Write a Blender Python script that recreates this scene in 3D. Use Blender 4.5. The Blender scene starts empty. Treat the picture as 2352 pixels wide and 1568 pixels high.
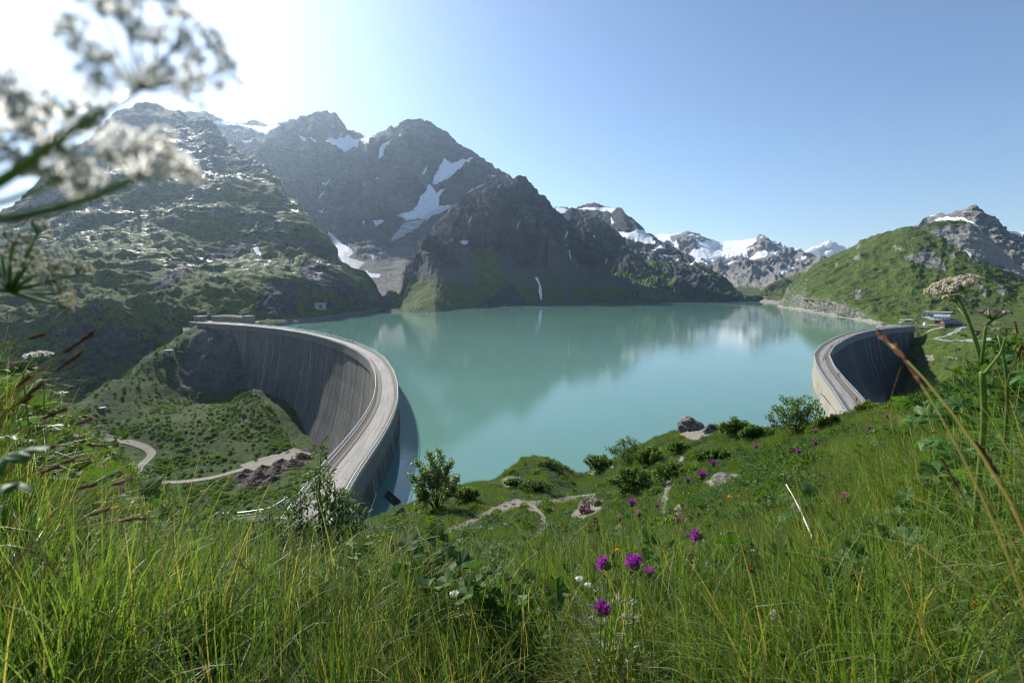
import bpy, math, random, time
import numpy as np
from mathutils import Vector, Matrix, Quaternion
from mathutils.bvhtree import BVHTree
T0 = time.time()
SC = bpy.context.scene
COL = SC.collection
rad = math.radians

# ------------------------------------------------------------------ camera, sky, sun, exposure
F = 1078.0                       # focal length in units of a 2352 wide picture
PITCH = math.atan(124 / F)
H = 48.0                         # eye height above the lake surface (z = 0)
cam_d = bpy.data.cameras.new('camera')
cam_d.sensor_width = 36.0
cam_d.lens = 36.0 * F / 2352
cam_d.clip_start = 0.05
cam_d.clip_end = 60000
cam_d.dof.use_dof = True
cam_d.dof.focus_distance = 4.5
cam_d.dof.aperture_fstop = 4.5
cam = bpy.data.objects.new('camera', cam_d)
COL.objects.link(cam)
cam.location = (0, 0, H)
cam.rotation_euler = (rad(90) - PITCH, 0, 0)
SC.camera = cam

HAZE = 0.000042
SUN_AZ = rad(-36)                # measured from +Y, negative = left
SUN_EL = rad(34)
world = bpy.data.worlds.new('World')
SC.world = world
world.use_nodes = True
wn = world.node_tree.nodes
wl = world.node_tree.links
bg = wn['Background']
sky = wn.new('ShaderNodeTexSky')
sky.sky_type = 'NISHITA'
sky.sun_disc = False
sky.sun_elevation = SUN_EL
sky.sun_rotation = SUN_AZ
sky.altitude = 600
sky.air_density = 1.0
sky.dust_density = 0.45
sky.ozone_density = 3.0
wl.new(sky.outputs[0], bg.inputs[0])
bg.inputs[1].default_value = 0.094
sd = Vector((math.sin(SUN_AZ) * math.cos(SUN_EL), math.cos(SUN_AZ) * math.cos(SUN_EL), math.sin(SUN_EL)))
sun_d = bpy.data.lights.new('sun', 'SUN')
sun_d.energy = 5.0
sun_d.angle = rad(0.53)
sun_d.color = (1.0, 0.95, 0.87)
sun = bpy.data.objects.new('sun', sun_d)
COL.objects.link(sun)
sun.rotation_euler = sd.to_track_quat('Z', 'Y').to_euler()
sun.location = (-300, 400, 900)
SC.view_settings.view_transform = 'Standard'
SC.view_settings.look = 'None'
SC.view_settings.gamma = 1.0
SC.view_settings.use_curve_mapping = False
SC.view_settings.exposure = 0.72
SC.render.engine = 'CYCLES'
cy = SC.cycles
cy.pixel_filter_type = 'BLACKMAN_HARRIS'
cy.filter_width = 1.15
cy.use_denoising = True
try:
    cy.denoiser = 'OPENIMAGEDENOISE'
    cy.denoising_input_passes = 'RGB_ALBEDO_NORMAL'
    cy.denoising_prefilter = 'ACCURATE'
except Exception:
    pass
cy.max_bounces = 7
cy.diffuse_bounces = 3
cy.glossy_bounces = 3
cy.transmission_bounces = 4
cy.transparent_max_bounces = 8
cy.volume_bounces = 1
cy.caustics_reflective = False
cy.caustics_refractive = False
cy.sample_clamp_indirect = 6.0

# ------------------------------------------------------------------ picture geometry helpers
cP, sP = math.cos(PITCH), math.sin(PITCH)

def ray(px, py):
    """unit-horizontal direction through a point of the 2352x1568 picture"""
    u = (np.asarray(px, float) - 1176) / F
    v = -(np.asarray(py, float) - 784) / F
    y = cP + v * sP
    z = -sP + v * cP
    n = np.hypot(u, y)
    return u / n, y / n, z / n

def at(px, py, r):
    a, b, c = ray(px, py)
    return Vector((float(a * r), float(b * r), float(H + c * r)))

def on_z(px, py, z):
    a, b, c = ray(px, py)
    r = (z - H) / c
    return Vector((float(a * r), float(b * r), float(z)))

def project(x, y, z):
    zz = z - H
    d = y * cP - zz * sP
    up = y * sP + zz * cP
    d = np.where(np.abs(d) < 1e-3, 1e-3, d)
    return 1176 + F * x / d, 784 - F * up / d

# ------------------------------------------------------------------ noise (numpy Perlin)
_r = np.random.RandomState(7)
_perm = _r.permutation(256)
_perm = np.concatenate([_perm, _perm, _perm]).astype(np.int32)
_g3 = _r.normal(size=(256, 3))
_g3 /= np.linalg.norm(_g3, axis=1)[:, None]
_g3 = _g3.astype(np.float32)

def perlin(x, y, z):
    x = np.asarray(x, np.float32); y = np.asarray(y, np.float32); z = np.asarray(z, np.float32)
    x, y, z = np.broadcast_arrays(x, y, z)
    xi = np.floor(x).astype(np.int32); yi = np.floor(y).astype(np.int32); zi = np.floor(z).astype(np.int32)
    fx = x - xi; fy = y - yi; fz = z - zi
    u = fx * fx * fx * (fx * (fx * 6 - 15) + 10)
    v = fy * fy * fy * (fy * (fy * 6 - 15) + 10)
    w = fz * fz * fz * (fz * (fz * 6 - 15) + 10)
    def g(dx, dy, dz):
        h = _perm[_perm[_perm[(xi + dx) & 255] + ((yi + dy) & 255)] + ((zi + dz) & 255)]
        gg = _g3[h]
        return gg[..., 0] * (fx - dx) + gg[..., 1] * (fy - dy) + gg[..., 2] * (fz - dz)
    a = g(0, 0, 0); b = g(1, 0, 0); x00 = a + u * (b - a)
    a = g(0, 1, 0); b = g(1, 1, 0); x10 = a + u * (b - a)
    a = g(0, 0, 1); b = g(1, 0, 1); x01 = a + u * (b - a)
    a = g(0, 1, 1); b = g(1, 1, 1); x11 = a + u * (b - a)
    y0 = x00 + v * (x10 - x00); y1 = x01 + v * (x11 - x01)
    return (y0 + w * (y1 - y0)) * 1.6

def fbm(x, y, z, octv=5, gain=0.5, lac=2.03):
    s = 0; a = 1.0; t = 0
    for i in range(octv):
        s = s + a * perlin(x + 17.3 * i, y - 9.1 * i, z + 5.7 * i)
        t += a; a *= gain
        x = x * lac; y = y * lac; z = z * lac
    return s / t

def ridged(x, y, z, octv=5, gain=0.55, lac=2.07):
    s = 0; a = 1.0; t = 0; w = 1.0
    for i in range(octv):
        n = 1 - np.abs(perlin(x + 11.3 * i, y + 4.1 * i, z - 7.7 * i)) * 1.25
        n = np.clip(n, 0, 1) ** 2
        s = s + a * n * w
        w = np.clip(n * 1.6, 0, 1)
        t += a; a *= gain
        x = x * lac; y = y * lac; z = z * lac
    return s / t

def sstep(a, b, x):
    t = np.clip((x - a) / (b - a), 0, 1)
    return t * t * (3 - 2 * t)

def smooth1(a, k):
    if k < 1: return a
    w = np.hanning(2 * k + 3)[1:-1]; w /= w.sum()
    return np.convolve(np.pad(a, k, mode='edge'), w, mode='valid')

def poly_sd(poly, X, Y):
    """signed distance to polygon, positive inside"""
    P = np.asarray(poly, float)
    d = np.full(X.shape, 1e9); inside = np.zeros(X.shape, bool)
    n = len(P)
    for i in range(n):
        ax, ay = P[i]; bx, by = P[(i + 1) % n]
        ex, ey = bx - ax, by - ay
        wx, wy = X - ax, Y - ay
        t = np.clip((wx * ex + wy * ey) / (ex * ex + ey * ey + 1e-9), 0, 1)
        d = np.minimum(d, np.hypot(wx - ex * t, wy - ey * t))
        c = ((ay > Y) != (by > Y)) & (X < (bx - ax) * (Y - ay) / (by - ay + 1e-12) + ax)
        inside ^= c
    return np.where(inside, d, -d)

def line_d(pts, X, Y):
    P = np.asarray(pts, float)
    d = np.full(X.shape, 1e9)
    for i in range(len(P) - 1):
        ax, ay = P[i][:2]; bx, by = P[i + 1][:2]
        ex, ey = bx - ax, by - ay
        wx, wy = X - ax, Y - ay
        t = np.clip((wx * ex + wy * ey) / (ex * ex + ey * ey + 1e-9), 0, 1)
        d = np.minimum(d, np.hypot(wx - ex * t, wy - ey * t))
    return d

# ------------------------------------------------------------------ object helpers
def tag(o, label=None, cat=None, group=None, kind=None):
    if label: o['label'] = label
    if cat: o['category'] = cat
    if group: o['group'] = group
    if kind: o['kind'] = kind
    return o

def empty(name, loc=(0, 0, 0), label=None, cat=None, group=None, rot=None):
    o = bpy.data.objects.new(name, None)
    COL.objects.link(o)
    o.location = loc
    o.empty_display_size = 0.2
    if rot is not None: o.rotation_euler = rot
    return tag(o, label, cat, group)

def grid_faces(nr, nc):
    i = np.arange(nr - 1)[:, None] * nc + np.arange(nc - 1)[None, :]
    return np.stack([i, i + 1, i + 1 + nc, i + nc], -1).reshape(-1, 4)

def mesh_np(name, V, Q, smooth=True, attrs=None):
    """mesh from numpy verts and quad faces"""
    me = bpy.data.meshes.new(name)
    V = np.ascontiguousarray(V, np.float32); Q = np.ascontiguousarray(Q, np.int32)
    me.vertices.add(len(V)); me.vertices.foreach_set('co', V.ravel())
    k = Q.shape[1]
    me.loops.add(len(Q) * k); me.loops.foreach_set('vertex_index', Q.ravel())
    me.polygons.add(len(Q))
    me.polygons.foreach_set('loop_start', np.arange(len(Q), dtype=np.int32) * k)
    try: me.polygons.foreach_set('loop_total', np.full(len(Q), k, np.int32))
    except Exception: pass
    if attrs:
        for nm, a in attrs.items():
            at_ = me.attributes.new(nm, 'FLOAT', 'POINT')
            at_.data.foreach_set('value', np.ascontiguousarray(a, np.float32).ravel())
    me.update(calc_edges=True)
    me.polygons.foreach_set('use_smooth', np.full(len(Q), smooth))
    return me

def link(name, me, mat=None, parent=None, **kw):
    o = bpy.data.objects.new(name, me)
    COL.objects.link(o)
    if mat is not None and len(me.materials) == 0: me.materials.append(mat)
    if parent is not None: o.parent = parent
    return tag(o, **kw)

class MB:
    """collects shapes into one mesh"""
    def __init__(s): s.v = []; s.f = []; s.m = []; s.mi = 0
    def add(s, vs, fs):
        b = len(s.v); s.v += [tuple(v) for v in vs]
        s.f += [tuple(b + i for i in f) for f in fs]; s.m += [s.mi] * len(fs)
    def box(s, c, size, rz=0.0, taper=1.0, mat=None):
        x, y, z = size[0] / 2, size[1] / 2, size[2] / 2
        vs = []
        for dz in (-1, 1):
            k = taper if dz > 0 else 1
            for dx, dy in ((-1, -1), (1, -1), (1, 1), (-1, 1)):
                p = Vector((dx * x * k, dy * y * k, dz * z))
                if mat is not None: p = mat @ p
                if rz: p = Matrix.Rotation(rz, 3, 'Z') @ p
                vs.append((c[0] + p.x, c[1] + p.y, c[2] + p.z))
        s.add(vs, [(3, 2, 1, 0), (4, 5, 6, 7), (0, 1, 5, 4), (1, 2, 6, 5), (2, 3, 7, 6), (3, 0, 4, 7)])
    def tube(s, pts, radii, n=6, cap=True):
        pts = [Vector(p) for p in pts]
        if not hasattr(radii, '__len__'): radii = [radii] * len(pts)
        rings = []; up = Vector((0.13, 0.27, 0.95))
        for i, p in enumerate(pts):
            t = (pts[min(i + 1, len(pts) - 1)] - pts[max(i - 1, 0)])
            if t.length < 1e-9: t = Vector((0, 0, 1))
            t.normalize()
            a = t.cross(up)
            if a.length < 1e-3: a = t.cross(Vector((1, 0, 0)))
            a.normalize(); b = t.cross(a)
            up = a.cross(t) if a.cross(t).length > 0.1 else up
            rings.append([p + (a * math.cos(2 * math.pi * k / n) + b * math.sin(2 * math.pi * k / n)) * radii[i] for k in range(n)])
        vs = [v for r in rings for v in r]; fs = []
        for i in range(len(pts) - 1):
            for k in range(n):
                k2 = (k + 1) % n
                fs.append((i * n + k, i * n + k2, (i + 1) * n + k2, (i + 1) * n + k))
        if cap:
            fs.append(tuple(range(n - 1, -1, -1))); fs.append(tuple((len(pts) - 1) * n + k for k in range(n)))
        s.add(vs, fs)
    def lathe(s, prof, n=8, org=(0, 0, 0), R=None):
        vs = []
        for r, z in prof:
            for k in range(n):
                p = Vector((r * math.cos(2 * math.pi * k / n), r * math.sin(2 * math.pi * k / n), z))
                if R is not None: p = R @ p
                vs.append((org[0] + p.x, org[1] + p.y, org[2] + p.z))
        fs = []
        for i in range(len(prof) - 1):
            for k in range(n):
                k2 = (k + 1) % n
                fs.append((i * n + k, i * n + k2, (i + 1) * n + k2, (i + 1) * n + k))
        s.add(vs, fs)
    def mesh(s, name, mats=None, smooth=True):
        me = bpy.data.meshes.new(name)
        me.from_pydata(s.v, [], s.f)
        for m in (mats or []): me.materials.append(m)
        if smooth: me.polygons.foreach_set('use_smooth', [True] * len(s.f))
        if mats and len(mats) > 1: me.polygons.foreach_set('material_index', s.m)
        me.update()
        return me
    def build(s, name, mat=None, parent=None, smooth=True, **kw):
        mats = mat if isinstance(mat, (list, tuple)) else ([mat] if mat else None)
        return link(name, s.mesh(name, mats, smooth), None, parent, **kw)

def copy_tree(o, parent=None):
    c = o.copy(); COL.objects.link(c)
    if parent is not None: c.parent = parent
    for ch in o.children: copy_tree(ch, c)
    return c
# ------------------------------------------------------------------ materials
class NT:
    def __init__(s, name):
        s.mat = bpy.data.materials.new(name); s.mat.use_nodes = True
        s.nt = s.mat.node_tree; s.n = s.nt.nodes; s.l = s.nt.links
        s.n.clear()
        s.out = s.n.new('ShaderNodeOutputMaterial')
    def node(s, typ, **kw):
        nd = s.n.new(typ)
        for k, v in kw.items():
            if k.startswith('i_'):
                nd.inputs[k[2:].replace('_', ' ')].default_value = v
            else: setattr(nd, k, v)
        return nd
    def set(s, sock, v):
        if isinstance(v, bpy.types.NodeSocket): s.l.new(v, sock)
        elif isinstance(v, (tuple, list)) and len(v) == 3 and sock.type == 'RGBA': sock.default_value = (*v, 1)
        else: sock.default_value = v
    def pos(s): return s.node('ShaderNodeNewGeometry').outputs['Position']
    def attr(s, nm): 
        return s.node('ShaderNodeAttribute', attribute_name=nm).outputs['Fac']
    def noise(s, vec, scale, detail=4, rough=0.55, dist=0.0, col=False):
        nd = s.node('ShaderNodeTexNoise'); s.set(nd.inputs['Vector'], vec)
        nd.inputs['Scale'].default_value = scale; nd.inputs['Detail'].default_value = detail
        nd.inputs['Roughness'].default_value = rough; nd.inputs['Distortion'].default_value = dist
        return nd.outputs['Color' if col else 'Fac']
    def vor(s, vec, scale, out='Distance', feat='F1'):
        nd = s.node('ShaderNodeTexVoronoi'); nd.feature = feat; s.set(nd.inputs['Vector'], vec)
        nd.inputs['Scale'].default_value = scale
        return nd.outputs[out]
    def mapv(s, vec, scale=(1, 1, 1), rot=(0, 0, 0), loc=(0, 0, 0)):
        nd = s.node('ShaderNodeMapping'); s.set(nd.inputs['Vector'], vec)
        nd.inputs['Scale'].default_value = scale; nd.inputs['Rotation'].default_value = rot
        nd.inputs['Location'].default_value = loc
        return nd.outputs[0]
    def math(s, op, a, b=0.0, c=0.0, clamp=False):
        nd = s.node('ShaderNodeMath', operation=op); nd.use_clamp = clamp
        s.set(nd.inputs[0], a); s.set(nd.inputs[1], b)
        if op in ('MULTIPLY_ADD', 'SMOOTH_MIN'): s.set(nd.inputs[2], c)
        return nd.outputs[0]
    def step(s, v, lo, hi):
        nd = s.node('ShaderNodeMapRange'); nd.interpolation_type = 'SMOOTHSTEP'
        s.set(nd.inputs['Value'], v); s.set(nd.inputs['From Min'], lo); s.set(nd.inputs['From Max'], hi)
        return nd.outputs[0]
    def mix(s, f, a, b, typ='MIX'):
        nd = s.node('ShaderNodeMix', data_type='RGBA', blend_type=typ)
        s.set(nd.inputs[0], f); s.set(nd.inputs[6], a); s.set(nd.inputs[7], b)
        return nd.outputs[2]
    def mixf(s, f, a, b):
        nd = s.node('ShaderNodeMix', data_type='FLOAT')
        s.set(nd.inputs[0], f); s.set(nd.inputs[2], a); s.set(nd.inputs[3], b)
        return nd.outputs[0]
    def bump(s, h, dist, strength=1.0, nrm=None):
        nd = s.node('ShaderNodeBump'); s.set(nd.inputs['Height'], h)
        nd.inputs['Distance'].default_value = dist; nd.inputs['Strength'].default_value = strength
        if nrm is not None: s.l.new(nrm, nd.inputs['Normal'])
        return nd.outputs[0]
    def bsdf(s, col, rough=0.8, spec=0.3, nrm=None, **kw):
        nd = s.node('ShaderNodeBsdfPrincipled')
        s.set(nd.inputs['Base Color'], col); s.set(nd.inputs['Roughness'], rough)
        s.set(nd.inputs['Specular IOR Level'], spec)
        if nrm is not None: s.l.new(nrm, nd.inputs['Normal'])
        for k, v in kw.items(): s.set(nd.inputs[k.replace('_', ' ')], v)
        return nd.outputs[0]
    def done(s, sh, vol=False):
        s.l.new(sh, s.out.inputs['Volume' if vol else 'Surface']); return s.mat

def simple(name, col, rough=0.7, spec=0.3, var=0.15, scale=3.0, bump=0.0, metallic=0.0):
    t = NT(name); tc = t.node('ShaderNodeTexCoord').outputs['Object']
    n = t.noise(tc, scale, 4)
    f = t.math('MULTIPLY_ADD', n, 2 * var, 1 - var)
    c = t.mix(1.0, col, f, 'MULTIPLY')
    nb = t.bump(t.noise(tc, scale * 4, 3), bump) if bump else None
    return t.done(t.bsdf(c, rough, spec, nb, Metallic=metallic))

def leafy(name, c1, c2, transl=0.45, rough=0.5, scale=8.0, tip=None, spec=0.3, glow=(1.35, 1.3, 0.55)):
    """leaf / blade: diffuse + translucent, colour varies per instance and along the leaf"""
    t = NT(name)
    oi = t.node('ShaderNodeObjectInfo').outputs['Random']
    tc = t.pos()
    n = t.noise(tc, scale, 3)
    f = t.math('ADD', t.math('MULTIPLY', oi, 0.55), t.math('MULTIPLY', n, 0.6))
    f = t.math('SUBTRACT', f, 0.08, clamp=True)
    c = t.mix(f, c1, c2)
    if tip is not None:
        c = t.mix(t.attr('tip'), c, tip)
    p = t.bsdf(c, rough, spec)
    tr = t.node('ShaderNodeBsdfTranslucent')
    c2_ = t.mix(1.0, c, glow, 'MULTIPLY')
    t.set(tr.inputs[0], c2_)
    mx = t.node('ShaderNodeMixShader'); mx.inputs[0].default_value = transl
    t.l.new(p, mx.inputs[1]); t.l.new(tr.outputs[0], mx.inputs[2])
    return t.done(mx.outputs[0])

def terrain_mat(name, rock=((0.10, 0.10, 0.10), (0.22, 0.21, 0.195)), grass=((0.035, 0.07, 0.012), (0.075, 0.12, 0.022)),
                scree=((0.16, 0.15, 0.135), (0.26, 0.245, 0.22)), L=60.0, bump=3.0, glint=False, strata=(1, 1, 1), edge=0.55):
    t = NT(name); p = t.pos()
    pw = t.mapv(p, strata)
    n1 = t.noise(pw, 1.0 / L, 8, 0.62, 0.4)
    n2 = t.noise(p, 1.0 / (L * 0.22), 6, 0.62)
    n3 = t.noise(p, 1.0 / (L * 0.05), 4, 0.6)
    rk = t.mix(t.step(n1, 0.32, 0.68), rock[0], rock[1])
    rk = t.mix(t.step(n3, 0.35, 0.7), t.mix(0.5, rk, t.mix(1, rk, (0.55, 0.55, 0.56), 'MULTIPLY')), rk)
    rk = t.mix(t.math('MULTIPLY', t.step(n2, 0.52, 0.72), 0.3), rk, t.mix(1, rk, (1.15, 1.0, 0.85), 'MULTIPLY'))
    ns = t.noise(t.mapv(p, (0.22, 0.22, 1.9), (0.25, 0.4, 0)), 1.0 / (L * 0.10), 5, 0.6, 0.3)
    nv = t.noise(t.mapv(p, (1.6, 1.6, 0.28)), 1.0 / (L * 0.16), 5, 0.6, 0.3)
    rk = t.mix(1.0, rk, t.math('MULTIPLY_ADD', t.math('SUBTRACT', ns, 0.5), 2.2, 1.0), 'MULTIPLY')
    rk = t.mix(1.0, rk, t.math('MULTIPLY_ADD', t.math('SUBTRACT', nv, 0.5), 1.8, 1.0), 'MULTIPLY')
    sc_ = t.mix(t.step(n3, 0.3, 0.7), scree[0], scree[1])
    sc_ = t.mix(t.math('MULTIPLY', t.step(n2, 0.5, 0.7), 0.5), sc_, t.mix(0.5, scree[0], (0.12, 0.115, 0.05)))
    gn = t.math('ADD', t.math('MULTIPLY', n2, 0.6), t.math('MULTIPLY', n3, 0.4))
    gr = t.mix(t.step(gn, 0.36, 0.62), grass[0], grass[1])
    gr = t.mix(t.math('MULTIPLY', t.step(n1, 0.5, 0.75), 0.5), gr, (0.085, 0.085, 0.028))
    mask = t.math('ADD', t.math('MULTIPLY', t.math('SUBTRACT', n2, 0.5), edge * 2.0), t.math('MULTIPLY', t.math('SUBTRACT', n3, 0.5), edge * 1.6))
    fs = t.step(t.math('ADD', t.attr('scree'), mask), 0.42, 0.62)
    fg = t.step(t.math('ADD', t.attr('grass'), mask), 0.42, 0.60)
    fw = t.step(t.math('ADD', t.attr('snow'), t.math('MULTIPLY', mask, 0.85)), 0.42, 0.56)
    c = t.mix(fs, rk, sc_)
    c = t.mix(fg, c, gr)
    snow = t.mix(t.step(n3, 0.4, 0.75), (0.82, 0.84, 0.86), (0.62, 0.63, 0.64))
    snow = t.mix(t.math('MULTIPLY', t.step(t.noise(t.mapv(p, (1.3, 1.3, 0.3)), 1.0 / (L * 0.12), 5, 0.65), 0.5, 0.72), 0.55), snow, (0.36, 0.37, 0.38))
    snow = t.mix(t.attr('dirty'), snow, (0.30, 0.29, 0.27))
    c = t.mix(fw, c, snow)
    n4 = t.noise(p, 1.0 / (L * 0.022), 3, 0.6)
    c = t.mix(1.0, c, t.math('MULTIPLY_ADD', t.math('SUBTRACT', 1.0, fw), t.math('MULTIPLY', t.math('SUBTRACT', n4, 0.5), 1.5), 1.0), 'MULTIPLY')
    hb = t.math('ADD', t.math('MULTIPLY', n1, 1.0), t.math('ADD', t.math('MULTIPLY', n2, 0.6), t.math('MULTIPLY_ADD', n3, 0.35, t.math('MULTIPLY', t.math('ADD', ns, nv), 0.45))))
    hb = t.mixf(fw, hb, t.math('MULTIPLY', hb, 0.25))
    nb = t.bump(hb, bump)
    rough = 0.92; spec = 0.12
    if glint:
        gmap = t.mapv(p, (0.8, 0.35, 2.6), (0.0, 0.45, 0.2))
        g1 = t.math('MULTIPLY', t.step(t.noise(gmap, 1 / 9.0, 6, 0.68, 0.5), 0.52, 0.60), t.step(t.noise(p, 1 / 160.0, 3), 0.40, 0.54))
        g1 = t.math('MULTIPLY', g1, t.attr('slab'))
        g1 = t.math('MULTIPLY', g1, t.math('SUBTRACT', 1.0, t.math('MULTIPLY', fg, 0.4)))
        rough = t.mixf(g1, 0.92, 0.36); spec = t.mixf(g1, 0.12, 0.9)
        c = t.mix(g1, c, (0.16, 0.16, 0.17))
    return t.done(t.bsdf(c, rough, spec, nb))
# ------------------------------------------------------------------ terrain sheets
BVH = {}

def normals_grid(P):
    du = np.gradient(P, axis=1); dv = np.gradient(P, axis=0)
    n = np.cross(du, dv)
    n /= np.linalg.norm(n, axis=2)[..., None] + 1e-9
    n[n[..., 2] < 0] *= -1
    return n

def finish_sheet(name, P, PX, PY, base, paint, mat, label, keep_bvh=False):
    n = normals_grid(P)
    A = {k: np.zeros(PX.shape) for k in ('grass', 'scree', 'snow', 'dirty', 'slab')}
    if base is not None: base(A, P, n, PX, PY)
    for (at_, val, fe, poly) in paint:
        poly = np.asarray(poly, float)
        x0, y0 = poly.min(0) - fe * 2; x1, y1 = poly.max(0) + fe * 2
        m = (PX > x0) & (PX < x1) & (PY > y0) & (PY < y1)
        if not m.any(): continue
        X = PX[m]; Y = PY[m]
        jx = fbm(X / 14.0, Y / 14.0, 3.3, 3) * fe * 1.3
        k = sstep(-fe, fe, poly_sd(poly, X + jx, Y + jx[::-1] * 0.3))
        A[at_][m] = A[at_][m] * (1 - k) + val * k
    A = {k: v.reshape(-1) for k, v in A.items()}
    Q = grid_faces(*P.shape[:2])
    V = P.reshape(-1, 3)
    me = mesh_np(name, V, Q, True, A)
    o = link(name, me, mat, kind='structure', label=label)
    if keep_bvh:
        BVH[name] = BVHTree.FromPolygons(V.tolist(), Q.tolist())
    return o

def pchip_rows(C, rows):
    """C: K x nx array; returns sum(rows)+1 x nx"""
    K = len(C); D = C[1:] - C[:-1]
    M = np.zeros_like(C)
    for i in range(1, K - 1):
        d0, d1 = D[i - 1], D[i]
        ok = d0 * d1 > 0
        M[i] = np.where(ok, 2 * d0 * d1 / np.where(ok, d0 + d1, 1), 0)
    M[0] = D[0]; M[-1] = D[-1]
    out = []
    for i in range(K - 1):
        for k in range(rows[i] + (1 if i == K - 2 else 0)):
            t = k / rows[i]
            h00 = 2 * t ** 3 - 3 * t ** 2 + 1; h10 = t ** 3 - 2 * t ** 2 + t
            h01 = -2 * t ** 3 + 3 * t ** 2; h11 = t ** 3 - t ** 2
            out.append(h00 * C[i] + h10 * M[i] + h01 * C[i + 1] + h11 * M[i + 1])
    return np.array(out)

def sheet(name, px0, px1, nx, curves, rows, amp, L, mat, base=None, paint=(), label=None, sm=9, ridge_w=0.3,
          gully=0.0, gl=1.0, skirt=None, seed=0.0, back=0.8, keep=False, warp=0.0, foot_w=0.06):
    px = np.linspace(px0, px1, nx)
    PYc, LR = [], []
    for ci, c in enumerate(curves):
        xs = np.array([p[0] for p in c], float)
        py = np.interp(px, xs, [p[1] for p in c])
        rr = []
        for p in c:
            if len(p) == 4:
                rr.append((p[3] - H) / float(ray(p[0], p[1])[2]))
            else: rr.append(p[2])
        if len(c[0]) == 4:
            r = (c[0][3] - H) / ray(px, py)[2]
            lr = np.log(r)
        else:
            lr = smooth1(np.log(np.interp(px, xs, rr)), sm)
        if 0 < ci < len(curves) - 1: py = smooth1(py, sm)
        PYc.append(py); LR.append(lr)
    PYc = np.array(PYc); LR = np.array(LR)
    for i in range(1, len(LR)): LR[i] = np.maximum(LR[i], LR[i - 1] + 0.002)
    PY = pchip_rows(PYc, rows); R = np.exp(pchip_rows(LR, rows))
    PX = np.broadcast_to(px, PY.shape).copy()
    a, b, c = ray(PX, PY)
    P = np.stack([a * R, b * R, H + c * R], -1)
    n = normals_grid(P)
    nr = len(PY)
    tt = np.linspace(0, 1, nr)[:, None]
    w = sstep(0, foot_w, tt) * (1 - (1 - ridge_w) * sstep(0.82, 1.0, tt))
    X, Y, Z = P[..., 0] / L, P[..., 1] / L, P[..., 2] / L
    if warp:
        wx = fbm(X * 0.7 + 5, Y * 0.7, Z * 0.7 + seed, 3) * warp
        X = X + wx; Y = Y + wx * 0.6; Z = Z - wx * 0.5
    d = (ridged(X + seed, Y, Z * 0.8, 7) - 0.45) * 1.0 + fbm(X * 2.3, Y * 2.3 + seed, Z * 2.3, 5) * 0.25
    if gully:
        gx = PX / (60.0 * gl) + fbm(PX / 120.0, tt * 4, seed, 3) * 0.9
        g = ridged(gx, tt * 2.2 + seed, seed * 1.3, 5, 0.6)
        d = d + (g - 0.4) * gully
    am = (amp(PX, tt) if callable(amp) else amp) * np.ones_like(PX)
    sn = np.zeros_like(PX)
    for (at_, val, fe, poly) in paint:
        if at_ == 'snow' and val > .55: sn = np.maximum(sn, sstep(-4, 6, poly_sd(poly, PX, PY)))
    am = am * (1 - 0.8 * sn)
    d = d + 0.16 * fbm(X * 9, Y * 9, Z * 9 + seed, 3) * (1 - sn)
    wf = sstep(0, foot_w, tt)
    fine = ridged(X * 4.2 + 3, Y * 4.2, Z * 3.0 + seed, 5, 0.62) - 0.42
    P = P + n * (am * (w * d + wf * 0.30 * fine * (1 - sn)))[..., None]
    # rows in front (below water or ground) and behind the ridge
    ext_f = []; ext_b = []
    if skirt is not None:
        q = P[0].copy(); rr = np.hypot(q[:, 0], q[:, 1])[:, None]
        q2 = q.copy(); q2[:, :2] *= (1 - skirt[0] / rr); q2[:, 2] = q[:, 2] - skirt[1]
        ext_f.append(q2)
    if back:
        q = P[-1]; rr = np.hypot(q[:, 0], q[:, 1])[:, None]
        for k in (1, 2, 4, 8, 16):
            st = k * float(np.median(rr)) * 0.012
            q2 = q.copy(); q2[:, :2] *= (1 + st / rr)
            q2[:, 2] = q[:, 2] - st * back * (0.6 + 0.04 * k) + fbm(q2[:, 0] / L, q2[:, 1] / L, seed, 4) * st * 0.25 * 0.5
            ext_b.append(q2)
    PXf = np.concatenate([PX[:1]] * len(ext_f) + [PX] + [PX[-1:]] * len(ext_b))
    PYf = np.concatenate([PY[:1]] * len(ext_f) + [PY] + [PY[-1:]] * len(ext_b))
    Pf = np.concatenate([e[None] for e in ext_f] + [P] + [e[None] for e in ext_b])
    return finish_sheet(name, Pf, PXf, PYf, base, paint, mat, label, keep)

def cv(zx, zy, pts, k, attr='snow', val=1.0, fe=2.0):
    """polygon read off an enlarged crop -> picture coordinates"""
    return (attr, val, fe, [(zx + x * k, zy + y * k) for x, y in pts])

Z2 = lambda pts, attr='snow', val=1.0, fe=1.6: cv(389.6, 194.8, pts, .3478, attr, val, fe)
Z3 = lambda pts, attr='snow', val=1.0, fe=1.3: cv(934.7, 350.6, pts, .3312, attr, val, fe)
ZC = lambda pts, attr='snow', val=1.0, fe=1.3: cv(1012.8, 389.5, pts, .2087, attr, val, fe)
ZF = lambda pts, attr='snow', val=1.0, fe=1.0: cv(1480, 467.4, pts, .1987, attr, val, fe)
ZR = lambda pts, attr='snow', val=1.0, fe=1.3: cv(1947.6, 436.2, pts, .2483, attr, val, fe)

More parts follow.
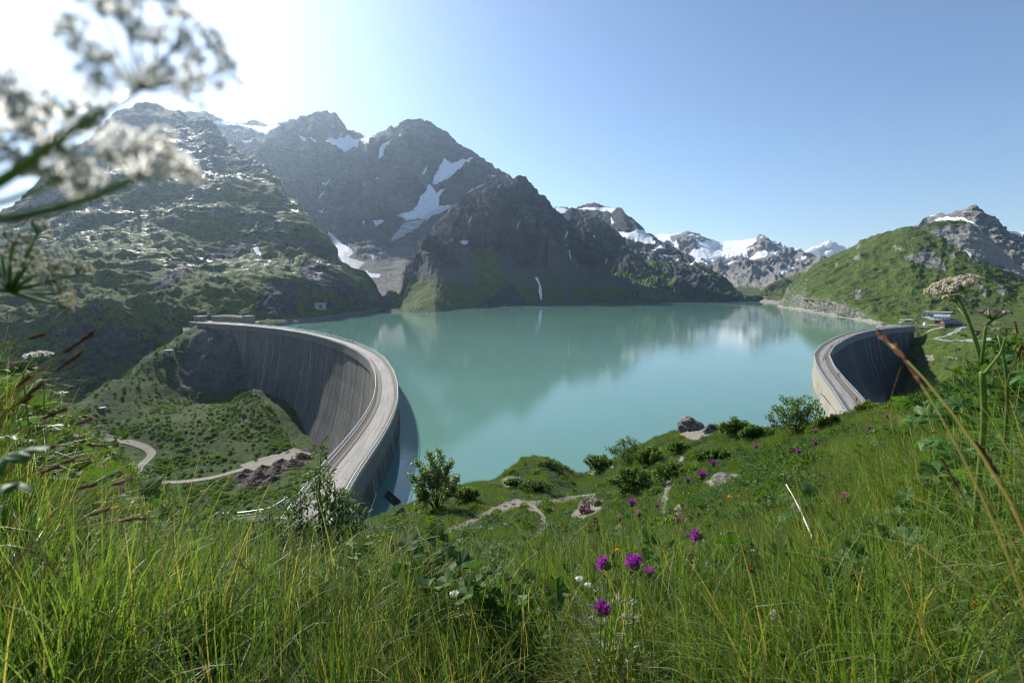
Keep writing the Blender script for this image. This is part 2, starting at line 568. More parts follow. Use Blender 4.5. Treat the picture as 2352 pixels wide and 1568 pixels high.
M_dark = terrain_mat('dark_schist', ((0.016, 0.021, 0.029), (0.058, 0.066, 0.078)), ((0.030, 0.050, 0.010), (0.075, 0.115, 0.018)),
                     ((0.050, 0.050, 0.047), (0.10, 0.097, 0.088)), L=70, bump=6.0)
M_left = terrain_mat('slabby_gneiss', ((0.020, 0.026, 0.034), (0.070, 0.077, 0.086)), ((0.028, 0.055, 0.009), (0.085, 0.125, 0.018)),
                     ((0.10, 0.10, 0.09), (0.18, 0.17, 0.15)), L=60, bump=5.0, glint=True)
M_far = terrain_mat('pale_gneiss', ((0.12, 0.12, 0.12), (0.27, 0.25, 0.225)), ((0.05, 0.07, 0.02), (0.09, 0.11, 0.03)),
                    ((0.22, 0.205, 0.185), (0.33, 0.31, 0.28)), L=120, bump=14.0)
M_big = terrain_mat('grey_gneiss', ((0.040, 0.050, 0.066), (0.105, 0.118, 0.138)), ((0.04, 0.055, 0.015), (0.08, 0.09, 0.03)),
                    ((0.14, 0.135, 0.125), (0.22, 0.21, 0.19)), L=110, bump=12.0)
M_green = terrain_mat('alpine_pasture', ((0.10, 0.10, 0.095), (0.24, 0.23, 0.21)), ((0.030, 0.052, 0.010), (0.075, 0.110, 0.018)),
                      ((0.2, 0.19, 0.165), (0.30, 0.28, 0.25)), L=60, bump=4.0)

def shore(A, P, PY0=None, h=7.0, val=1.0):
    """bare pale drawdown band just above the water line"""
    z = P[..., 2] + fbm(P[..., 0] / 25, P[..., 1] / 25, 0.5, 3) * 3.0
    k = 1 - sstep(h * 0.6, h * 1.3, z)
    A['grass'] *= (1 - k); A['scree'] = A['scree'] * (1 - k) + val * k

# --- farthest: glacier mountain closing the valley
def b_far(A, P, n, PX, PY):
    A['scree'][:] = 0.25 + 0.5 * sstep(0.7, 0.9, n[..., 2])
    A['grass'][:] = 0.85 * sstep(640, 672, PY) * sstep(0.55, 0.85, n[..., 2])
    sp = fbm(P[..., 0] / 160, P[..., 1] / 160, P[..., 2] / 90, 4)
    A['snow'][:] = 0.60 * sstep(-0.12, 0.22, sp) * sstep(0.45, 0.75, n[..., 2]) * sstep(640, 590, PY)
    shore(A, P, h=8)
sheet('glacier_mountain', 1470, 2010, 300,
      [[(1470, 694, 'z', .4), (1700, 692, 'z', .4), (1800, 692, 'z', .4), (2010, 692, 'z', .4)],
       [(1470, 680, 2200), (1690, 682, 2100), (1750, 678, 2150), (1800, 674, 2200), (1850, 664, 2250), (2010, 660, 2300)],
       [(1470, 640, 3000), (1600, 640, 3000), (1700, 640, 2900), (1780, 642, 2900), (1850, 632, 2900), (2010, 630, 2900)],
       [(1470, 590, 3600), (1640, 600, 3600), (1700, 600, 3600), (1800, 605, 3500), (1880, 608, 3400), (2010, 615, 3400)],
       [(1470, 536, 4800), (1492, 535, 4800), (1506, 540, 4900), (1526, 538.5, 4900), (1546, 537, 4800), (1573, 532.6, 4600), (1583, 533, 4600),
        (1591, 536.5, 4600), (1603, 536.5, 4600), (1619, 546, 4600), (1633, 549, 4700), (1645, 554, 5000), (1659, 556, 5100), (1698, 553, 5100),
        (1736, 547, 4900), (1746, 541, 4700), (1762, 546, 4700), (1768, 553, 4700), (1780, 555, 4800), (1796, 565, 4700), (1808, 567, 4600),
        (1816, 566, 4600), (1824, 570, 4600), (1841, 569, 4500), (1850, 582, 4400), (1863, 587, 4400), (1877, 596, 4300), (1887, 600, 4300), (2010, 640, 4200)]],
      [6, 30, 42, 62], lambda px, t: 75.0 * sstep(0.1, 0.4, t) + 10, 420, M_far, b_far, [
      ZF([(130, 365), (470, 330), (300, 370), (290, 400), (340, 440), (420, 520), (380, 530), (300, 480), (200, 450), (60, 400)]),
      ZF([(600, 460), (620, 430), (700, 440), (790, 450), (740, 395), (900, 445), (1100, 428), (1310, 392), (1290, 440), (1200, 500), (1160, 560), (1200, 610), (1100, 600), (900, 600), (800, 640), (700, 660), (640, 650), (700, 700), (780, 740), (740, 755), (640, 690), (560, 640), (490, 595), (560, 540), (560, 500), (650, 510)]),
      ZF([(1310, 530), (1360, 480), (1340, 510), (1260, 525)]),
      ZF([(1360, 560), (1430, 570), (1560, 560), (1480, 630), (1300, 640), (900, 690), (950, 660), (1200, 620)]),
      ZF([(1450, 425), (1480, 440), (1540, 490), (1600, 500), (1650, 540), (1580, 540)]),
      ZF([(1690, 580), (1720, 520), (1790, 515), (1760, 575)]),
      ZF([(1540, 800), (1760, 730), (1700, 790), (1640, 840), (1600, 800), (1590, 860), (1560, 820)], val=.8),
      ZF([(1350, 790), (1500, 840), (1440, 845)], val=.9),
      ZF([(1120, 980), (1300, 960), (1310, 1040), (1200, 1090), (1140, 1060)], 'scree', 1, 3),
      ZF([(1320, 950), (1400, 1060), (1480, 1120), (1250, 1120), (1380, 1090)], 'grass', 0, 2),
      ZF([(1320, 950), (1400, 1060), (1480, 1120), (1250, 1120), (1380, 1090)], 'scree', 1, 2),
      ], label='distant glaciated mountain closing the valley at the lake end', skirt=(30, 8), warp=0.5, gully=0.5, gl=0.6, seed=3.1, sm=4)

def b_spur(A, P, n, PX, PY):
    A['grass'][:] = 0.75; A['scree'][:] = 0.5
    A['grass'] *= sstep(600, 640, PY)
    shore(A, P, h=6)
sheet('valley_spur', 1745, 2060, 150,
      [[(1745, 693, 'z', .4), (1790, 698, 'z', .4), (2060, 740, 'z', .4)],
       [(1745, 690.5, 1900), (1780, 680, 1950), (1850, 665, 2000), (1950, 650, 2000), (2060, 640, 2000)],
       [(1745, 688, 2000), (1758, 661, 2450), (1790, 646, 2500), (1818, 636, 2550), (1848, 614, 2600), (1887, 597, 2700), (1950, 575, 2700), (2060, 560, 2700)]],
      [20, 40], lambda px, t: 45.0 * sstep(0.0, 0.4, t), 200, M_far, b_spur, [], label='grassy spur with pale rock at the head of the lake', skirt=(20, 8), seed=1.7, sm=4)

# --- snowy ridge right of centre, and the brown knob before it
def b_s2(A, P, n, PX, PY):
    lo = sstep(560, 625, PY + (1500 - PX) * 0.12)
    A['grass'][:] = 0.72 * lo * sstep(0.35, 0.75, n[..., 2])
    A['scree'][:] = 0.6 * sstep(0.6, 0.85, n[..., 2]) + 0.25 * sstep(660, 690, PY)
    sp = fbm(P[..., 0] / 70, P[..., 1] / 70, P[..., 2] / 50, 4)
    reg = sstep(0, 14, poly_sd([(1440, 520), (1500, 545), (1560, 580), (1620, 618), (1640, 650), (1560, 630), (1480, 600), (1430, 570)], PX, PY))
    A['snow'][:] = 0.75 * reg * sstep(-0.05, 0.25, sp)
    A['scree'] = np.maximum(A['scree'], 0.8 * reg)
    shore(A, P, h=8)
sheet('snowy_ridge', 1225, 1765, 330,
      [[(1225, 701, 'z', .4), (1400, 698, 'z', .4), (1500, 695, 'z', .4), (1720, 692, 'z', .4), (1765, 692, 'z', .4)],
       [(1225, 640, 1600), (1400, 650, 1600), (1500, 655, 1620), (1600, 662, 1680), (1700, 684, 1760), (1765, 691, 1830)],
       [(1225, 570, 2300), (1400, 590, 2150), (1500, 600, 2100), (1600, 634, 1950), (1700, 678, 1830), (1765, 690.5, 1850)],
       [(1225, 520, 3000), (1380, 530, 2800), (1440, 540, 2500), (1500, 565, 2400), (1600, 617, 2050), (1700, 675, 1850), (1765, 690, 1870)],
       [(1225, 490, 3500), (1276, 475, 3500), (1299, 476, 3500), (1315, 481, 3500), (1325, 476, 3400), (1345, 466.5, 3400), (1365, 465, 3300), (1382, 471.5, 3300),
        (1405, 478, 3200), (1428, 477, 3000), (1441, 493, 2900), (1464, 509.6, 2800), (1484, 533, 2700), (1498, 539, 2650), (1517, 556, 2550), (1547, 569, 2400),
        (1580, 589, 2300), (1630, 619, 2100), (1663, 635, 2000), (1690, 659, 1950), (1713, 682, 1900), (1745, 691.5, 1880), (1765, 692, 1880)]],
      [24, 34, 30, 40], lambda px, t: 32.0 + 10 * t, 230, M_dark, b_s2, [
      Z3([(1180, 385), (1280, 378), (1370, 378), (1450, 388), (1420, 418), (1380, 412), (1300, 400), (1230, 400)]),
      Z3([(1465, 550), (1560, 545), (1640, 540), (1700, 595), (1720, 640), (1660, 640), (1560, 600), (1500, 590)]),
      Z3([(1030, 378), (1090, 385), (1140, 395), (1080, 440), (1040, 410)]),
      Z3([(1410, 430), (1440, 490), (1420, 500)], val=.9), Z3([(1570, 680), (1680, 740), (1690, 755), (1600, 700)], val=.8),
      Z3([(1560, 780), (1700, 900), (1780, 1000), (1700, 960), (1600, 860)], 'grass', 1, 4),
      Z3([(1780, 800), (1950, 800), (2150, 960), (2080, 990), (1880, 920)], 'grass', 0, 3),
      Z3([(1400, 700), (1560, 800), (1600, 880), (1500, 820), (1400, 740)], 'scree', .9, 3),
      Z3([(1250, 850), (1400, 960), (1500, 1045), (1450, 1050), (1300, 930)], 'scree', 1, 3),
      ], label='rocky ridge streaked with snow right of the dark peak', skirt=(30, 8), warp=0.6, gully=0.55, gl=0.5, seed=5.2, sm=6)

def b_s5(A, P, n, PX, PY):
    A['scree'][:] = 0.55 * sstep(0.5, 0.8, n[..., 2]); A['grass'][:] = 0.45 * sstep(560, 610, PY)
sheet('brown_knob', 1262, 1540, 170,
      [[(1262, 620, 1800), (1400, 635, 1760), (1540, 655, 1680)],
       [(1262, 560, 1930), (1400, 580, 1880), (1460, 610, 1800), (1540, 645, 1760)],
       [(1262, 505, 2150), (1276, 500, 2150), (1292, 492, 2150), (1313, 480, 2150), (1326, 480, 2150), (1338, 483, 2120), (1359, 498, 2050), (1374, 500, 2050),
        (1388, 508, 2020), (1401, 519, 2000), (1418, 533, 1980), (1430, 548, 1950), (1443, 573, 1920), (1461, 586, 1900), (1500, 612, 1850), (1540, 648, 1790)]],
      [26, 46], 30.0, 170, M_dark, b_s5, [
      Z3([(1160, 520), (1210, 470), (1270, 455), (1340, 450), (1400, 500), (1320, 490), (1200, 540)], 'scree', 1, 3),
      Z3([(1210, 480), (1170, 520), (1185, 490), (1240, 460)]), Z3([(1290, 575), (1310, 580), (1300, 590)])],
      label='brown rock knob behind the dark peak', gully=0.5, gl=0.4, seed=8.4, sm=4)

# --- big hazy mountain left of centre
def b_big(A, P, n, PX, PY):
    A['scree'][:] = 1.0 * sstep(560, 600, PY) + 0.35 * sstep(0.6, 0.85, n[..., 2])
    A['grass'][:] = 0.36 * sstep(590, 640, PY) * sstep(900, 830, PX)
    sp = fbm(P[..., 0] / 110, P[..., 1] / 110, P[..., 2] / 60, 4)
    A['snow'][:] = 0.55 * sstep(0.22, 0.5, sp) * sstep(0.45, 0.7, n[..., 2]) * sstep(560, 500, PY)
    A['scree'] = np.clip(A['scree'], 0, 1)
    shore(A, P, h=7)
sheet('big_mountain', 420, 1260, 430,
      [[(420, 760, 'z', .4), (700, 738, 'z', .4), (800, 722, 'z', .4), (850, 712, 'z', .4), (920, 712, 'z', .4), (960, 704, 'z', .4), (1000, 698, 'z', .4), (1260, 690, 'z', .4)],
       [(420, 600, 1500), (600, 600, 1500), (740, 600, 1550), (800, 590, 1500), (860, 585, 1520), (900, 570, 1650), (960, 545, 1750), (1260, 610, 1800)],
       [(420, 470, 2000), (600, 480, 2000), (740, 450, 2000), (860, 440, 2050), (960, 410, 2100), (1100, 410, 2200), (1150, 470, 2150), (1260, 580, 2000)],
       [(420, 320, 2800), (560, 318, 2700), (640, 330, 2450), (700, 322, 2380), (760, 330, 2350), (820, 335, 2450), (880, 320, 2450), (960, 320, 2400), (1060, 350, 2400), (1150, 430, 2300), (1260, 570, 2100)],
       [(420, 262, 3100), (435, 259, 3100), (475, 258, 3100), (500, 270, 3200), (518, 280, 3200), (567, 283, 3400), (584, 276, 3400), (605, 278, 3400), (624, 286, 3400),
        (637, 285, 2800), (649, 278, 2700), (654, 285, 2700), (664, 271, 2700), (685, 268, 2700), (713, 263, 2700), (737, 259, 2700), (753, 255, 2700),
        (769, 261, 2700), (783, 282, 2750), (797, 297, 2800), (821, 301, 2850), (842, 310, 2900), (859, 308, 2900), (877, 301, 2800), (901, 289, 2700),
        (904, 294, 2700), (925, 282, 2650), (943, 275, 2650), (967, 276, 2650), (974, 282, 2650), (981, 278, 2650), (998, 287, 2650), (1026, 306, 2650),
        (1043, 323, 2650), (1068, 334, 2600), (1103, 358, 2600), (1137, 379, 2600), (1158, 398, 2500), (1170, 402, 2450), (1185, 440, 2400), (1210, 490, 2350), (1260, 560, 2300)]],
      [60, 70, 60, 40], lambda px, t: 10 + 64.0 * sstep(0.22, 0.45, t), 380, M_big, b_big, [
      Z2([(280, 238), (400, 250), (510, 262), (590, 272), (680, 262), (740, 262), (640, 320), (590, 310), (500, 280), (420, 275), (320, 258)]),
      Z2([(460, 360), (540, 345), (560, 350), (500, 375)]), Z2([(660, 365), (585, 428), (590, 405), (620, 380)]),
      Z2([(860, 350), (880, 340), (960, 350), (1050, 372), (1180, 345), (1210, 360), (1280, 340), (1350, 335), (1310, 380), (1310, 405), (1250, 370), (1240, 420), (1160, 440), (1060, 410), (1000, 370), (940, 365), (880, 365)]),
      Z2([(1470, 370), (1410, 470), (1380, 500), (1390, 450), (1430, 400)], fe=1.2), Z2([(1000, 640), (1065, 620), (1060, 640), (1010, 648)]),
      Z2([(970, 725), (1020, 690), (1015, 705), (985, 728)]),
      Z2([(1740, 640), (1750, 580), (1800, 510), (1820, 480), (1835, 510), (1900, 515), (2000, 485), (1990, 505), (1930, 540), (1880, 580), (1800, 620), (1750, 650)]),
      Z2([(2080, 615), (2150, 598), (2130, 620)]), Z2([(1910, 745), (2000, 700), (2090, 668), (2060, 690), (1960, 725)]),
      Z2([(1710, 640), (1740, 680), (1760, 720), (1830, 690), (1780, 740), (1780, 790), (1700, 850), (1640, 875), (1560, 880), (1510, 840), (1520, 830), (1600, 820), (1640, 780), (1660, 720), (1700, 690)]),
      Z2([(1640, 875), (1750, 800), (1790, 795), (1870, 800), (1800, 850), (1700, 885)], val=1), Z2([(1660, 875), (1750, 820), (1870, 800), (1800, 850), (1700, 885)], 'dirty', .35),
      Z2([(1340, 885), (1400, 863), (1425, 875), (1370, 905)]),
      Z2([(1550, 900), (1700, 880), (1640, 950), (1500, 1020), (1440, 1060), (1480, 980)], 'snow', .62, 3), Z2([(1550, 900), (1700, 880), (1640, 950), (1500, 1020), (1440, 1060), (1480, 980)], 'dirty', .6, 3),
      Z2([(1035, 955), (1090, 990), (1160, 1050), (1215, 1120), (1180, 1140), (1290, 1170), (1240, 1220), (1150, 1180), (1110, 1120), (1060, 1020)]),
      Z2([(1150, 1100), (1215, 1120), (1290, 1170), (1240, 1220), (1150, 1180)], 'dirty', .45, 3),
      Z2([(1295, 1215), (1320, 1240), (1400, 1250), (1380, 1275), (1300, 1270)]), Z2([(1360, 1110), (1410, 1105), (1400, 1130)]),
      Z2([(1320, 1120), (1350, 1120), (1345, 1160)], val=.9), Z2([(1270, 870), (1290, 880), (1280, 900)], val=.9),
      Z2([(1670, 560), (1700, 530), (1680, 600)], val=.9), Z2([(1110, 340), (1150, 315), (1130, 345)], val=.9), Z2([(1510, 315), (1540, 330), (1520, 355)], val=.9),
      ], label='big hazy rock mountain with hanging glaciers left of centre', skirt=(20, 8), warp=0.6, gully=0.45, gl=0.9, seed=2.3, sm=8, foot_w=0.2)

# --- dark central peak with the moraine on its left
def b_peak(A, P, n, PX, PY):
    low = sstep(590, 640, PY)
    A['scree'][:] = 0.85 * low
    A['grass'][:] = 0.52 * sstep(600, 680, PY) + 0.12
    A['grass'] *= sstep(0.35, 0.7, n[..., 2])
    shore(A, P, h=2.5, val=.8)
sheet('dark_peak', 872, 1600, 440,
      [[(872, 716, 'z', .3), (900, 718, 'z', .3), (930, 718.5, 'z', .3), (1000, 717, 'z', .3), (1050, 711, 'z', .3), (1110, 706, 'z', .3), (1125, 704, 'z', .3), (1250, 699.5, 'z', .3), (1400, 698, 'z', .3), (1550, 694, 'z', .3), (1600, 693.5, 'z', .3)],
       [(872, 715.5, 985), (900, 711, 1000), (930, 698, 1030), (960, 672, 1070), (1000, 650, 1090), (1040, 650, 1160), (1100, 650, 1270), (1150, 660, 1290), (1250, 660, 1360), (1350, 660, 1420), (1450, 676, 1500), (1520, 688, 1540), (1600, 693, 1600)],
       [(872, 715, 990), (900, 704, 1015), (930, 678, 1080), (960, 622, 1190), (985, 572, 1280), (1010, 590, 1300), (1050, 592, 1400), (1150, 575, 1470), (1160, 585, 1440), (1200, 595, 1420), (1300, 610, 1470), (1380, 635, 1500), (1450, 665, 1530), (1600, 692.8, 1610)],
       [(872, 714.6, 995), (900, 699, 1030), (930, 665, 1120), (960, 604, 1270), (985, 552, 1400), (1020, 525, 1500), (1080, 490, 1600), (1150, 480, 1620), (1200, 480, 1620), (1260, 520, 1600), (1340, 580, 1560), (1400, 635, 1540), (1460, 670, 1550), (1600, 692.6, 1620)],
       [(872, 714, 1000), (885, 707, 1020), (900, 694, 1045), (915, 676, 1100), (930, 654, 1160), (945, 626, 1250), (960, 594, 1360), (974, 562, 1480), (990, 528, 1600), (1009, 501, 1700), (1042, 473, 1800), (1075, 454, 1850), (1107, 435, 1880), (1142, 414.5, 1880), (1159, 420, 1860),
        (1178, 409, 1840), (1192, 404, 1820), (1205, 407, 1820), (1217, 419, 1800), (1232, 431, 1780), (1240, 446, 1780), (1259, 462.5, 1760), (1276, 477, 1750), (1299, 502, 1730),
        (1315, 523, 1710), (1332, 538, 1700), (1342, 558.5, 1690), (1367, 581.5, 1670), (1384, 602, 1650), (1403, 625, 1630), (1409, 636, 1620), (1440, 662, 1600), (1480, 680, 1600), (1520, 689, 1600), (1600, 692.5, 1625)]],
      [36, 46, 66, 66], lambda px, t: 8 + 52.0 * sstep(0.28, 0.5, t), 230, M_dark, b_peak, [
      ZC([(205, 795), (240, 790), (305, 830), (265, 855)]), ZC([(1350, 920), (1375, 850), (1395, 920), (1420, 1030), (1390, 1000)]),
      ZC([(1345, 790), (1360, 740), (1385, 700), (1365, 770)]), ZC([(1030, 1185), (1060, 1185), (1105, 1300), (1115, 1440), (1095, 1420), (1075, 1345), (1080, 1280)]),
      ZC([(350, 900), (560, 860), (620, 1010), (730, 1200), (700, 1310), (520, 1440), (440, 1380), (380, 1200), (320, 1000)], 'grass', 1.15, 4),
      ZC([(60, 880), (350, 880), (330, 1050), (400, 1200), (300, 1120), (150, 1000)], 'grass', 0, 3),
      ZC([(60, 880), (350, 880), (330, 1050), (450, 1250), (300, 1120), (150, 1000)], 'scree', 1, 3),
      ZC([(580, 860), (770, 720), (830, 900), (740, 1130), (600, 980)], 'grass', .35, 4),
      ZC([(480, 1440), (640, 1340), (730, 1240), (900, 1380), (960, 1500), (540, 1525)], 'grass', 0.25, 3), ZC([(480, 1440), (640, 1340), (730, 1240), (900, 1380), (960, 1500), (540, 1525)], 'scree', 0.1, 3),
      ZC([(1130, 830), (1230, 830), (1500, 1050), (1990, 1480), (1960, 1500), (1500, 1200), (1300, 1440), (1180, 1100)], 'scree', 1, 4),
      ZC([(1130, 830), (1230, 830), (1500, 1050), (1800, 1330), (1990, 1490), (1950, 1495), (1700, 1320), (1400, 1120), (1420, 1440), (1380, 1440), (1250, 1150)], 'grass', 0, 3),
      ZC([(1600, 1480), (1750, 1380), (1900, 1480)], 'grass', .9, 4), ZC([(900, 1350), (1050, 1490), (930, 1440)], 'grass', .9, 3),
      ('grass', 0.15, 5, [(885, 600), (950, 560), (990, 545), (1000, 570), (960, 610), (900, 640)]),
      ('grass', 0.75, 6, [(900, 690), (960, 640), (1000, 650), (1060, 690), (1000, 712), (900, 712)]),
      ], label='dark pyramid shaped peak with a moraine rising from the lake', skirt=(20, 8), warp=0.7, gully=0.5, gl=0.7, seed=6.6, sm=5, ridge_w=0.25, foot_w=0.03)

# --- left mountain
def b_left(A, P, n, PX, PY):
    A['slab'][:] = sstep(660, 600, PY) * sstep(250, 330, PY)
    A['grass'][:] = 0.58 + 0.40 * sstep(490, 590, PY)
    A['grass'] *= sstep(0.30, 0.6, n[..., 2])
    A['grass'] *= 1 - 0.55 * sstep(430, 330, PY)
    A['scree'][:] = 0.3
    z = P[..., 2]; k = (1 - sstep(4, 9, z)) * (PX > 640)
    A['grass'] *= 1 - k; A['scree'] = np.maximum(A['scree'], k)
sheet('left_mountain', -420, 886, 560,
      [[(-420, 1100, 640), (0, 1010, 640), (150, 975, 640), (300, 890, 640), (400, 810, 640), (440, 775, 640), (470, 746, 640), (560, 741, 650), (640, 742, 660), (700, 741, 700), (760, 733, 760), (820, 722, 860), (860, 715, 980), (886, 714, 1000)],
       [(-420, 850, 690), (0, 800, 690), (200, 740, 690), (330, 710, 690), (430, 690, 715), (560, 655, 745), (700, 645, 800), (780, 640, 860), (840, 665, 965), (870, 692, 990), (886, 706, 1008)],
       [(-420, 760, 760), (0, 690, 770), (200, 650, 780), (330, 640, 800), (430, 612, 900), (500, 590, 980), (600, 566, 1010), (700, 580, 1010), (760, 595, 1010), (800, 622, 1000), (850, 658, 1000), (870, 688, 1002), (886, 703, 1012)],
       [(-420, 680, 1250), (0, 600, 1250), (200, 520, 1250), (430, 480, 1200), (560, 500, 1160), (650, 515, 1100), (700, 545, 1060), (760, 585, 1040), (800, 613, 1020), (850, 648, 1012), (870, 682, 1010), (886, 700, 1016)],
       [(-420, 640, 1500), (-200, 580, 1600), (0, 487, 1750), (42, 463, 1800), (100, 400, 1900), (156, 348, 2000), (209, 313, 2050), (257, 264, 2100), (275, 256, 2100), (299, 247, 2100), (313, 240, 2100), (334, 234, 2100), (358, 236, 2080), (386, 250, 2050), (417, 257, 2000), (428, 268, 1980), (470, 266, 1900),
        (487, 278, 1850), (522, 322, 1750), (574, 362, 1620), (609, 378, 1550), (633, 403, 1500), (661, 445, 1400), (685, 459, 1330), (720, 508, 1240), (751, 543, 1150), (776, 594, 1080), (803, 610, 1040), (838, 628, 1022), (862, 652, 1015), (872, 680, 1014), (886, 698, 1020)]],
      [80, 44, 80, 90], lambda px, t: 18 + 14.0 * t, 190, M_left, b_left, [
      Z2([(550, 1078), (580, 1070), (608, 1110), (600, 1130), (560, 1100)]),
      Z2([(30, 1260), (380, 1080), (560, 1180), (480, 1130), (520, 1090), (620, 1030), (780, 1100), (880, 1130), (900, 1080), (990, 1150), (800, 1220), (600, 1180), (300, 1340), (0, 1320)], 'grass', 1.15, 5),
      Z2([(0, 1560), (250, 1330), (560, 1230), (700, 1260), (640, 1380), (560, 1500), (170, 1530)], 'grass', 1.0, 8),
      Z2([(860, 1180), (1000, 1160), (1180, 1280), (1220, 1400), (1050, 1380), (900, 1330)], 'grass', 0.1, 6),
      Z2([(560, 1440), (640, 1300), (860, 1330), (860, 1480), (700, 1540)], 'grass', 0.25, 6),
      Z2([(1010, 1120), (1280, 1250), (1370, 1350), (1250, 1320), (1150, 1220)], 'grass', .95, 5),
      ('grass', 0.15, 14, [(300, 680), (450, 600), (520, 560), (600, 545), (560, 580), (470, 620), (380, 680)]),
      ('grass', 0.12, 10, [(560, 560), (700, 560), (780, 590), (700, 575), (600, 575)]),
      ('slab', 0.0, 20, [(-400, 600), (100, 560), (300, 640), (400, 700), (0, 760), (-400, 800)]),
      ], label='dark slabby mountain above the left dam', skirt=(30, 20), warp=0.5, gully=0.28, gl=1.2, seed=4.4, sm=8, keep=True)

# --- right: rocky peak, then green mountain, then the shelf with the village
def b_s10(A, P, n, PX, PY):
    A['scree'][:] = 0.75 * sstep(0.6, 0.85, n[..., 2]); A['grass'][:] = 0.2 * sstep(510, 560, PY)
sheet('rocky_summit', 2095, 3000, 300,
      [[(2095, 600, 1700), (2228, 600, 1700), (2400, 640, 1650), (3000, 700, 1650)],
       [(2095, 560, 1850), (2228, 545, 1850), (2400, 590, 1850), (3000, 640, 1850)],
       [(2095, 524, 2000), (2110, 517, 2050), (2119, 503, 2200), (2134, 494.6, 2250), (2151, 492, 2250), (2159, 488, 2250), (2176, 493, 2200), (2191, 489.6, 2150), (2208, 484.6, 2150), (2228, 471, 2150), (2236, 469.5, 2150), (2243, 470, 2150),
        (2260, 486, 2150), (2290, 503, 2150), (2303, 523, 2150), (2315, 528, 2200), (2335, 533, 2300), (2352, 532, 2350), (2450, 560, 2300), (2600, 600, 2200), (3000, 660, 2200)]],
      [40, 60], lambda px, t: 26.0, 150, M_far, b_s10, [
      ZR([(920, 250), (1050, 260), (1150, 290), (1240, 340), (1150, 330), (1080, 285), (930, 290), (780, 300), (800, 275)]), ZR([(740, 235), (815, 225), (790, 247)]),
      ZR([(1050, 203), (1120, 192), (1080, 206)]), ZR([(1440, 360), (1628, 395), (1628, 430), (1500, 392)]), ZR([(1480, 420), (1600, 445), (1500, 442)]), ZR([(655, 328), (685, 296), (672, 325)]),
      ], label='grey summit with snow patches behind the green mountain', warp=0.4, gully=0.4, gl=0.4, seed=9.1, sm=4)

def b_green(A, P, n, PX, PY):
    A['grass'][:] = 1.02 - 0.7 * sstep(0.68, 0.38, n[..., 2]) - 0.30 * sstep(0.2, 0.5, fbm(P[..., 0] / 90, P[..., 1] / 90, P[..., 2] / 90, 5))
    A['scree'][:] = 0.45
    bare = sstep(0, 45, poly_sd([(2085, 500), (2240, 490), (2400, 560), (2700, 620), (2700, 740), (2380, 700), (2290, 640), (2220, 612), (2160, 570), (2100, 545)], PX, PY) + 22 * fbm(PX / 30, PY / 30, 1.0, 4))
    A['grass'] -= 0.75 * bare; A['scree'] += 0.5 * bare
    A['grass'] -= 0.35 * sstep(25, 0, PY - np.interp(PX, [1900, 1975, 2047, 2109], [590, 550, 530, 518])) * (PX < 2110) * (PX > 1960)
    shore(A, P, h=3.2)
sheet('green_mountain', 1784, 3000, 560,
      [[(1784, 703, 'z', .3), (1792, 704.5, 'z', .3), (1850, 713, 'z', .3), (1900, 722, 'z', .3), (1960, 732, 'z', .3), (2010, 741, 'z', .3), (2080, 752, 'z', .3), (2352, 770, 'z', .3), (3000, 780, 'z', .3)],
       [(1784, 702, 1400), (1800, 695, 1350), (1850, 688, 1150), (1900, 694, 1000), (1960, 705, 900), (2010, 712, 860), (2100, 716, 840), (2200, 712, 840), (2352, 712, 860), (3000, 720, 840)],
       [(1784, 701.5, 1420), (1800, 680, 1400), (1850, 655, 1280), (1950, 640, 1150), (2100, 630, 1060), (2228, 630, 1060), (2352, 655, 1060), (3000, 720, 1000)],
       [(1784, 701, 1440), (1792, 696, 1450), (1806, 668, 1500), (1810, 658, 1500), (1837, 636, 1550), (1857, 616, 1560), (1877, 602, 1560), (1917, 585, 1560), (1947, 572, 1540), (1966, 560, 1520), (1974, 551, 1500), (1997, 547, 1480), (2017, 538, 1460),
        (2047, 531, 1440), (2073, 523, 1430), (2109, 518, 1430), (2126, 513, 1450), (2146, 510, 1460), (2178, 508, 1480), (2208, 508, 1500), (2228, 510, 1500), (2252, 530, 1480), (2280, 556, 1460), (2310, 585, 1440), (2352, 625, 1420), (2450, 690, 1400), (3000, 718, 1300)]],
      [60, 70, 90], lambda px, t: 6.5 + 9 * t, 110, M_green, b_green, [
      ZR([(520, 600), (620, 590), (700, 565), (800, 580), (870, 610), (920, 735), (840, 710), (760, 640), (700, 680), (600, 650), (540, 650)], 'grass', 0.0, 4),
      ZR([(940, 560), (1010, 610), (980, 630), (940, 600)], 'grass', 0.1, 3), ZR([(700, 580), (720, 700), (840, 705), (860, 640)], 'grass', 0.1, 4),
      ZR([(70, 620), (140, 620), (110, 660), (60, 660)], 'grass', .25, 3), ZR([(60, 930), (120, 920), (110, 1000), (70, 1010)], 'grass', .2, 3),
      ZR([(1380, 900), (1470, 930), (1450, 990), (1370, 960)], 'grass', .2, 4), ZR([(1160, 830), (1200, 830), (1300, 1000), (1230, 960)], 'grass', .2, 4),
      ZR([(1075, 525), (1140, 600), (1145, 622), (1100, 595)]), ZR([(1150, 590), (1190, 612), (1160, 605)], val=.9),
      ZR([(740, 340), (960, 430), (1000, 560), (900, 480), (720, 400)], 'scree', 1, 5),
      ], label='green grassy mountain rising right of the lake', skirt=(20, 8), warp=0.5, gully=0.35, gl=0.9, seed=7.3, sm=8, keep=True)

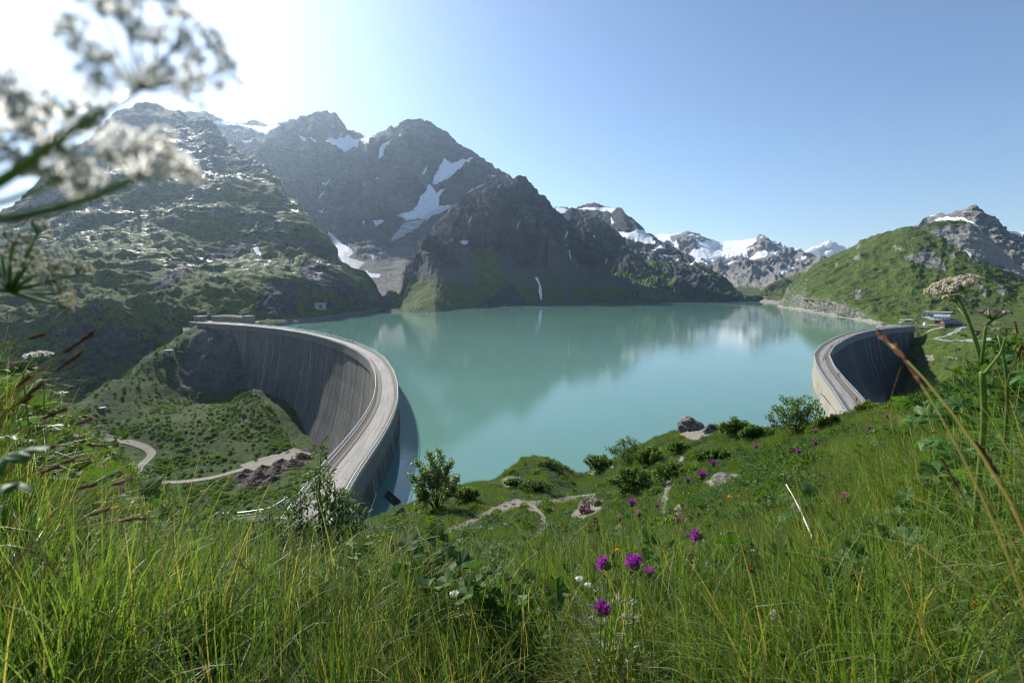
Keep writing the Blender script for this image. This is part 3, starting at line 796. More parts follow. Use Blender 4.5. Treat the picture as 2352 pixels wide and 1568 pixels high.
def b_shelf(A, P, n, PX, PY):
    A['grass'][:] = 1.0; A['scree'][:] = 0.5
    A['grass'] -= 0.8 * sstep(0, 6, poly_sd([(2025, 752), (2035, 742), (2075, 742), (2070, 756), (2050, 760)], PX, PY))
    A['grass'] -= 0.7 * sstep(0, 6, poly_sd([(2120, 815), (2150, 810), (2150, 830), (2125, 835)], PX, PY))
    k = 1 - sstep(1.5, 4, P[..., 2]); k = k * (PX < 2035) * (PY < 760)
    A['grass'] *= 1 - k
shelf_curves = [
       [(2012, 925, 480), (2060, 915, 500), (2150, 910, 450), (2300, 905, 380), (2500, 900, 340), (3000, 890, 330)],
       [(2012, 885, 575), (2060, 870, 578), (2100, 850, 530), (2200, 840, 480), (2400, 830, 430), (3000, 820, 400)],
       [(2012, 830, 600), (2060, 800, 610), (2085, 765, 622), (2110, 765, 615), (2150, 778, 560), (2200, 776, 545), (2400, 780, 500), (3000, 780, 480)],
       [(2012, 775, 640), (2030, 753, 680), (2060, 749, 670), (2100, 749, 650), (2150, 742, 640), (2200, 742, 640), (2400, 748, 600), (3000, 760, 560)],
       [(2012, 745, 760), (2030, 741, 760), (2060, 738, 760), (2100, 733, 760), (2150, 727, 780), (2200, 724, 780), (2400, 722, 780), (3000, 724, 760)],
       [(2012, 740, 850), (2060, 736, 860), (2200, 716, 880), (2400, 712, 900), (3000, 716, 880)]]
sheet('village_shelf', 2012, 3000, 300, shelf_curves, [24, 40, 40, 24, 16], lambda px, t: 7.0 * (1 - sstep(0.5, 0.8, t) * 0.8), 60, M_green, b_shelf, [],
      label='grassy shelf with road and huts beyond the right dam', seed=3.9, sm=5, back=0.3, keep=True)
DAM_LC = [(-31, 62), (-33.5, 77), (-35.2, 92), (-36, 108), (-37.8, 128), (-41.5, 152), (-48, 178), (-56.5, 206), (-70, 242), (-86, 275), (-108, 312), (-137, 352), (-172, 394), (-210, 430), (-252, 462), (-294, 487), (-338, 507)]
# ------------------------------------------------------------------ polar heightfields (valley below the left dam, near hillside)
class Polar:
    def __init__(s, ctrl, ys=0.6, c=0.06, lam=1e-4):
        A = []; E = []
        for p in ctrl:
            if p[0] == 'a':
                A.append((rad(p[1]), math.log(p[2]) * ys)); E.append(p[3] / p[2]); continue
            px, py = p[0], p[1]
            a, b, cc = [float(q) for q in ray(px, py)]
            r = p[2] if len(p) == 3 else (p[3] - H) / cc
            e = cc
            A.append((math.atan2(a, b), math.log(r) * ys)); E.append(e)
        s.A = np.array(A); s.E = np.array(E); s.ys = ys; s.c = c
        n = len(A)
        D = np.sqrt(((s.A[:, None] - s.A[None]) ** 2).sum(-1) + c * c)
        M = np.zeros((n + 3, n + 3)); M[:n, :n] = -D + lam * np.eye(n)
        Q = np.c_[np.ones(n), s.A]; M[:n, n:] = Q; M[n:, :n] = Q.T
        s.w = np.linalg.solve(M, np.r_[s.E, 0, 0, 0])
    def e(s, az, r):
        az = np.asarray(az, float); lr = np.log(r) * s.ys
        sh = np.broadcast(az, lr).shape
        az = np.broadcast_to(az, sh).ravel(); lr = np.broadcast_to(lr, sh).ravel()
        out = np.zeros(az.size)
        for i in range(0, az.size, 40000):
            a = az[i:i + 40000]; b = lr[i:i + 40000]
            D = np.sqrt((a[:, None] - s.A[None, :, 0]) ** 2 + (b[:, None] - s.A[None, :, 1]) ** 2 + s.c * s.c)
            out[i:i + 40000] = -D @ s.w[:-3] + s.w[-3] + s.w[-2] * a + s.w[-1] * b
        return out.reshape(sh)
    def z(s, x, y):
        r = np.hypot(x, y)
        return H + s.e(np.arctan2(x, y), r) * r

valley_ctrl = [
  # ridge line left, beyond it the ravine
  (440, 750, 600), (350, 812, 550), (250, 874, 490), (150, 932, 440), (50, 985, 400), (-100, 1060, 370), (-300, 1150, 350),
  (430, 800, 680), (350, 860, 630), (250, 930, 570), (150, 990, 520), (50, 1040, 480), (-100, 1100, 450), (-300, 1200, 450),
  (350, 900, 500), (330, 970, 420), (250, 950, 450), (150, 1010, 400), (50, 1060, 370),
  # floor and near slopes
  (330, 1050, 'z', -60), (250, 1010, 'z', -56), (180, 1060, 'z', -52), (310, 1090, 'z', -61), (400, 1110, 'z', -62), (480, 1100, 'z', -62), (560, 1080, 'z', -62),
  (640, 1052, 'z', -62), (690, 1044, 'z', -62), (770, 1046, 332), (740, 1003, 362), (700, 945, 418), (500, 1160, 'z', -61), (300, 1160, 'z', -58), (150, 1120, 'z', -50), (-100, 1180, 280), (-300, 1280, 260),
  (560, 1160, 'z', -58), (640, 1120, 'z', -52), (700, 1090, 'z', -50), (740, 1080, 'z', -56),
  (400, 1240, 'z', -55), (600, 1250, 'z', -42), (100, 1230, 'z', -45),
  # knoll
  (600, 902, 455), (570, 908, 450), (635, 907, 452), (560, 930, 425), (655, 925, 435), (690, 965, 400), (700, 1010, 372), (520, 955, 425), (440, 965, 425), (430, 1010, 'z', -55), (560, 1034, 'z', -59), (650, 1028, 'z', -59), (500, 1040, 'z', -60),
  (600, 930, 492), (660, 945, 450),
  # abutment spur
  (455, 757, 592), (500, 765, 572), (540, 770, 556), (395, 784, 575), (500, 757, 640), (460, 758, 650), (540, 760, 630), (600, 775, 548), (450, 790, 575), (430, 830, 560), (520, 770, 700), (430, 895, 525), (500, 898, 518), (560, 897, 512), (620, 885, 522), (480, 830, 546), (565, 830, 536), (620, 830, 540), (400, 945, 470), (480, 930, 480), (660, 800, 600),
  # under the lake beyond the dam, and below the dam on the near side
  (700, 800, 620), (760, 860, 480), (800, 900, 420), (850, 950, 330), (760, 1100, 260), (720, 1150, 200), (660, 1190, 160), (620, 1215, 120), (560, 1230, 120), (500, 1260, 100), (560, 1330, 80), (650, 1300, 80),
  (300, 1300, 120), (300, 1420, 70), (0, 1300, 150), (0, 1500, 70), (-300, 1400, 150), (-300, 1600, 70), (800, 1100, 200), (840, 1080, 200), (790, 1200, 110), (860, 1200, 110)]
VAL = Polar(valley_ctrl, 0.7, 0.05, 4e-3)

def polar_grid(P, az0, az1, na, r0, r1, nr, amp, L, seed, terr=None):
    az = np.linspace(az0, az1, na)[None, :]; r = np.exp(np.linspace(math.log(r0), math.log(r1), nr))[:, None]
    e = P.e(az, r)
    x = np.sin(az) * r; y = np.cos(az) * r
    z = H + e * r
    return az, r, x, y, z

az, r, x, y, z = polar_grid(VAL, rad(-62), rad(-16), 400, 62, 760, 300, 0, 0, 0)
amp = 2.5 * sstep(60, 250, r) + 3.0 * sstep(-50, -25, z)
spur = sstep(-40, 10, poly_sd([(410, 900), (440, 775), (470, 750), (640, 758), (640, 905)], *project(x, y, z)))
amp = amp + 9 * spur
road_px = [(150, 985), (210, 1003), (262, 1010), (300, 1016), (335, 1028), (352, 1042), (340, 1055), (318, 1072), (312, 1090), (325, 1103), (360, 1109), (430, 1106), (490, 1097), (540, 1083), (590, 1068), (640, 1052)]
road_w = np.array([VAL.z(*np.array(on_z(a, b, -60.0))[:2]) for a, b in road_px])
road_xy = []
for a, b in road_px:
    q = on_z(a, b, -60.5)
    for _ in range(6):
        zz = float(VAL.z(q.x, q.y)); q = on_z(a, b, zz)
    road_xy.append((q.x, q.y, zz))
def curve_pts(P, n):
    P = np.asarray(P, float); t = np.r_[0, np.cumsum(np.linalg.norm(np.diff(P, axis=0), axis=1))]
    s = np.linspace(0, t[-1], n)
    Q = np.stack([np.interp(s, t, P[:, k]) for k in range(P.shape[1])], 1)
    k = max(1, n // (len(P) * 2))
    return np.stack([smooth1(Q[:, j], k) for j in range(P.shape[1])], 1)
road_c = curve_pts(road_xy, 120)
rdist = line_d(road_c[::3], x, y)
flat = sstep(4, 14, rdist)
d = (ridged(x / 55 + 2, y / 55, z / 55, 6) - 0.45) + 0.35 * fbm(x / 14, y / 14, z / 14, 4)
bump_ = np.abs(fbm(x / 7.0, y / 7.0, 4.4, 3)) * 2.2
# keep clear of dam and lake side
z2 = z + amp * d * flat + bump_ * flat * sstep(80, 200, r)
zr = np.interp(0, [0], [0])
LAKEP = DAM_LC + [(-420, 640), (-560, 860), (-620, 1200), (0, 1200), (0, 300), (-10, 62)]
lk = poly_sd(LAKEP, x, y)
z2 = np.where(lk > 2, np.minimum(z2, -4 - lk * 0.3), z2)
V3 = np.stack([x, y, z2], -1)
PXv, PYv = project(x, y, z)
def b_valley(A, P, n, PX, PY):
    A['grass'][:] = 1.05 - 0.6 * sstep(0.72, 0.4, n[..., 2]) - 0.62 * spur
    A['scree'][:] = 0.45
    nn = fbm(x / 30, y / 30, 2.2, 4)
    A['grass'] -= 0.9 * sstep(0.25, 0.40, nn) * sstep(0, 20, poly_sd([(420, 1000), (430, 930), (640, 930), (700, 960), (700, 1010), (450, 1030)], PX, PY))
    for poly, v in (([(540, 1100), (600, 1068), (640, 1048), (705, 1028), (712, 1040), (690, 1058), (640, 1090), (600, 1125), (545, 1118)], 0.95),
                    ([(600, 1055), (650, 1035), (706, 1032), (690, 1048), (620, 1066)], 1.0)):
        A['grass'] -= v * sstep(-3, 4, poly_sd(poly, PX, PY))
    A['grass'] -= 0.8 * sstep(3.4, 2.0, rdist)
    A['scree'] += 0.5 * sstep(3.4, 2.0, rdist)
M_valley = terrain_mat('valley_turf', ((0.05, 0.05, 0.052), (0.13, 0.13, 0.125)), ((0.018, 0.038, 0.007), (0.048, 0.082, 0.014)),
                       ((0.10, 0.088, 0.075), (0.19, 0.165, 0.14)), L=14, bump=1.6)
finish_sheet('valley_floor', V3, PXv, PYv, b_valley, [], M_valley, 'shrubby valley below the left dam', True)

# near hillside
near_ctrl = []
def col(px, pts):
    for py, r in pts: near_ctrl.append((px, py, r))
col(-700, [(2400, 1.2), (1700, 2.5), (1350, 7), (1300, 14), (1500, 30), (1750, 60), (2000, 120)])
col(-250, [(2600, 1.1), (1600, 1.6), (1300, 2.6), (1060, 3.6), (905, 6), (925, 9), (1120, 20), (1400, 40), (1600, 90)])
col(0, [(2400, 1.0), (1568, 1.75), (1330, 2.6), (1150, 3.5), (1030, 4.7), (950, 6.6), (965, 10), (1130, 22), (1350, 60), (1500, 110)])
col(200, [(2400, 1.0), (1568, 1.9), (1380, 3.0), (1200, 4.8), (1065, 8.4), (1080, 12), (1240, 28), (1380, 60), (1500, 110)])
col(400, [(1568, 2.0), (1400, 3.7), (1270, 7), (1200, 11), (1215, 16), (1290, 30), (1400, 60), (1500, 110)])
col(600, [(2400, 1.0), (1568, 2.0), (1410, 3.9), (1300, 7.5), (1240, 13), (1232, 22), (1218, 45), (1208, 72), (1212, 84), (1300, 110)])
col(720, [(1300, 9), (1250, 18), (1225, 40), (1210, 70), (1225, 82), (1330, 110)])
col(800, [(1568, 2.0), (1410, 4.1), (1310, 8), (1255, 17), (1225, 30), (1215, 42), (1225, 60), (1260, 85), (1360, 115)])
col(900, [(1568, 2.0), (1420, 4.1), (1320, 9), (1255, 19), (1205, 31), (1178, 41), (1195, 52), (1280, 80), (1400, 115)])
col(1000, [(2500, 1.0), (1568, 2.05), (1420, 4.2), (1320, 9.5), (1250, 20), (1205, 28), (1165, 36), (1135, 43), (1160, 52), (1280, 75), (1420, 115)])
col(1100, [(1420, 4.2), (1320, 10), (1240, 21), (1190, 30), (1150, 37), (1112, 47), (1150, 58), (1260, 75), (1400, 115)])
col(1200, [(1568, 2.05), (1420, 4.2), (1320, 10), (1230, 23), (1160, 35), (1125, 42), (1090, 50), (1060, 55), (1110, 66), (1260, 85), (1400, 115)])
col(1265, [(1320, 10), (1230, 23), (1165, 34), (1130, 42), (1075, 50), (1056, 54), (1090, 62), (1250, 85)])
col(1330, [(1320, 10), (1235, 22), (1175, 32), (1140, 40), (1115, 48), (1090, 56), (1130, 68), (1300, 100)])
col(1400, [(2500, 1.0), (1568, 2.0), (1410, 4.0), (1310, 9), (1250, 17), (1190, 27), (1130, 38), (1072, 50), (1060, 55), (1100, 66), (1300, 100)])
col(1500, [(1300, 8.5), (1240, 15), (1170, 25), (1090, 38), (1020, 50), (1015, 54), (1070, 66), (1260, 100)])
col(1600, [(1568, 1.95), (1400, 3.8), (1285, 8), (1210, 14), (1130, 23), (1050, 36), (985, 48), (982, 52), (1050, 64), (1250, 100)])
col(1700, [(1270, 7.6), (1170, 14), (1090, 24), (1020, 36), (985, 45), (990, 50), (1060, 64), (1220, 100)])
col(1800, [(2400, 1.0), (1568, 1.9), (1400, 3.6), (1260, 7), (1150, 12.5), (1070, 22), (1005, 34), (988, 44), (1010, 55), (1100, 80), (1180, 120)])
col(1900, [(1240, 6.8), (1120, 12), (1040, 21), (985, 32), (968, 42), (985, 60), (1060, 110)])
col(2000, [(1568, 1.8), (1400, 3.1), (1230, 5.3), (1100, 9.5), (1020, 19), (965, 29), (950, 38), (952, 60), (962, 110), (985, 185), (1040, 220)])
col(2150, [(2200, 1.0), (1568, 1.7), (1400, 2.5), (1220, 3.9), (1080, 5.8), (990, 9.5), (930, 17), (912, 27), (930, 60), (960, 120), (1000, 220)])
col(2352, [(1568, 1.5), (1400, 2.1), (1220, 3.0), (1080, 4.0), (970, 5.4), (900, 8.5), (876, 14), (910, 40), (960, 120), (1000, 220)])
col(2700, [(2200, 0.9), (1568, 1.35), (1220, 3), (1050, 5), (900, 9), (850, 14), (880, 40), (960, 140)])
col(3300, [(1568, 1.2), (1100, 3), (860, 8), (800, 14), (860, 60), (960, 140)])
# beside and behind the viewer: (azimuth in degrees, range, height against the eye)
for a_, pts_ in ((90, ((1, -1.62), (2.5, -1.42), (6, -.8), (14, .6), (40, 4), (235, 10))), (130, ((1, -1.58), (3, -1.15), (10, 1.0), (40, 6), (235, 20))),
                 (180, ((1, -1.55), (3, -1.0), (10, 1.2), (40, 8), (235, 25))), (-180, ((1, -1.55), (3, -1.0), (10, 1.2), (40, 8), (235, 25))),
                 (230, ((1, -1.62), (3, -1.3), (10, .2), (40, 2))), (-230, ((1, -1.58), (3, -1.15), (10, 1.0), (40, 6))),
                 (-130, ((1, -1.62), (3, -1.3), (10, .2), (40, 2), (235, -10))), (-92, ((1, -1.68), (3, -1.75), (10, -2.6), (40, -14), (235, -90)))):
    for r_, z_ in pts_: near_ctrl.append(('a', a_, r_, z_))
NEAR = Polar(near_ctrl, 0.35, 0.05, 2e-4)
path_px = [(985, 1236), (1020, 1222), (1060, 1207), (1110, 1184), (1150, 1163), (1185, 1151), (1215, 1158), (1240, 1180), (1250, 1200), (1240, 1222), (1215, 1248)]
path2_px = [(1215, 1152), (1260, 1150), (1310, 1142), (1370, 1135)]
path3_px = [(1526, 1190), (1524, 1155), (1535, 1110), (1560, 1075), (1566, 1050)]

az = np.concatenate([np.linspace(rad(-180), rad(-74), 70)[:-1], np.linspace(rad(-74), rad(80), 560), np.linspace(rad(80), rad(180), 66)[1:]])[None, :]
r = np.concatenate([[0.02, 0.2, 0.5], np.exp(np.linspace(math.log(0.75), math.log(235), 420))])[:, None]
rc_ = np.maximum(r, 0.9)
ee = NEAR.e(az, rc_)
ee = np.where(np.abs(np.abs(az) - math.pi) < 1e-6, 0.5 * (ee[:, :1] + ee[:, -1:]), ee)
zr_ = ee * rc_; zc_ = float(zr_[3].mean())
z = H + np.where(r < 0.9, zc_ + (zr_ - zc_) * (r / 0.9), zr_)
x = np.sin(az) * r; y = np.cos(az) * r
PXn, PYn = project(x, y, z)
front_ = (np.abs(az) < rad(85)) & (r > 0.5)
PXn = np.where(front_, PXn, -9999.0); PYn = np.where(front_, PYn, 9999.0)
na = 0.05 * sstep(0.5, 3, r) + 0.35 * sstep(10, 35, r)
dn = fbm(x / 6.0, y / 6.0, 0.3, 5) + 0.45 * fbm(x / 1.1, y / 1.1, 0.3, 3) * sstep(20, 4, r)
pathd = np.minimum(line_d(path_px, PXn, PYn), np.minimum(line_d(path2_px, PXn, PYn) * 1.8, line_d(path3_px, PXn, PYn) * 1.5))
pathd = pathd + 5 * fbm(PXn / 9, PYn / 9, 2.0, 4)
pathm = sstep(13, 7, pathd) * (r < 60) * (r > 12)
zn = z + na * dn * (1 - 0.8 * pathm) - 0.16 * pathm
rockm = np.zeros_like(x)
for poly in ([(1562, 1000), (1570, 962), (1590, 960), (1620, 975), (1640, 992), (1600, 1010)], [(1150, 1104), (1170, 1096), (1195, 1096), (1190, 1116), (1160, 1118)],
             [(1310, 1185), (1330, 1170), (1385, 1150), (1380, 1170), (1330, 1195)], [(1620, 1108), (1660, 1090), (1700, 1090), (1640, 1120)]):
    rockm = np.maximum(rockm, sstep(-6, 3, poly_sd(poly, PXn, PYn)) * (r < 60) * (r > 12))
def b_near(A, P, n, PX, PY):
    A['grass'][:] = 1.2
    A['scree'][:] = 1.0
    A['grass'] -= 1.2 * np.maximum(pathm, rockm)
    A['grass'] -= 0.9 * (P[..., 2] < 9) * (r > 60)
M_near = terrain_mat('meadow_soil', ((0.12, 0.11, 0.10), (0.22, 0.20, 0.18)), ((0.020, 0.034, 0.009), (0.040, 0.062, 0.014)),
                     ((0.12, 0.108, 0.092), (0.25, 0.225, 0.195)), L=3.0, bump=0.10)
Vn = np.stack([x, y, zn], -1)
finish_sheet('meadow_ground', Vn, PXn, PYn, b_near, [], M_near, 'steep meadow hillside under the viewer', True)
_c = slice(69, 69 + 560); _r3 = slice(3, None)
NEAR_GRID = dict(az=az[:, _c], r=r[_r3], x=x[_r3, _c], y=y[_r3, _c], z=zn[_r3, _c], path=np.maximum(pathm, rockm)[_r3, _c])
assert abs(az[0, 69] - rad(-74)) < 1e-6
print('terrain done', round(time.time() - T0, 1))
# ------------------------------------------------------------------ dams (centre lines, metres) and lake
DAM_L = [(-31, 62), (-33.5, 77), (-35.2, 92), (-36, 108), (-37.8, 128), (-41.5, 152), (-48, 178), (-56.5, 206), (-70, 242), (-86, 275), (-108, 312), (-137, 352), (-172, 394), (-210, 430), (-252, 462), (-294, 487), (-338, 507)]
DAM_R = [(98, 126), (107, 143), (117.5, 162), (131, 188), (149, 221), (174, 262), (205, 303), (240, 343), (276, 381), (312, 413), (350, 440), (398, 466)]
def resample(P, step):
    P = np.asarray(P, float)
    t = np.r_[0, np.cumsum(np.linalg.norm(np.diff(P, axis=0), axis=1))]
    n = max(2, int(round(t[-1] / step))) + 1
    s = np.linspace(0, t[-1], n)
    # Catmull-Rom through chord length, then light smoothing
    Q = np.stack([np.interp(s, t, P[:, k]) for k in range(2)], 1)
    k = int(14 / step)
    Q = np.stack([smooth1(Q[:, 0], k), smooth1(Q[:, 1], k)], 1)
    return Q, s

M_water = (lambda t: (
    t.done((lambda p, nb: t.bsdf(
        t.mix(t.step(t.noise(p, 0.004, 3), 0.3, 0.7), (0.100, 0.215, 0.175), (0.120, 0.240, 0.200)),
        t.mixf(t.step(t.noise(t.mapv(p, (0.006, 0.0025, 1)), 1.0, 3), 0.48, 0.62), 0.02, 0.085), 0.5, nb, IOR=1.33))
        (t.pos(), t.bump(t.math('ADD', t.noise(t.mapv(t.pos(), (0.5, 1.1, 1)), 1.0, 4, 0.6), t.math('MULTIPLY', t.noise(t.mapv(t.pos(), (0.05, 0.16, 1)), 1.0, 3), 2.2)), 0.019, 0.8)))
    ))(NT('glacial_water'))

cl, _ = resample(DAM_L, 6); cr, _ = resample(DAM_R, 6)
poly = [tuple(p) for p in cl] + [(-420, 640), (-560, 860), (-620, 1200), (-300, 1700), (300, 2300), (1200, 2600), (1800, 1900), (1400, 1100), (900, 800), (560, 560)] + [tuple(p) for p in cr[::-1]] + [(85, 95), (40, 66), (0, 58)]
bmv = [(a, b, 0.0) for a, b in poly]
me = bpy.data.meshes.new('lake')
me.from_pydata(bmv, [], [tuple(range(len(bmv)))])
me.update()
import bmesh
bm_ = bmesh.new(); bm_.from_mesh(me)
for f in bm_.faces:
    if f.normal.z < 0: f.normal_flip()
bmesh.ops.triangulate(bm_, faces=bm_.faces)
bm_.to_mesh(me); bm_.free()
link('lake_water', me, M_water, kind='structure', label='turquoise reservoir water between the two dams')
# ------------------------------------------------------------------ dams
def concrete_mat(name, base, dark, stain=0.6, white=0.5, Lb=14.0, lift=3.0, band_gain=1.25):
    t = NT(name)
    u = t.attr('u'); zz = t.node('ShaderNodeSeparateXYZ'); t.l.new(t.pos(), zz.inputs[0]); z = zz.outputs[2]
    cmb = t.node('ShaderNodeCombineXYZ'); t.l.new(u, cmb.inputs[0]); t.l.new(z, cmb.inputs[1])
    oi = t.node('ShaderNodeObjectInfo').outputs['Random']; t.l.new(t.math('MULTIPLY', oi, 3.0), cmb.inputs[2])
    uv = cmb.outputs[0]
    n0 = t.noise(uv, 0.25, 5)
    st = t.noise(t.mapv(uv, (0.55, 0.035, 1)), 1.0, 6, 0.65)
    st2 = t.noise(t.mapv(uv, (1.6, 0.02, 1)), 1.0, 4, 0.6)
    c = t.mix(t.step(n0, 0.3, 0.7), base, tuple(b * 1.25 for b in base))
    c = t.mix(t.math('MULTIPLY', oi, 0.35), c, dark)
    depth = t.step(z, 10.0, -35.0)
    k = t.math('MULTIPLY', t.step(t.math('ADD', st, t.math('MULTIPLY', depth, 0.06)), 0.47, 0.66), stain)
    c = t.mix(k, c, dark)
    c = t.mix(t.math('MULTIPLY', t.step(st2, 0.62, 0.74), stain * 0.35), c, tuple(d * 0.6 for d in dark))
    # pour lines
    fr = t.math('FRACT', t.math('DIVIDE', z, lift))
    ln = t.math('LESS_THAN', fr, 0.05)
    c = t.mix(t.math('MULTIPLY', ln, 0.4), c, tuple(d * 0.7 for d in dark))
    fl = t.math('FLOOR', t.math('DIVIDE', z, lift)); fu = t.math('FLOOR', t.math('DIVIDE', u, Lb))
    cm2 = t.node('ShaderNodeCombineXYZ'); t.l.new(fl, cm2.inputs[0]); t.l.new(fu, cm2.inputs[1])
    wn_ = t.node('ShaderNodeTexWhiteNoise'); t.l.new(cm2.outputs[0], wn_.inputs[0])
    c = t.mix(t.math('MULTIPLY', wn_.outputs[0], 0.16), c, (0.09, 0.085, 0.08))
    # lime streaks near the joints and leaching from some pour lines
    fj = t.math('FRACT', t.math('ADD', t.math('DIVIDE', u, Lb), 0.5))
    dj = t.math('ABSOLUTE', t.math('SUBTRACT', fj, 0.5))
    wv = t.noise(t.mapv(uv, (0.3, 0.09, 1)), 1.0, 4)
    jl = t.math('SUBTRACT', 1.0, t.step(dj, 0.010, 0.040))
    jl = t.math('MULTIPLY', jl, t.step(wv, 0.30, 0.48))
    jn = t.node('ShaderNodeTexWhiteNoise'); jn.noise_dimensions = '1D'; t.set(jn.inputs['W'], t.math('FLOOR', t.math('ADD', t.math('DIVIDE', u, Lb), 0.5)))
    jr = jn.outputs[0]
    jl = t.math('MULTIPLY', jl, t.math('MULTIPLY_ADD', jr, 1.1, -0.1, clamp=True))
    zlim = t.math('MULTIPLY_ADD', jr, -95.0, 40.0)
    jl = t.math('MULTIPLY', jl, t.math('MAXIMUM', 0.3, t.step(t.math('SUBTRACT', z, zlim), -30.0, 6.0)))
    jl = t.math('MULTIPLY', jl, t.math('LESS_THAN', z, 4.3))
    drp = t.noise(t.mapv(uv, (0.9, 0.16, 1), loc=(0, 3, 0)), 1.0, 3, 0.5)
    big = t.noise(uv, 0.045, 2)
    dr = t.math('MULTIPLY', t.step(drp, 0.63, 0.70), t.step(big, 0.54, 0.62))
    dr = t.math('MULTIPLY', dr, t.math('LESS_THAN', z, 2.0))
    wk = t.math('MULTIPLY', t.math('MAXIMUM', jl, t.math('MULTIPLY', dr, 0.7)), white)
    c = t.mix(wk, c, (0.62, 0.62, 0.60))
    c = t.mix(t.math('MULTIPLY', t.math('GREATER_THAN', z, 4.75), 0.75), c, tuple(min(.5, b * band_gain) for b in base))
    nb = t.bump(t.noise(uv, 2.0, 4), 0.05)
    return t.done(t.bsdf(c, 0.85, 0.2, nb))

M_damL = concrete_mat('old_concrete', (0.150, 0.138, 0.122), (0.045, 0.042, 0.042), 0.75, 0.6)
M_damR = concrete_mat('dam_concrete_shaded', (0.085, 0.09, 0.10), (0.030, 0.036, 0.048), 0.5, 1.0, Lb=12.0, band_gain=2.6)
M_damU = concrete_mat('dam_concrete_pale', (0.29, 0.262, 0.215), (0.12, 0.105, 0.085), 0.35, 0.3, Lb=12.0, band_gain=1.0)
M_damUL = concrete_mat('dam_concrete_streaked', (0.13, 0.125, 0.115), (0.014, 0.014, 0.016), 1.0, 0.45)
def deck_mat():
    t = NT('deck_concrete'); 
    u = t.attr('u'); w = t.attr('w')
    cmb = t.node('ShaderNodeCombineXYZ'); t.l.new(u, cmb.inputs[0]); t.l.new(w, cmb.inputs[1])
    n = t.noise(t.mapv(cmb.outputs[0], (0.05, 1.1, 1)), 1.0, 5, 0.6); n2 = t.noise(cmb.outputs[0], 0.7, 5)
    c = t.mix(t.step(n, 0.35, 0.65), (0.20, 0.185, 0.165), (0.29, 0.275, 0.25))
    c = t.mix(t.math('MULTIPLY', t.step(n2, 0.45, 0.7), 0.4), c, (0.15, 0.138, 0.12))
    fj = t.math('FRACT', t.math('DIVIDE', u, 14.0))
    c = t.mix(t.math('MULTIPLY', t.math('LESS_THAN', fj, 0.012), 0.7), c, (0.08, 0.075, 0.07))
    return t.done(t.bsdf(c, 0.8, 0.25))
M_deck = deck_mat()
M_walk = simple('walkway_concrete', (0.145, 0.125, 0.10), 0.85, 0.2, 0.25, 0.8)
M_kerb = simple('kerb_concrete', (0.26, 0.245, 0.225), 0.8, 0.2, 0.2, 1.0)
M_steel = simple('galvanised_steel', (0.62, 0.63, 0.64), 0.35, 0.5, 0.08, 2.0, metallic=0.4)
M_gutter = simple('gutter_iron', (0.07, 0.065, 0.06), 0.6, 0.3, 0.2, 2.0)

def strip_mesh(name, Q, N, S, o0, o1, z0, z1=None, attrs=True):
    z1 = z0 if z1 is None else z1
    n = len(Q)
    A = np.c_[Q + N * o0, np.full(n, z0)]; B = np.c_[Q + N * o1, np.full(n, z1)]
    V = np.stack([A, B], 1).reshape(-1, 3)
    F_ = np.stack([np.arange(n - 1) * 2, np.arange(n - 1) * 2 + 1, np.arange(n - 1) * 2 + 3, np.arange(n - 1) * 2 + 2], 1)
    if o1 < o0: pass
    return mesh_np(name, V, F_, True, {'u': np.repeat(S, 2), 'w': np.tile([o0, o1], n)})

def prism_along(mb, Q, N, o0, o1, z0, z1):
    n = len(Q)
    R = []
    for o, zz in ((o0, z0), (o1, z0), (o1, z1), (o0, z1)):
        R.append(np.c_[Q + N * o, np.full(n, zz)])
    V = np.stack(R, 1).reshape(-1, 3)
    fs = []
    for i in range(n - 1):
        for k in range(4):
            k2 = (k + 1) % 4
            fs.append((i * 4 + k, i * 4 + k2, (i + 1) * 4 + k2, (i + 1) * 4 + k))
    fs += [(0, 1, 2, 3), tuple((n - 1) * 4 + k for k in (3, 2, 1, 0))]
    mb.add(V.tolist(), fs)

def railing(parent, Q, N, S, o, z, near=200, label=None):
    mb = MB()
    pts = np.c_[Q + N * o, np.full(len(Q), z)]
    mb.tube([p + np.array((0, 0, 1.15)) for p in pts], 0.075, 5)
    top = mb.build('railing', M_steel, parent, label=label)
    mb = MB()
    for h_ in (0.18, 0.62):
        mb.tube([p + np.array((0, 0, h_)) for p in pts], 0.03, 4)
    mb.build('rail', M_steel, top)
    mp = MB()
    s = np.arange(0.5, S[-1], 2.5)
    X = np.interp(s, S, pts[:, 0]); Y = np.interp(s, S, pts[:, 1])
    for a, b in zip(X, Y): mp.box((a, b, z + 0.55), (0.09, 0.09, 1.1))
    mp.build('post', M_steel, top, kind='stuff', smooth=False)
    mp = MB()
    s = np.arange(0.3, S[-1], 0.30)
    X = np.interp(s, S, pts[:, 0]); Y = np.interp(s, S, pts[:, 1])
    for a, b in zip(X, Y):
        if a * a + b * b < near ** 2:
            k = 0.014
            mp.add([(a - k, b, z + .15), (a + k, b, z + .15), (a + k, b, z + 1.1), (a - k, b, z + 1.1), (a, b - k, z + .15), (a, b + k, z + .15), (a, b + k, z + 1.1), (a, b - k, z + 1.1)],
                   [(0, 1, 2, 3), (4, 5, 6, 7)])
    if mp.v: mp.build('baluster', M_steel, top, kind='stuff', smooth=False)
    return top

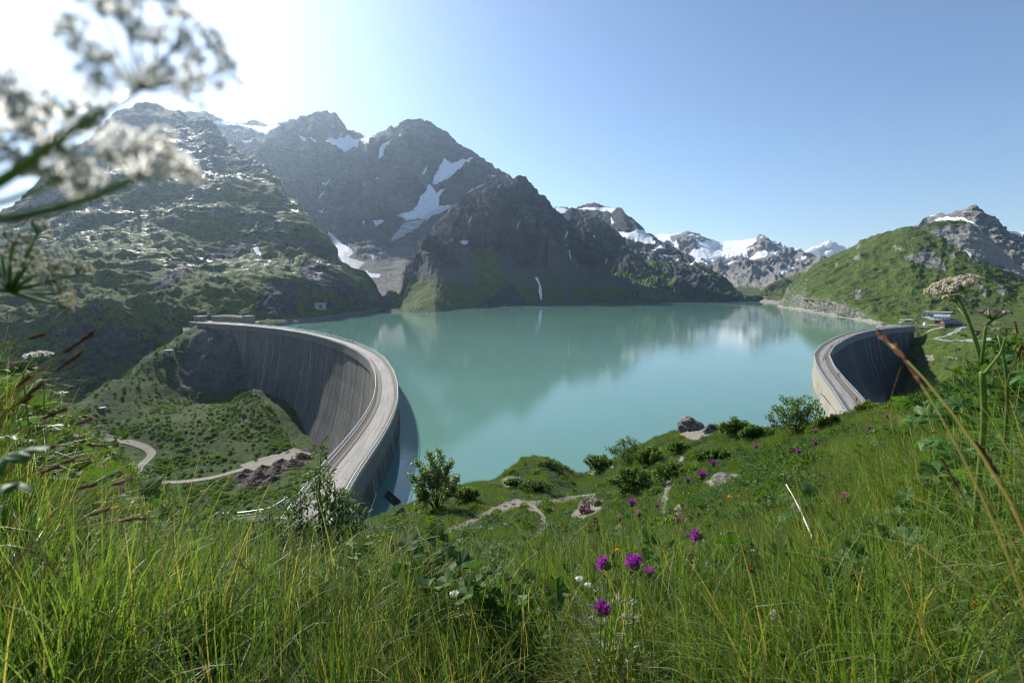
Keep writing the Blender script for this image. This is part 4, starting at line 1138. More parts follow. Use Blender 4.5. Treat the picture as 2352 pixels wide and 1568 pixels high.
def build_dam(name, CLP, side, label, Mdown, Mup, Lb, zc=10.0, w=3.8, bat=1.0, band=5.2):
    root = empty(name, (CLP[0][0], CLP[0][1], zc), label, 'dam')
    root_inv = Matrix.Translation(-Vector(root.location))
    Q, S = resample(CLP, 2.0)
    T = np.gradient(Q, axis=0); T /= np.linalg.norm(T, axis=1)[:, None]
    N = np.stack([-T[:, 1], T[:, 0]], 1) * side           # downstream
    def child(o): 
        o.matrix_parent_inverse = root_inv
    prof_d = [(w + 0.55, zc - 0.02), (w + 0.55, zc - band), (w - 0.1, zc - band - 0.35), (w + 0.1 * bat, 0), (w + 1.6 * bat, -14), (w + 4.6 * bat, -30), (w + 9.5 * bat, -48), (w + 16 * bat, -66), (w + 24 * bat, -86)]
    prof_u = [(-w - 0.02, zc - 0.02), (-w - 0.02, 4), (-w - 0.8, -3), (-w - 2.5, -20), (-w - 7, -60)]
    nb = int(S[-1] // Lb)
    Lb_ = S[-1] / nb
    for side_name, prof, mat, nm in (('down', prof_d, Mdown, 'concrete_block'), ('up', prof_u, Mup, 'upstream_block')):
        for b in range(nb):
            s0, s1 = b * Lb_ + 0.07, (b + 1) * Lb_ - 0.07
            ss = np.linspace(s0, s1, 6)
            q = np.stack([np.interp(ss, S, Q[:, k]) for k in range(2)], 1)
            nn = np.stack([np.interp(ss, S, N[:, k]) for k in range(2)], 1); nn /= np.linalg.norm(nn, axis=1)[:, None]
            V = []; U = []
            # chamfered edges: outermost stations pulled in by 0.25 m
            for k in range(-1, 7):
                kk = min(max(k, 0), 5); pull = 0.30 if k in (-1, 6) else 0.0
                for (o, z_) in prof:
                    oo = o - math.copysign(pull, o)
                    V.append((q[kk, 0] + nn[kk, 0] * oo, q[kk, 1] + nn[kk, 1] * oo, z_)); U.append(ss[kk])
            F_ = grid_faces(8, len(prof))
            me = mesh_np(nm, np.array(V), F_, False, {'u': np.array(U)})
            o = link(nm, me, mat, root); child(o)
    core = MB(); prism_along(core, Q, N, -w + 0.35, w - 0.45, -86, zc - 0.05)
    child(core.build('core_wall', M_gutter, root, smooth=False))
    # skew the lower face of the core with the batter so that no light passes the joints
    o = link('roadway', strip_mesh('roadway', Q, N, S, -w + 1.55, w - 1.9, zc), M_deck, root); child(o)
    for (a, b, nm) in ((-w - 0.02, -w + 1.5, 'walkway'), (w - 1.6, w + 0.55, 'walkway')):
        mb = MB(); prism_along(mb, Q, N, a, b, zc - 0.5, zc + 0.16); child(mb.build(nm, M_walk, root, smooth=False))
    for (a, b) in ((w - 1.9, w - 1.62), (-w + 1.5, -w + 1.56)):
        mb = MB(); prism_along(mb, Q, N, a, b, zc - 0.4, zc + 0.02); child(mb.build('gutter', M_gutter, root, smooth=False))
    for (a, b) in ((-w - 0.1, -w + 0.25), (w + 0.25, w + 0.65)):
        mb = MB(); prism_along(mb, Q, N, a, b, zc - 0.6, zc + 0.32); child(mb.build('kerb', M_kerb, root, smooth=False))
    for o_ in (-w + 0.08, w + 0.45):
        t_ = railing(root, Q, N, S, o_, zc + 0.32); child(t_)
    return root, Q, N, S

dl, QL, NL, SL = build_dam('curved_dam', DAM_L, 1, 'large curved grey concrete dam at left with pale roadway along its crest', M_damL, M_damUL, 14.0)
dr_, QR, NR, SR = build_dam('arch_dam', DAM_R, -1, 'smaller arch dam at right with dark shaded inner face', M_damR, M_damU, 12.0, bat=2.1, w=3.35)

# near landing platform of the left dam
pl = [(on_z(620, 1182, 10)), on_z(560, 1191, 10), on_z(505, 1194, 10), on_z(480, 1215, 10), on_z(560, 1290, 10), on_z(700, 1290, 10), on_z(760, 1200, 10)]
mb = MB()
mb.add([(p.x, p.y, 9.96) for p in pl] + [(p.x, p.y, 4) for p in pl], [tuple(range(len(pl)))[::-1]] + [(i, (i + 1) % 7, 7 + (i + 1) % 7, 7 + i) for i in range(7)])
plat = mb.build('dam_landing', M_walk, smooth=False, label='paved landing at the near end of the left dam', cat='paving')
q = np.array([(-39.6, 80), (pl[0].x, pl[0].y), (pl[1].x, pl[1].y), (pl[2].x, pl[2].y)])
q = curve_pts(q, 24)
sq = np.r_[0, np.cumsum(np.linalg.norm(np.diff(q, axis=0), axis=1))]
railing(plat, q, np.zeros_like(q), sq, 0, 10.0)
# ------------------------------------------------------------------ vegetation
rnd = random.Random(11)
def hit(px, py, names=('meadow_ground',)):
    a, b, c = ray(px, py)
    d = Vector((float(a), float(b), float(c))).normalized(); best = None
    for n in names:
        h = BVH[n].ray_cast(Vector((0, 0, H)), d)
        if h[0] is not None and (best is None or h[3] < best[3]): best = h
    return best[0] if best else None
def ground_z(x, y, n='meadow_ground'):
    h = BVH[n].ray_cast(Vector((x, y, 400)), Vector((0, 0, -1)))
    return h[0].z if h[0] is not None else 0.0
def mpp(p):        # metres per picture pixel at a point
    return ((p.y * cP - (p.z - H) * sP) / F)

G_long = leafy('grass_blade', (0.042, 0.108, 0.016), (0.165, 0.285, 0.050), 0.50, 0.45, 4.0, tip=(0.34, 0.29, 0.12), spec=0.22)
G_short = leafy('turf_blade', (0.042, 0.102, 0.015), (0.150, 0.245, 0.042), 0.48, 0.55, 1.2, tip=(0.22, 0.20, 0.07))
G_dry = leafy('dry_blade', (0.24, 0.19, 0.09), (0.40, 0.34, 0.17), 0.35, 0.5, 5.0)
G_herb = leafy('herb_leaf', (0.025, 0.080, 0.012), (0.085, 0.170, 0.030), 0.42, 0.6, 6.0)
G_bush = leafy('shrub_leaf', (0.050, 0.110, 0.018), (0.135, 0.215, 0.038), 0.52, 0.4, 3.0)
G_willow = leafy('willow_leaf', (0.040, 0.090, 0.022), (0.095, 0.170, 0.035), 0.42, 0.5, 9.0, spec=0.2)
G_tree = leafy('rowan_leaf', (0.095, 0.165, 0.045), (0.20, 0.28, 0.085), 0.5, 0.35, 3.0, spec=0.4)
G_silver = leafy('silver_leaf', (0.20, 0.24, 0.19), (0.36, 0.40, 0.33), 0.2, 0.7, 6.0)
G_big = leafy('broad_leaf', (0.035, 0.105, 0.022), (0.095, 0.205, 0.042), 0.45, 0.5, 9.0, spec=0.25)
G_stem = leafy('green_stem', (0.09, 0.17, 0.03), (0.19, 0.28, 0.07), 0.35, 0.45, 8.0)
G_brown = leafy('brown_spikelet', (0.10, 0.040, 0.015), (0.26, 0.12, 0.045), 0.3, 0.6, 40.0)
G_white = leafy('white_petal', (0.76, 0.75, 0.68), (0.93, 0.92, 0.90), 0.75, 0.6, 30.0, glow=(1.0, 1.0, 1.0))
G_cream = leafy('cream_petal', (0.45, 0.40, 0.28), (0.72, 0.62, 0.50), 0.35, 0.6, 60.0, glow=(1.0, 1.0, 1.0))
G_purple = leafy('purple_floret', (0.26, 0.02, 0.27), (0.50, 0.07, 0.47), 0.4, 0.5, 30.0, glow=(1.0, 1.0, 1.0))
G_pink = leafy('pink_petal', (0.45, 0.12, 0.28), (0.62, 0.30, 0.42), 0.4, 0.5, 30.0, glow=(1.0, 1.0, 1.0))
G_yellow = leafy('yellow_petal', (0.70, 0.30, 0.01), (0.80, 0.50, 0.02), 0.4, 0.5, 30.0)
G_bark = simple('twig_bark', (0.075, 0.06, 0.045), 0.85, 0.15, 0.3, 20.0)
G_rock = (lambda t: t.done((lambda p: t.bsdf(t.mix(t.step(t.noise(p, 1.3, 8, 0.65), 0.35, 0.65), (0.075, 0.066, 0.056), t.mix(t.step(t.noise(p, 6.0, 5), 0.4, 0.6), (0.17, 0.15, 0.135), (0.26, 0.24, 0.22))), 0.9, 0.15, t.bump(t.noise(p, 3.0, 8, 0.7), 0.12)))(t.pos())))(NT('lichen_rock'))

def fast_mesh(name, V, Fc, mat, tip=None, smooth=True):
    me = bpy.data.meshes.new(name)
    me.from_pydata(V, [], Fc)
    me.materials.append(mat)
    if tip is not None:
        a = me.attributes.new('tip', 'FLOAT', 'POINT'); a.data.foreach_set('value', tip)
    if smooth: me.polygons.foreach_set('use_smooth', [True] * len(Fc))
    me.update()
    return me

def blade(V, Fc, Tp, base, az, tilt, length, width, curl, seg=4, dry=0.0, r=rnd):
    """a strip that leans along az and bends over"""
    p = Vector(base); b0 = len(V)
    side = Vector((-math.sin(az), math.cos(az), 0))
    tw = r.uniform(-0.6, 0.6)
    a = tilt; sl = length / seg
    for k in range(seg + 1):
        t = k / seg
        w = width * (1 - t ** 1.6) * 0.5 + 0.0004
        d = Vector((math.cos(az) * math.sin(a), math.sin(az) * math.sin(a), math.cos(a)))
        s = (side * math.cos(tw * t) + d.cross(side) * math.sin(tw * t)) * w
        V.append(tuple(p - s)); V.append(tuple(p + s))
        tt = min(1, dry + max(0, t - 0.7) * 1.3 * (0.3 + dry)); Tp += [tt, tt]
        if k: Fc.append((b0 + 2 * k - 2, b0 + 2 * k - 1, b0 + 2 * k + 1, b0 + 2 * k))
        p = p + d * sl
        a += curl * (0.5 + t) / seg

def make_tuft(name, n, h, spread, width, mat, lean=0.35, curl=1.3, seg=4, seed=0, dryp=0.12, laz=None):
    dryp *= 0.8
    r = random.Random(seed); V = []; Fc = []; Tp = []
    for i in range(n):
        a = r.uniform(0, 2 * math.pi); d = spread * math.sqrt(r.random())
        az = a + r.gauss(0, 0.9) if laz is None else laz + r.gauss(0, 0.75)
        L_ = h * r.uniform(0.55, 1.15)
        blade(V, Fc, Tp, (math.cos(a) * d, math.sin(a) * d, -0.03), az, abs(r.gauss(0, lean)), L_, width * r.uniform(0.6, 1.3),
              curl * r.uniform(0.1, 1.3), seg, (r.uniform(0.5, 1.0) if r.random() < dryp else r.uniform(0, 0.12)), r)
    return fast_mesh(name, V, Fc, mat, Tp)

def leaf_quad(V, Fc, p, d, n, L_, w, fold=0.15):
    """pointed oval leaf: 2x3 faces folded on the midrib"""
    d = d.normalized(); s = d.cross(n)
    if s.length < 1e-3: s = d.cross(Vector((0.3, 0.1, 1)))
    s.normalize(); n = s.cross(d)
    b = len(V)
    pts = []
    for t, ww in ((0, 0.12), (0.35, 1.0), (0.72, 0.72), (1.0, 0.05)):
        c = p + d * (L_ * t) - n * (L_ * 0.22 * t * t)
        pts += [c - s * w * ww * 0.5 + n * w * ww * fold, c, c + s * w * ww * 0.5 + n * w * ww * fold]
    V += [tuple(q) for q in pts]
    for k in range(3):
        i = b + 3 * k
        Fc += [(i, i + 1, i + 4, i + 3), (i + 1, i + 2, i + 5, i + 4)]

def rvec(r):
    while True:
        v = Vector((r.uniform(-1, 1), r.uniform(-1, 1), r.uniform(-1, 1)))
        if 0.05 < v.length < 1: return v.normalized()

def make_herb(name, n, h, spread, lsz, mat, seed):
    r = random.Random(seed); V = []; Fc = []
    for i in range(n):
        a = r.uniform(0, 6.283); d = spread * math.sqrt(r.random())
        p = Vector((math.cos(a) * d, math.sin(a) * d, h * r.uniform(0.1, 1) ** 0.8))
        dr = Vector((math.cos(a + r.gauss(0, 1)), math.sin(a + r.gauss(0, 1)), r.uniform(-0.1, 0.9)))
        L_ = lsz * r.uniform(0.6, 1.3)
        leaf_quad(V, Fc, p, dr, Vector((0, 0, 1)) + rvec(r) * 0.5, L_, L_ * r.uniform(0.3, 0.6))
    return fast_mesh(name, V, Fc, mat)

def make_panicle(name, h, seed, mat=None, heads=9):
    r = random.Random(seed); mb = MB()
    az = r.uniform(0, 6.28); pts = []
    for k in range(7):
        t = k / 6; pts.append((math.cos(az) * 0.22 * h * t ** 2.2, math.sin(az) * 0.22 * h * t ** 2.2, h * t * (1 - 0.06 * t)))
    mb.tube(pts, [0.0012 - 0.0006 * k / 6 for k in range(7)], 3, False)
    for k in range(heads * 3):
        t = r.uniform(0.8, 1.0); i = min(5, int(t * 6)); f = t * 6 - i
        p = Vector(pts[i]).lerp(Vector(pts[i + 1]), f)
        d = (rvec(r) + Vector((0, 0, 1.2))).normalized()
        q = p + d * r.uniform(0.008, 0.022)
        mb.tube([p, q, q + d * 0.007], [0.0006, 0.0018, 0.0004], 3, False)
    return mb.mesh(name, [mat or G_dry])

def make_rosette(name, n, h, spread, lsz, seed):
    r = random.Random(seed); V = []; Fc = []
    for i in range(n):
        a = r.uniform(0, 6.283); d = spread * math.sqrt(r.random()); zc = h * r.uniform(.3, 1)
        c = Vector((math.cos(a) * d, math.sin(a) * d, zc)); s = lsz * r.uniform(.6, 1.2)
        R = (Vector((0, 0, 1)) + rvec(r) * 0.7).normalized().to_track_quat('Z', 'Y').to_matrix(); b = len(V); m = 17
        V.append(tuple(c))
        for k in range(m):
            t_ = (k / (m - 1) - .5) * 5.4; rr = s * (0.72 + 0.28 * abs(math.cos(t_ * 2.5))) * (1 - .08 * (k % 2))
            V.append(tuple(c + R @ Vector((math.sin(t_) * rr, math.cos(t_) * rr, s * (0.25 + .1 * math.sin(t_ * 5))))))
        Fc += [(b, b + 1 + k, b + 2 + k) for k in range(m - 1)]
        bb = len(V); p0 = Vector((c.x * .3, c.y * .3, -.02)); sd_ = Vector((.0015, 0, 0))
        V += [tuple(p0 - sd_), tuple(p0 + sd_), tuple(c + sd_), tuple(c - sd_)]; Fc.append((bb, bb + 1, bb + 2, bb + 3))
    return fast_mesh(name, V, Fc, G_herb, smooth=False)

# prototypes live in collections that are not linked to the scene
def proto_col(name, meshes):
    c = bpy.data.collections.new(name)
    for k, me in enumerate(meshes):
        o = bpy.data.objects.new(f'{name}_{k:02d}', me); c.objects.link(o)
    return c

def scatter(name, P, ROT, SCL, IDX, coll, label, parent=None, kind='stuff'):
    me = bpy.data.meshes.new(name)
    n = len(P)
    me.vertices.add(n); me.vertices.foreach_set('co', np.ascontiguousarray(P, np.float32).ravel())
    a = me.attributes.new('rot', 'FLOAT_VECTOR', 'POINT'); a.data.foreach_set('vector', np.ascontiguousarray(ROT, np.float32).ravel())
    a = me.attributes.new('scl', 'FLOAT', 'POINT'); a.data.foreach_set('value', np.ascontiguousarray(SCL, np.float32))
    a = me.attributes.new('idx', 'INT', 'POINT'); a.data.foreach_set('value', np.ascontiguousarray(IDX, np.int32))
    me.update()
    ng = bpy.data.node_groups.new(name, 'GeometryNodeTree')
    ng.interface.new_socket('Geometry', in_out='INPUT', socket_type='NodeSocketGeometry')
    ng.interface.new_socket('Geometry', in_out='OUTPUT', socket_type='NodeSocketGeometry')
    gi = ng.nodes.new('NodeGroupInput'); go = ng.nodes.new('NodeGroupOutput')
    ci = ng.nodes.new('GeometryNodeCollectionInfo'); ci.inputs[0].default_value = coll
    ci.inputs['Separate Children'].default_value = True; ci.inputs['Reset Children'].default_value = True
    ip = ng.nodes.new('GeometryNodeInstanceOnPoints')
    ip.inputs['Pick Instance'].default_value = True
    def na(nm, ty):
        q = ng.nodes.new('GeometryNodeInputNamedAttribute'); q.data_type = ty; q.inputs['Name'].default_value = nm
        return q.outputs['Attribute']
    L_ = ng.links
    L_.new(gi.outputs[0], ip.inputs['Points']); L_.new(ci.outputs[0], ip.inputs['Instance'])
    L_.new(na('idx', 'INT'), ip.inputs['Instance Index']); L_.new(na('scl', 'FLOAT'), ip.inputs['Scale'])
    L_.new(na('rot', 'FLOAT_VECTOR'), ip.inputs['Rotation'])
    L_.new(ip.outputs[0], go.inputs[0])
    o = link(name, me, None, parent, kind=kind, label=label)
    m = o.modifiers.new('scatter', 'NODES'); m.node_group = ng
    return o

def sample_ground(dens, r0, r1, az0, az1, seed, keep=None, cap=None):
    """random points on the near hillside, density per square metre as a function of r"""
    rs = np.random.RandomState(seed)
    rr = np.linspace(r0, r1, 200); dd = np.array([dens(q) for q in rr])
    w = dd * rr; tot = (az1 - az0) * np.trapezoid(w, rr) if hasattr(np, 'trapezoid') else (az1 - az0) * np.trapz(w, rr)
    n = int(tot)
    cdf = np.cumsum(w); cdf /= cdf[-1]
    r = np.interp(rs.rand(n), cdf, rr); az = az0 + (az1 - az0) * rs.rand(n)
    g = NEAR_GRID
    ai = (az - g['az'][0, 0]) / (g['az'][0, -1] - g['az'][0, 0]) * (g['az'].shape[1] - 1)
    ri = (np.log(r) - math.log(g['r'][0, 0])) / (math.log(g['r'][-1, 0]) - math.log(g['r'][0, 0])) * (g['r'].shape[0] - 1)
    a0 = np.clip(ai.astype(int), 0, g['az'].shape[1] - 2); r0_ = np.clip(ri.astype(int), 0, g['r'].shape[0] - 2)
    fa = ai - a0; fr = ri - r0_
    def bi(A): return (A[r0_, a0] * (1 - fa) * (1 - fr) + A[r0_, a0 + 1] * fa * (1 - fr) + A[r0_ + 1, a0] * (1 - fa) * fr + A[r0_ + 1, a0 + 1] * fa * fr)
    x, y, z = bi(g['x']), bi(g['y']), bi(g['z']); pm = bi(g['path'])
    k = (pm < 0.15) | (rs.rand(len(pm)) < 0.012)
    if keep is not None: k &= keep(x, y, z, r, az, rs)
    return x[k], y[k], z[k], r[k], az[k], rs

long_protos = proto_col('meadow_tufts', [make_tuft('tuft', 46, 0.50, 0.11, 0.0050, G_long, 0.35, 1.5, 5, s) for s in range(6)] +
                        [make_tuft('tuft', 40, 0.42, 0.10, 0.0045, G_long, 0.55, 2.2, 5, 20 + s, 0.25, laz=0.0) for s in range(4)])
short_protos = proto_col('turf_tufts', [make_tuft('tuft', 70, 0.24, 0.26, 0.0075, G_short, 0.5, 1.2, 3, 40 + s) for s in range(5)] +
                         [make_herb('herb', 60, 0.16, 0.24, 0.07, G_herb, 60 + s) for s in range(3)])
herb_protos = proto_col('meadow_herbs', [make_herb('herb', 40, 0.26, 0.10, 0.035, G_herb, 80 + s) for s in range(2)] + [make_rosette('rosette', 11, 0.26, 0.13, 0.045, 90 + s) for s in range(3)])
pan_protos = proto_col('seeding_stalks', [make_panicle('panicle', 0.62, 100 + s) for s in range(5)])

def tall(x, y, z, r, az, rs):
    px, py = project(x, y, z)
    lim = np.interp(px, [0, 400, 700, 900, 1200, 1500, 1700, 1850, 2000, 2352], [16, 13, 10, 8.5, 8.5, 10, 13, 20, 34, 40])
    pp = poly_sd([(950, 1130), (1300, 1120), (1560, 1040), (1600, 1060), (1545, 1200), (1300, 1280), (1180, 1275), (950, 1262)], px, py) > 0
    return np.where(pp, 7.5, 1.0 * lim) * np.where(pp, 1.0, 0.75 + 0.9 * np.clip(fbm(x / 4.5, y / 4.5, 2.6, 3) + 0.3, 0, 1.2))
AZ0, AZ1 = rad(-72), rad(76)
def leafgap(x, y, z, r, rs):
    px, py = project(x, y, z)
    return ~((poly_sd([(2040, 930), (2100, 890), (2352, 860), (2400, 1120), (2150, 1130), (2080, 1040)], px, py) > 0) & (rs.rand(len(r)) < 0.75)) & ~((poly_sd([(1780, 1130), (1900, 1100), (1920, 1180), (1880, 1230), (1900, 1330), (1860, 1440), (1750, 1440), (1780, 1330), (1820, 1230)], px, py) > 0) & (rs.rand(len(r)) < 0.6))
def put(name, coll, nprot, dens, r0, r1, seed, keep, s0, s1, label, lean=None, idx=None, sink=0.0):
    x, y, z, r, az, rs = sample_ground(dens, r0, r1, AZ0, AZ1, seed, keep)
    n = len(x)
    rot = np.zeros((n, 3)); rot[:, 2] = rs.rand(n) * 6.283
    rot[:, 0] = rs.normal(0, 0.10, n); rot[:, 1] = rs.normal(0, 0.10, n)
    if lean is not None:
        rot[:, 2] = lean(x, y) + rs.normal(0, 0.5, n)
    sc = s0 + (s1 - s0) * rs.rand(n)
    sc *= 0.8 + 0.5 * np.clip(fbm(x / 1.6, y / 1.6, 3.1, 3) + 0.5, 0, 1)
    ix = rs.randint(0, nprot, n) if idx is None else idx(x, y, n, rs)
    P = np.stack([x, y, z - sink], 1)
    return scatter(name, P, rot, sc, ix, coll, label)
def lean_f(x, y):      # swirling lodged grass
    return 2.6 + 1.5 * fbm(x / 3.5, y / 3.5, 7.7, 2) * 2
def long_idx(x, y, n, rs):
    f = fbm(x / 2.2, y / 2.2, 1.2, 2)
    a = rs.randint(0, 6, n); b = 6 + rs.randint(0, 4, n)
    return np.where(f + rs.normal(0, 0.15, n) > 0.0, b, a)
put('long_grass', long_protos, 10, lambda q: 85 if q < 4 else (60 if q < 9 else 30), 1.05, 34, 1, lambda x, y, z, r, az, rs: (r < tall(x, y, z, r, az, rs) * (0.85 + 0.3 * rs.rand(len(r)))) & leafgap(x, y, z, r, rs) & (rs.rand(len(r)) < 0.30 + 1.1 * np.clip(fbm(x / 0.7, y / 0.7, 4.4, 2) + 0.35, 0, 1)), 0.6, 1.3,
    'long meadow grass covering the near hillside', lean_f, long_idx)
put('short_grass', short_protos, 8, lambda q: 14 if q < 22 else 12, 6, 78, 2, lambda x, y, z, r, az, rs: (r > tall(x, y, z, r, az, rs) * 0.8) & (z > 14), 0.8, 1.5,
    'short alpine turf and herbs on the slope above the lake', None, lambda x, y, n, rs: np.where(fbm(x / 3.0, y / 3.0, 6.2, 3) + rs.normal(0, .12, n) > 0.12, 5 + rs.randint(0, 3, n), rs.randint(0, 5, n)), 0.02)
put('meadow_herbs', herb_protos, 5, lambda q: 16 if q < 12 else 5, 2.3, 30, 3, lambda x, y, z, r, az, rs: fbm(x / 1.6, y / 1.6, 9.2, 3) + rs.normal(0, .1, len(x)) > 0.0, 0.8, 1.9,
    'broad leaved herbs mixed into the grass')
put('seeding_grass_stalks', pan_protos, 5, lambda q: 2.6 if q < 10 else 0.9, 1.8, 26, 4, lambda x, y, z, r, az, rs: r < tall(x, y, z, r, az, rs) * 1.3, 0.7, 1.25,
    'thin straw coloured seeding grass stalks standing over the meadow')

# leafy shrub clumps used for the far bushes
def make_bush(name, R, n, lsz, mat, seed, flat=0.75):
    r = random.Random(seed); V = []; Fc = []
    lobes = [(rvec(r) * R * 0.5, R * r.uniform(0.4, 0.7)) for _ in range(7)]
    for i in range(n):
        c, q = r.choice(lobes)
        d = rvec(r); d.z = abs(d.z) * 0.9 + 0.05 if r.random() < 0.75 else d.z
        p = c + d * q * r.uniform(0.75, 1.05); p.z = max(0.02, p.z * flat + R * 0.35)
        dr = (d + rvec(r) * 0.8).normalized()
        leaf_quad(V, Fc, p, dr, rvec(r), lsz * r.uniform(0.6, 1.3), lsz * r.uniform(0.35, 0.6))
    return fast_mesh(name, V, Fc, mat)
bush_protos = proto_col('alder_bushes', [make_bush('bush', 1.6, 300, 0.50, G_bush, 200 + s) for s in range(6)])
x, y, z, r, az, rs = sample_ground(lambda q: 0.75 if q < 30 else 0.6, 11, 78, AZ0, AZ1, 77, lambda x, y, z, r, az, rs: (z > 13) & (fbm(x / 5, y / 5, 8.8, 3) + rs.normal(0, .1, len(x)) > 0.0) & (r > tall(x, y, z, r, az, rs) * .7))
rot_ = np.zeros((len(x), 3)); rot_[:, 2] = rs.rand(len(x)) * 6.28
scatter('dwarf_scrub', np.stack([x, y, z - 0.05], 1), rot_, 0.07 + 0.26 * rs.rand(len(x)) ** 2.4, rs.randint(0, 6, len(x)), bush_protos, 'low dwarf shrubs dotted over the slope above the lake')
# valley bushes
rs = np.random.RandomState(5)
g = dict(x=V3[..., 0], y=V3[..., 1], z=V3[..., 2], px=PXv, py=PYv)
cand = rs.randint(0, V3.shape[0], 60000), rs.randint(0, V3.shape[1], 60000)
bx_, by_, bz_ = g['x'][cand], g['y'][cand], g['z'][cand]; bpx, bpy_ = g['px'][cand], g['py'][cand]
br_ = np.hypot(bx_, by_)
rd = line_d(road_c[::4], bx_, by_)
wdens = sstep(-0.05, 0.3, fbm(bx_ / 28, by_ / 28, 1.5, 4) + 0.25 * sstep(0, 20, poly_sd([(430, 1010), (440, 950), (640, 925), (705, 980), (690, 1020), (560, 1040)], bpx, bpy_))
               + 0.2 * sstep(0, 30, poly_sd([(150, 940), (350, 830), (430, 900), (560, 910), (420, 960), (330, 1030), (200, 1010)], bpx, bpy_)))
k = (rs.rand(60000) < (wdens * 1.6 + 0.22) * np.clip((br_ / 420) ** 1.0, 0, 1.6)) & (rd > 5) & (br_ > 120) & (bpy_ > 760)
k &= poly_sd([(540, 1120), (600, 1060), (700, 1024), (720, 1040), (640, 1100), (560, 1130)], bpx, bpy_) < -4
k &= poly_sd([(405, 900), (440, 770), (470, 745), (575, 758), (575, 905)], bpx, bpy_) < 4
k &= (poly_sd([tuple(p) for p in np.r_[QL + NL * 32, (QL - NL * 30)[::-1]][::6]], bx_, by_) < 0)
n = int(k.sum()); print('bushes', n)
rot = np.zeros((n, 3)); rot[:, 2] = rs.rand(n) * 6.28
scatter('alder_scrub', np.stack([bx_[k], by_[k], bz_[k] - 0.2], 1), rot, 0.25 + 0.85 * rs.rand(n) ** 2.0, rs.randint(0, 6, n), bush_protos, 'low green scrub covering the valley below the left dam')
print('veg1', round(time.time() - T0, 1))
# ------------------------------------------------------------------ individual plants
def place_on(px, py, r):
    """point on the near hillside below the given picture point at range r"""
    p = at(px, py, r)
    return Vector((p.x, p.y, ground_z(p.x, p.y)))

def reach(px, py, r, hmax):
    """move a flower out along its sight line until it stands no higher than hmax over the slope"""
    for _ in range(60):
        p = at(px, py, r)
        if p.z - ground_z(p.x, p.y) <= hmax or r > 9: break
        r *= 1.04
    return r

def bez(a, b, c, n=8):
    a, b, c = Vector(a), Vector(b), Vector(c)
    return [(a * (1 - t) ** 2 + b * 2 * t * (1 - t) + c * t * t) for t in [i / (n - 1) for i in range(n)]]

def stem_to(root, top, rad0, rad1, mat, name='stem', bow=0.05, parent=None):
    """a stem from the ground up to top, bowed sideways; coordinates local to the root empty"""
    g = Vector((0, 0, -0.05)); t = top - Vector(root.location)
    mid = (g + t) * 0.5 + Vector((rnd.uniform(-1, 1), rnd.uniform(-1, 1), 0.3)) * bow * t.length
    pts = bez(g, mid, t, 9)
    mb = MB(); mb.tube(pts, [rad0 + (rad1 - rad0) * k / 8 for k in range(9)], 6, True)
    mb.build(name, mat, parent or root)
    return (pts[-1] - pts[-2]).normalized(), t

# --- thistles
def thistle_meshes(seed, spent=False):
    r = random.Random(seed)
    mb = MB(); mb.lathe([(0.001, -0.2), (0.16, -0.16), (0.30, 0.0), (0.32, 0.18), (0.24, 0.36), (0.15, 0.42)], 10)
    for k in range(60):        # bracts
        a = r.uniform(0, 6.283); z = r.uniform(-0.1, 0.34)
        p = Vector((math.cos(a) * 0.30, math.sin(a) * 0.30, z)); d = Vector((math.cos(a) * 0.5, math.sin(a) * 0.5, 0.6))
        s = Vector((-math.sin(a), math.cos(a), 0)) * 0.03
        mb.add([p - s, p + s, p + d * 0.16], [(0, 1, 2)])
    inv = mb.mesh('involucre', [G_stem])
    V = []; Fc = []
    for k in range(150):
        th = math.acos(1 - r.random() * 0.95); a = r.uniform(0, 6.283)
        d = Vector((math.sin(th) * math.cos(a), math.sin(th) * math.sin(a), math.cos(th) * 1.0))
        p = Vector((d.x * 0.14, d.y * 0.14, 0.36)); L_ = r.uniform(0.38, 0.56) * (0.8 + 0.2 * math.cos(th))
        q = p + d * L_; s = d.cross(rvec(r)).normalized() * 0.022
        b = len(V); V += [tuple(p - s), tuple(p + s), tuple(q + s * 1.4), tuple(q - s * 1.4)]; Fc.append((b, b + 1, b + 2, b + 3))
    return inv, fast_mesh('floret_tuft', V, Fc, G_purple, smooth=False)
TH = [thistle_meshes(s) for s in range(3)]
def thistle(px, py, size, r, label, face=None, bud=False, stemlen=None):
    r = reach(px, py, max(1.25, min(r, 62.0 / size + 0.1)), 0.62)
    top = at(px, py, r); sz = size * mpp(top)                # head diameter in metres
    base = place_on(px + rnd.uniform(-12, 12) * 2 / max(r, 1), py + 5, r + 0.02)
    root = empty('thistle', base, label, 'thistle', 'purple thistles in the meadow')
    d, t = stem_to(root, top, 0.0028, 0.0018, G_stem, bow=0.06)
    ax = (Vector(face) if face else (d + Vector((rnd.uniform(-.3, .3), rnd.uniform(-.3, .3), 0.3)))).normalized()
    R = ax.to_track_quat('Z', 'Y')
    inv, fl = TH[rnd.randrange(3)]
    for me, nm in ((inv, 'involucre'), (fl, 'floret_tuft')):
        o = link(nm, me, None, root); o.location = t; o.rotation_mode = 'QUATERNION'; o.rotation_quaternion = R
        k = sz / 1.0
        o.scale = (k, k, k) if not (bud and nm == 'floret_tuft') else (k * 0.45, k * 0.45, k * 0.8)
    mb = MB()
    for k in range(3):
        f = rnd.uniform(0.15, 0.6); p = Vector(t) * f; a = rnd.uniform(0, 6.28)
        V = []; Fc = []
        leaf_quad(V, Fc, p, Vector((math.cos(a), math.sin(a), 0.5)), Vector((0, 0, 1)), 0.07, 0.018); mb.add(V, Fc)
    mb.build('leaf', G_herb, root)
    return root
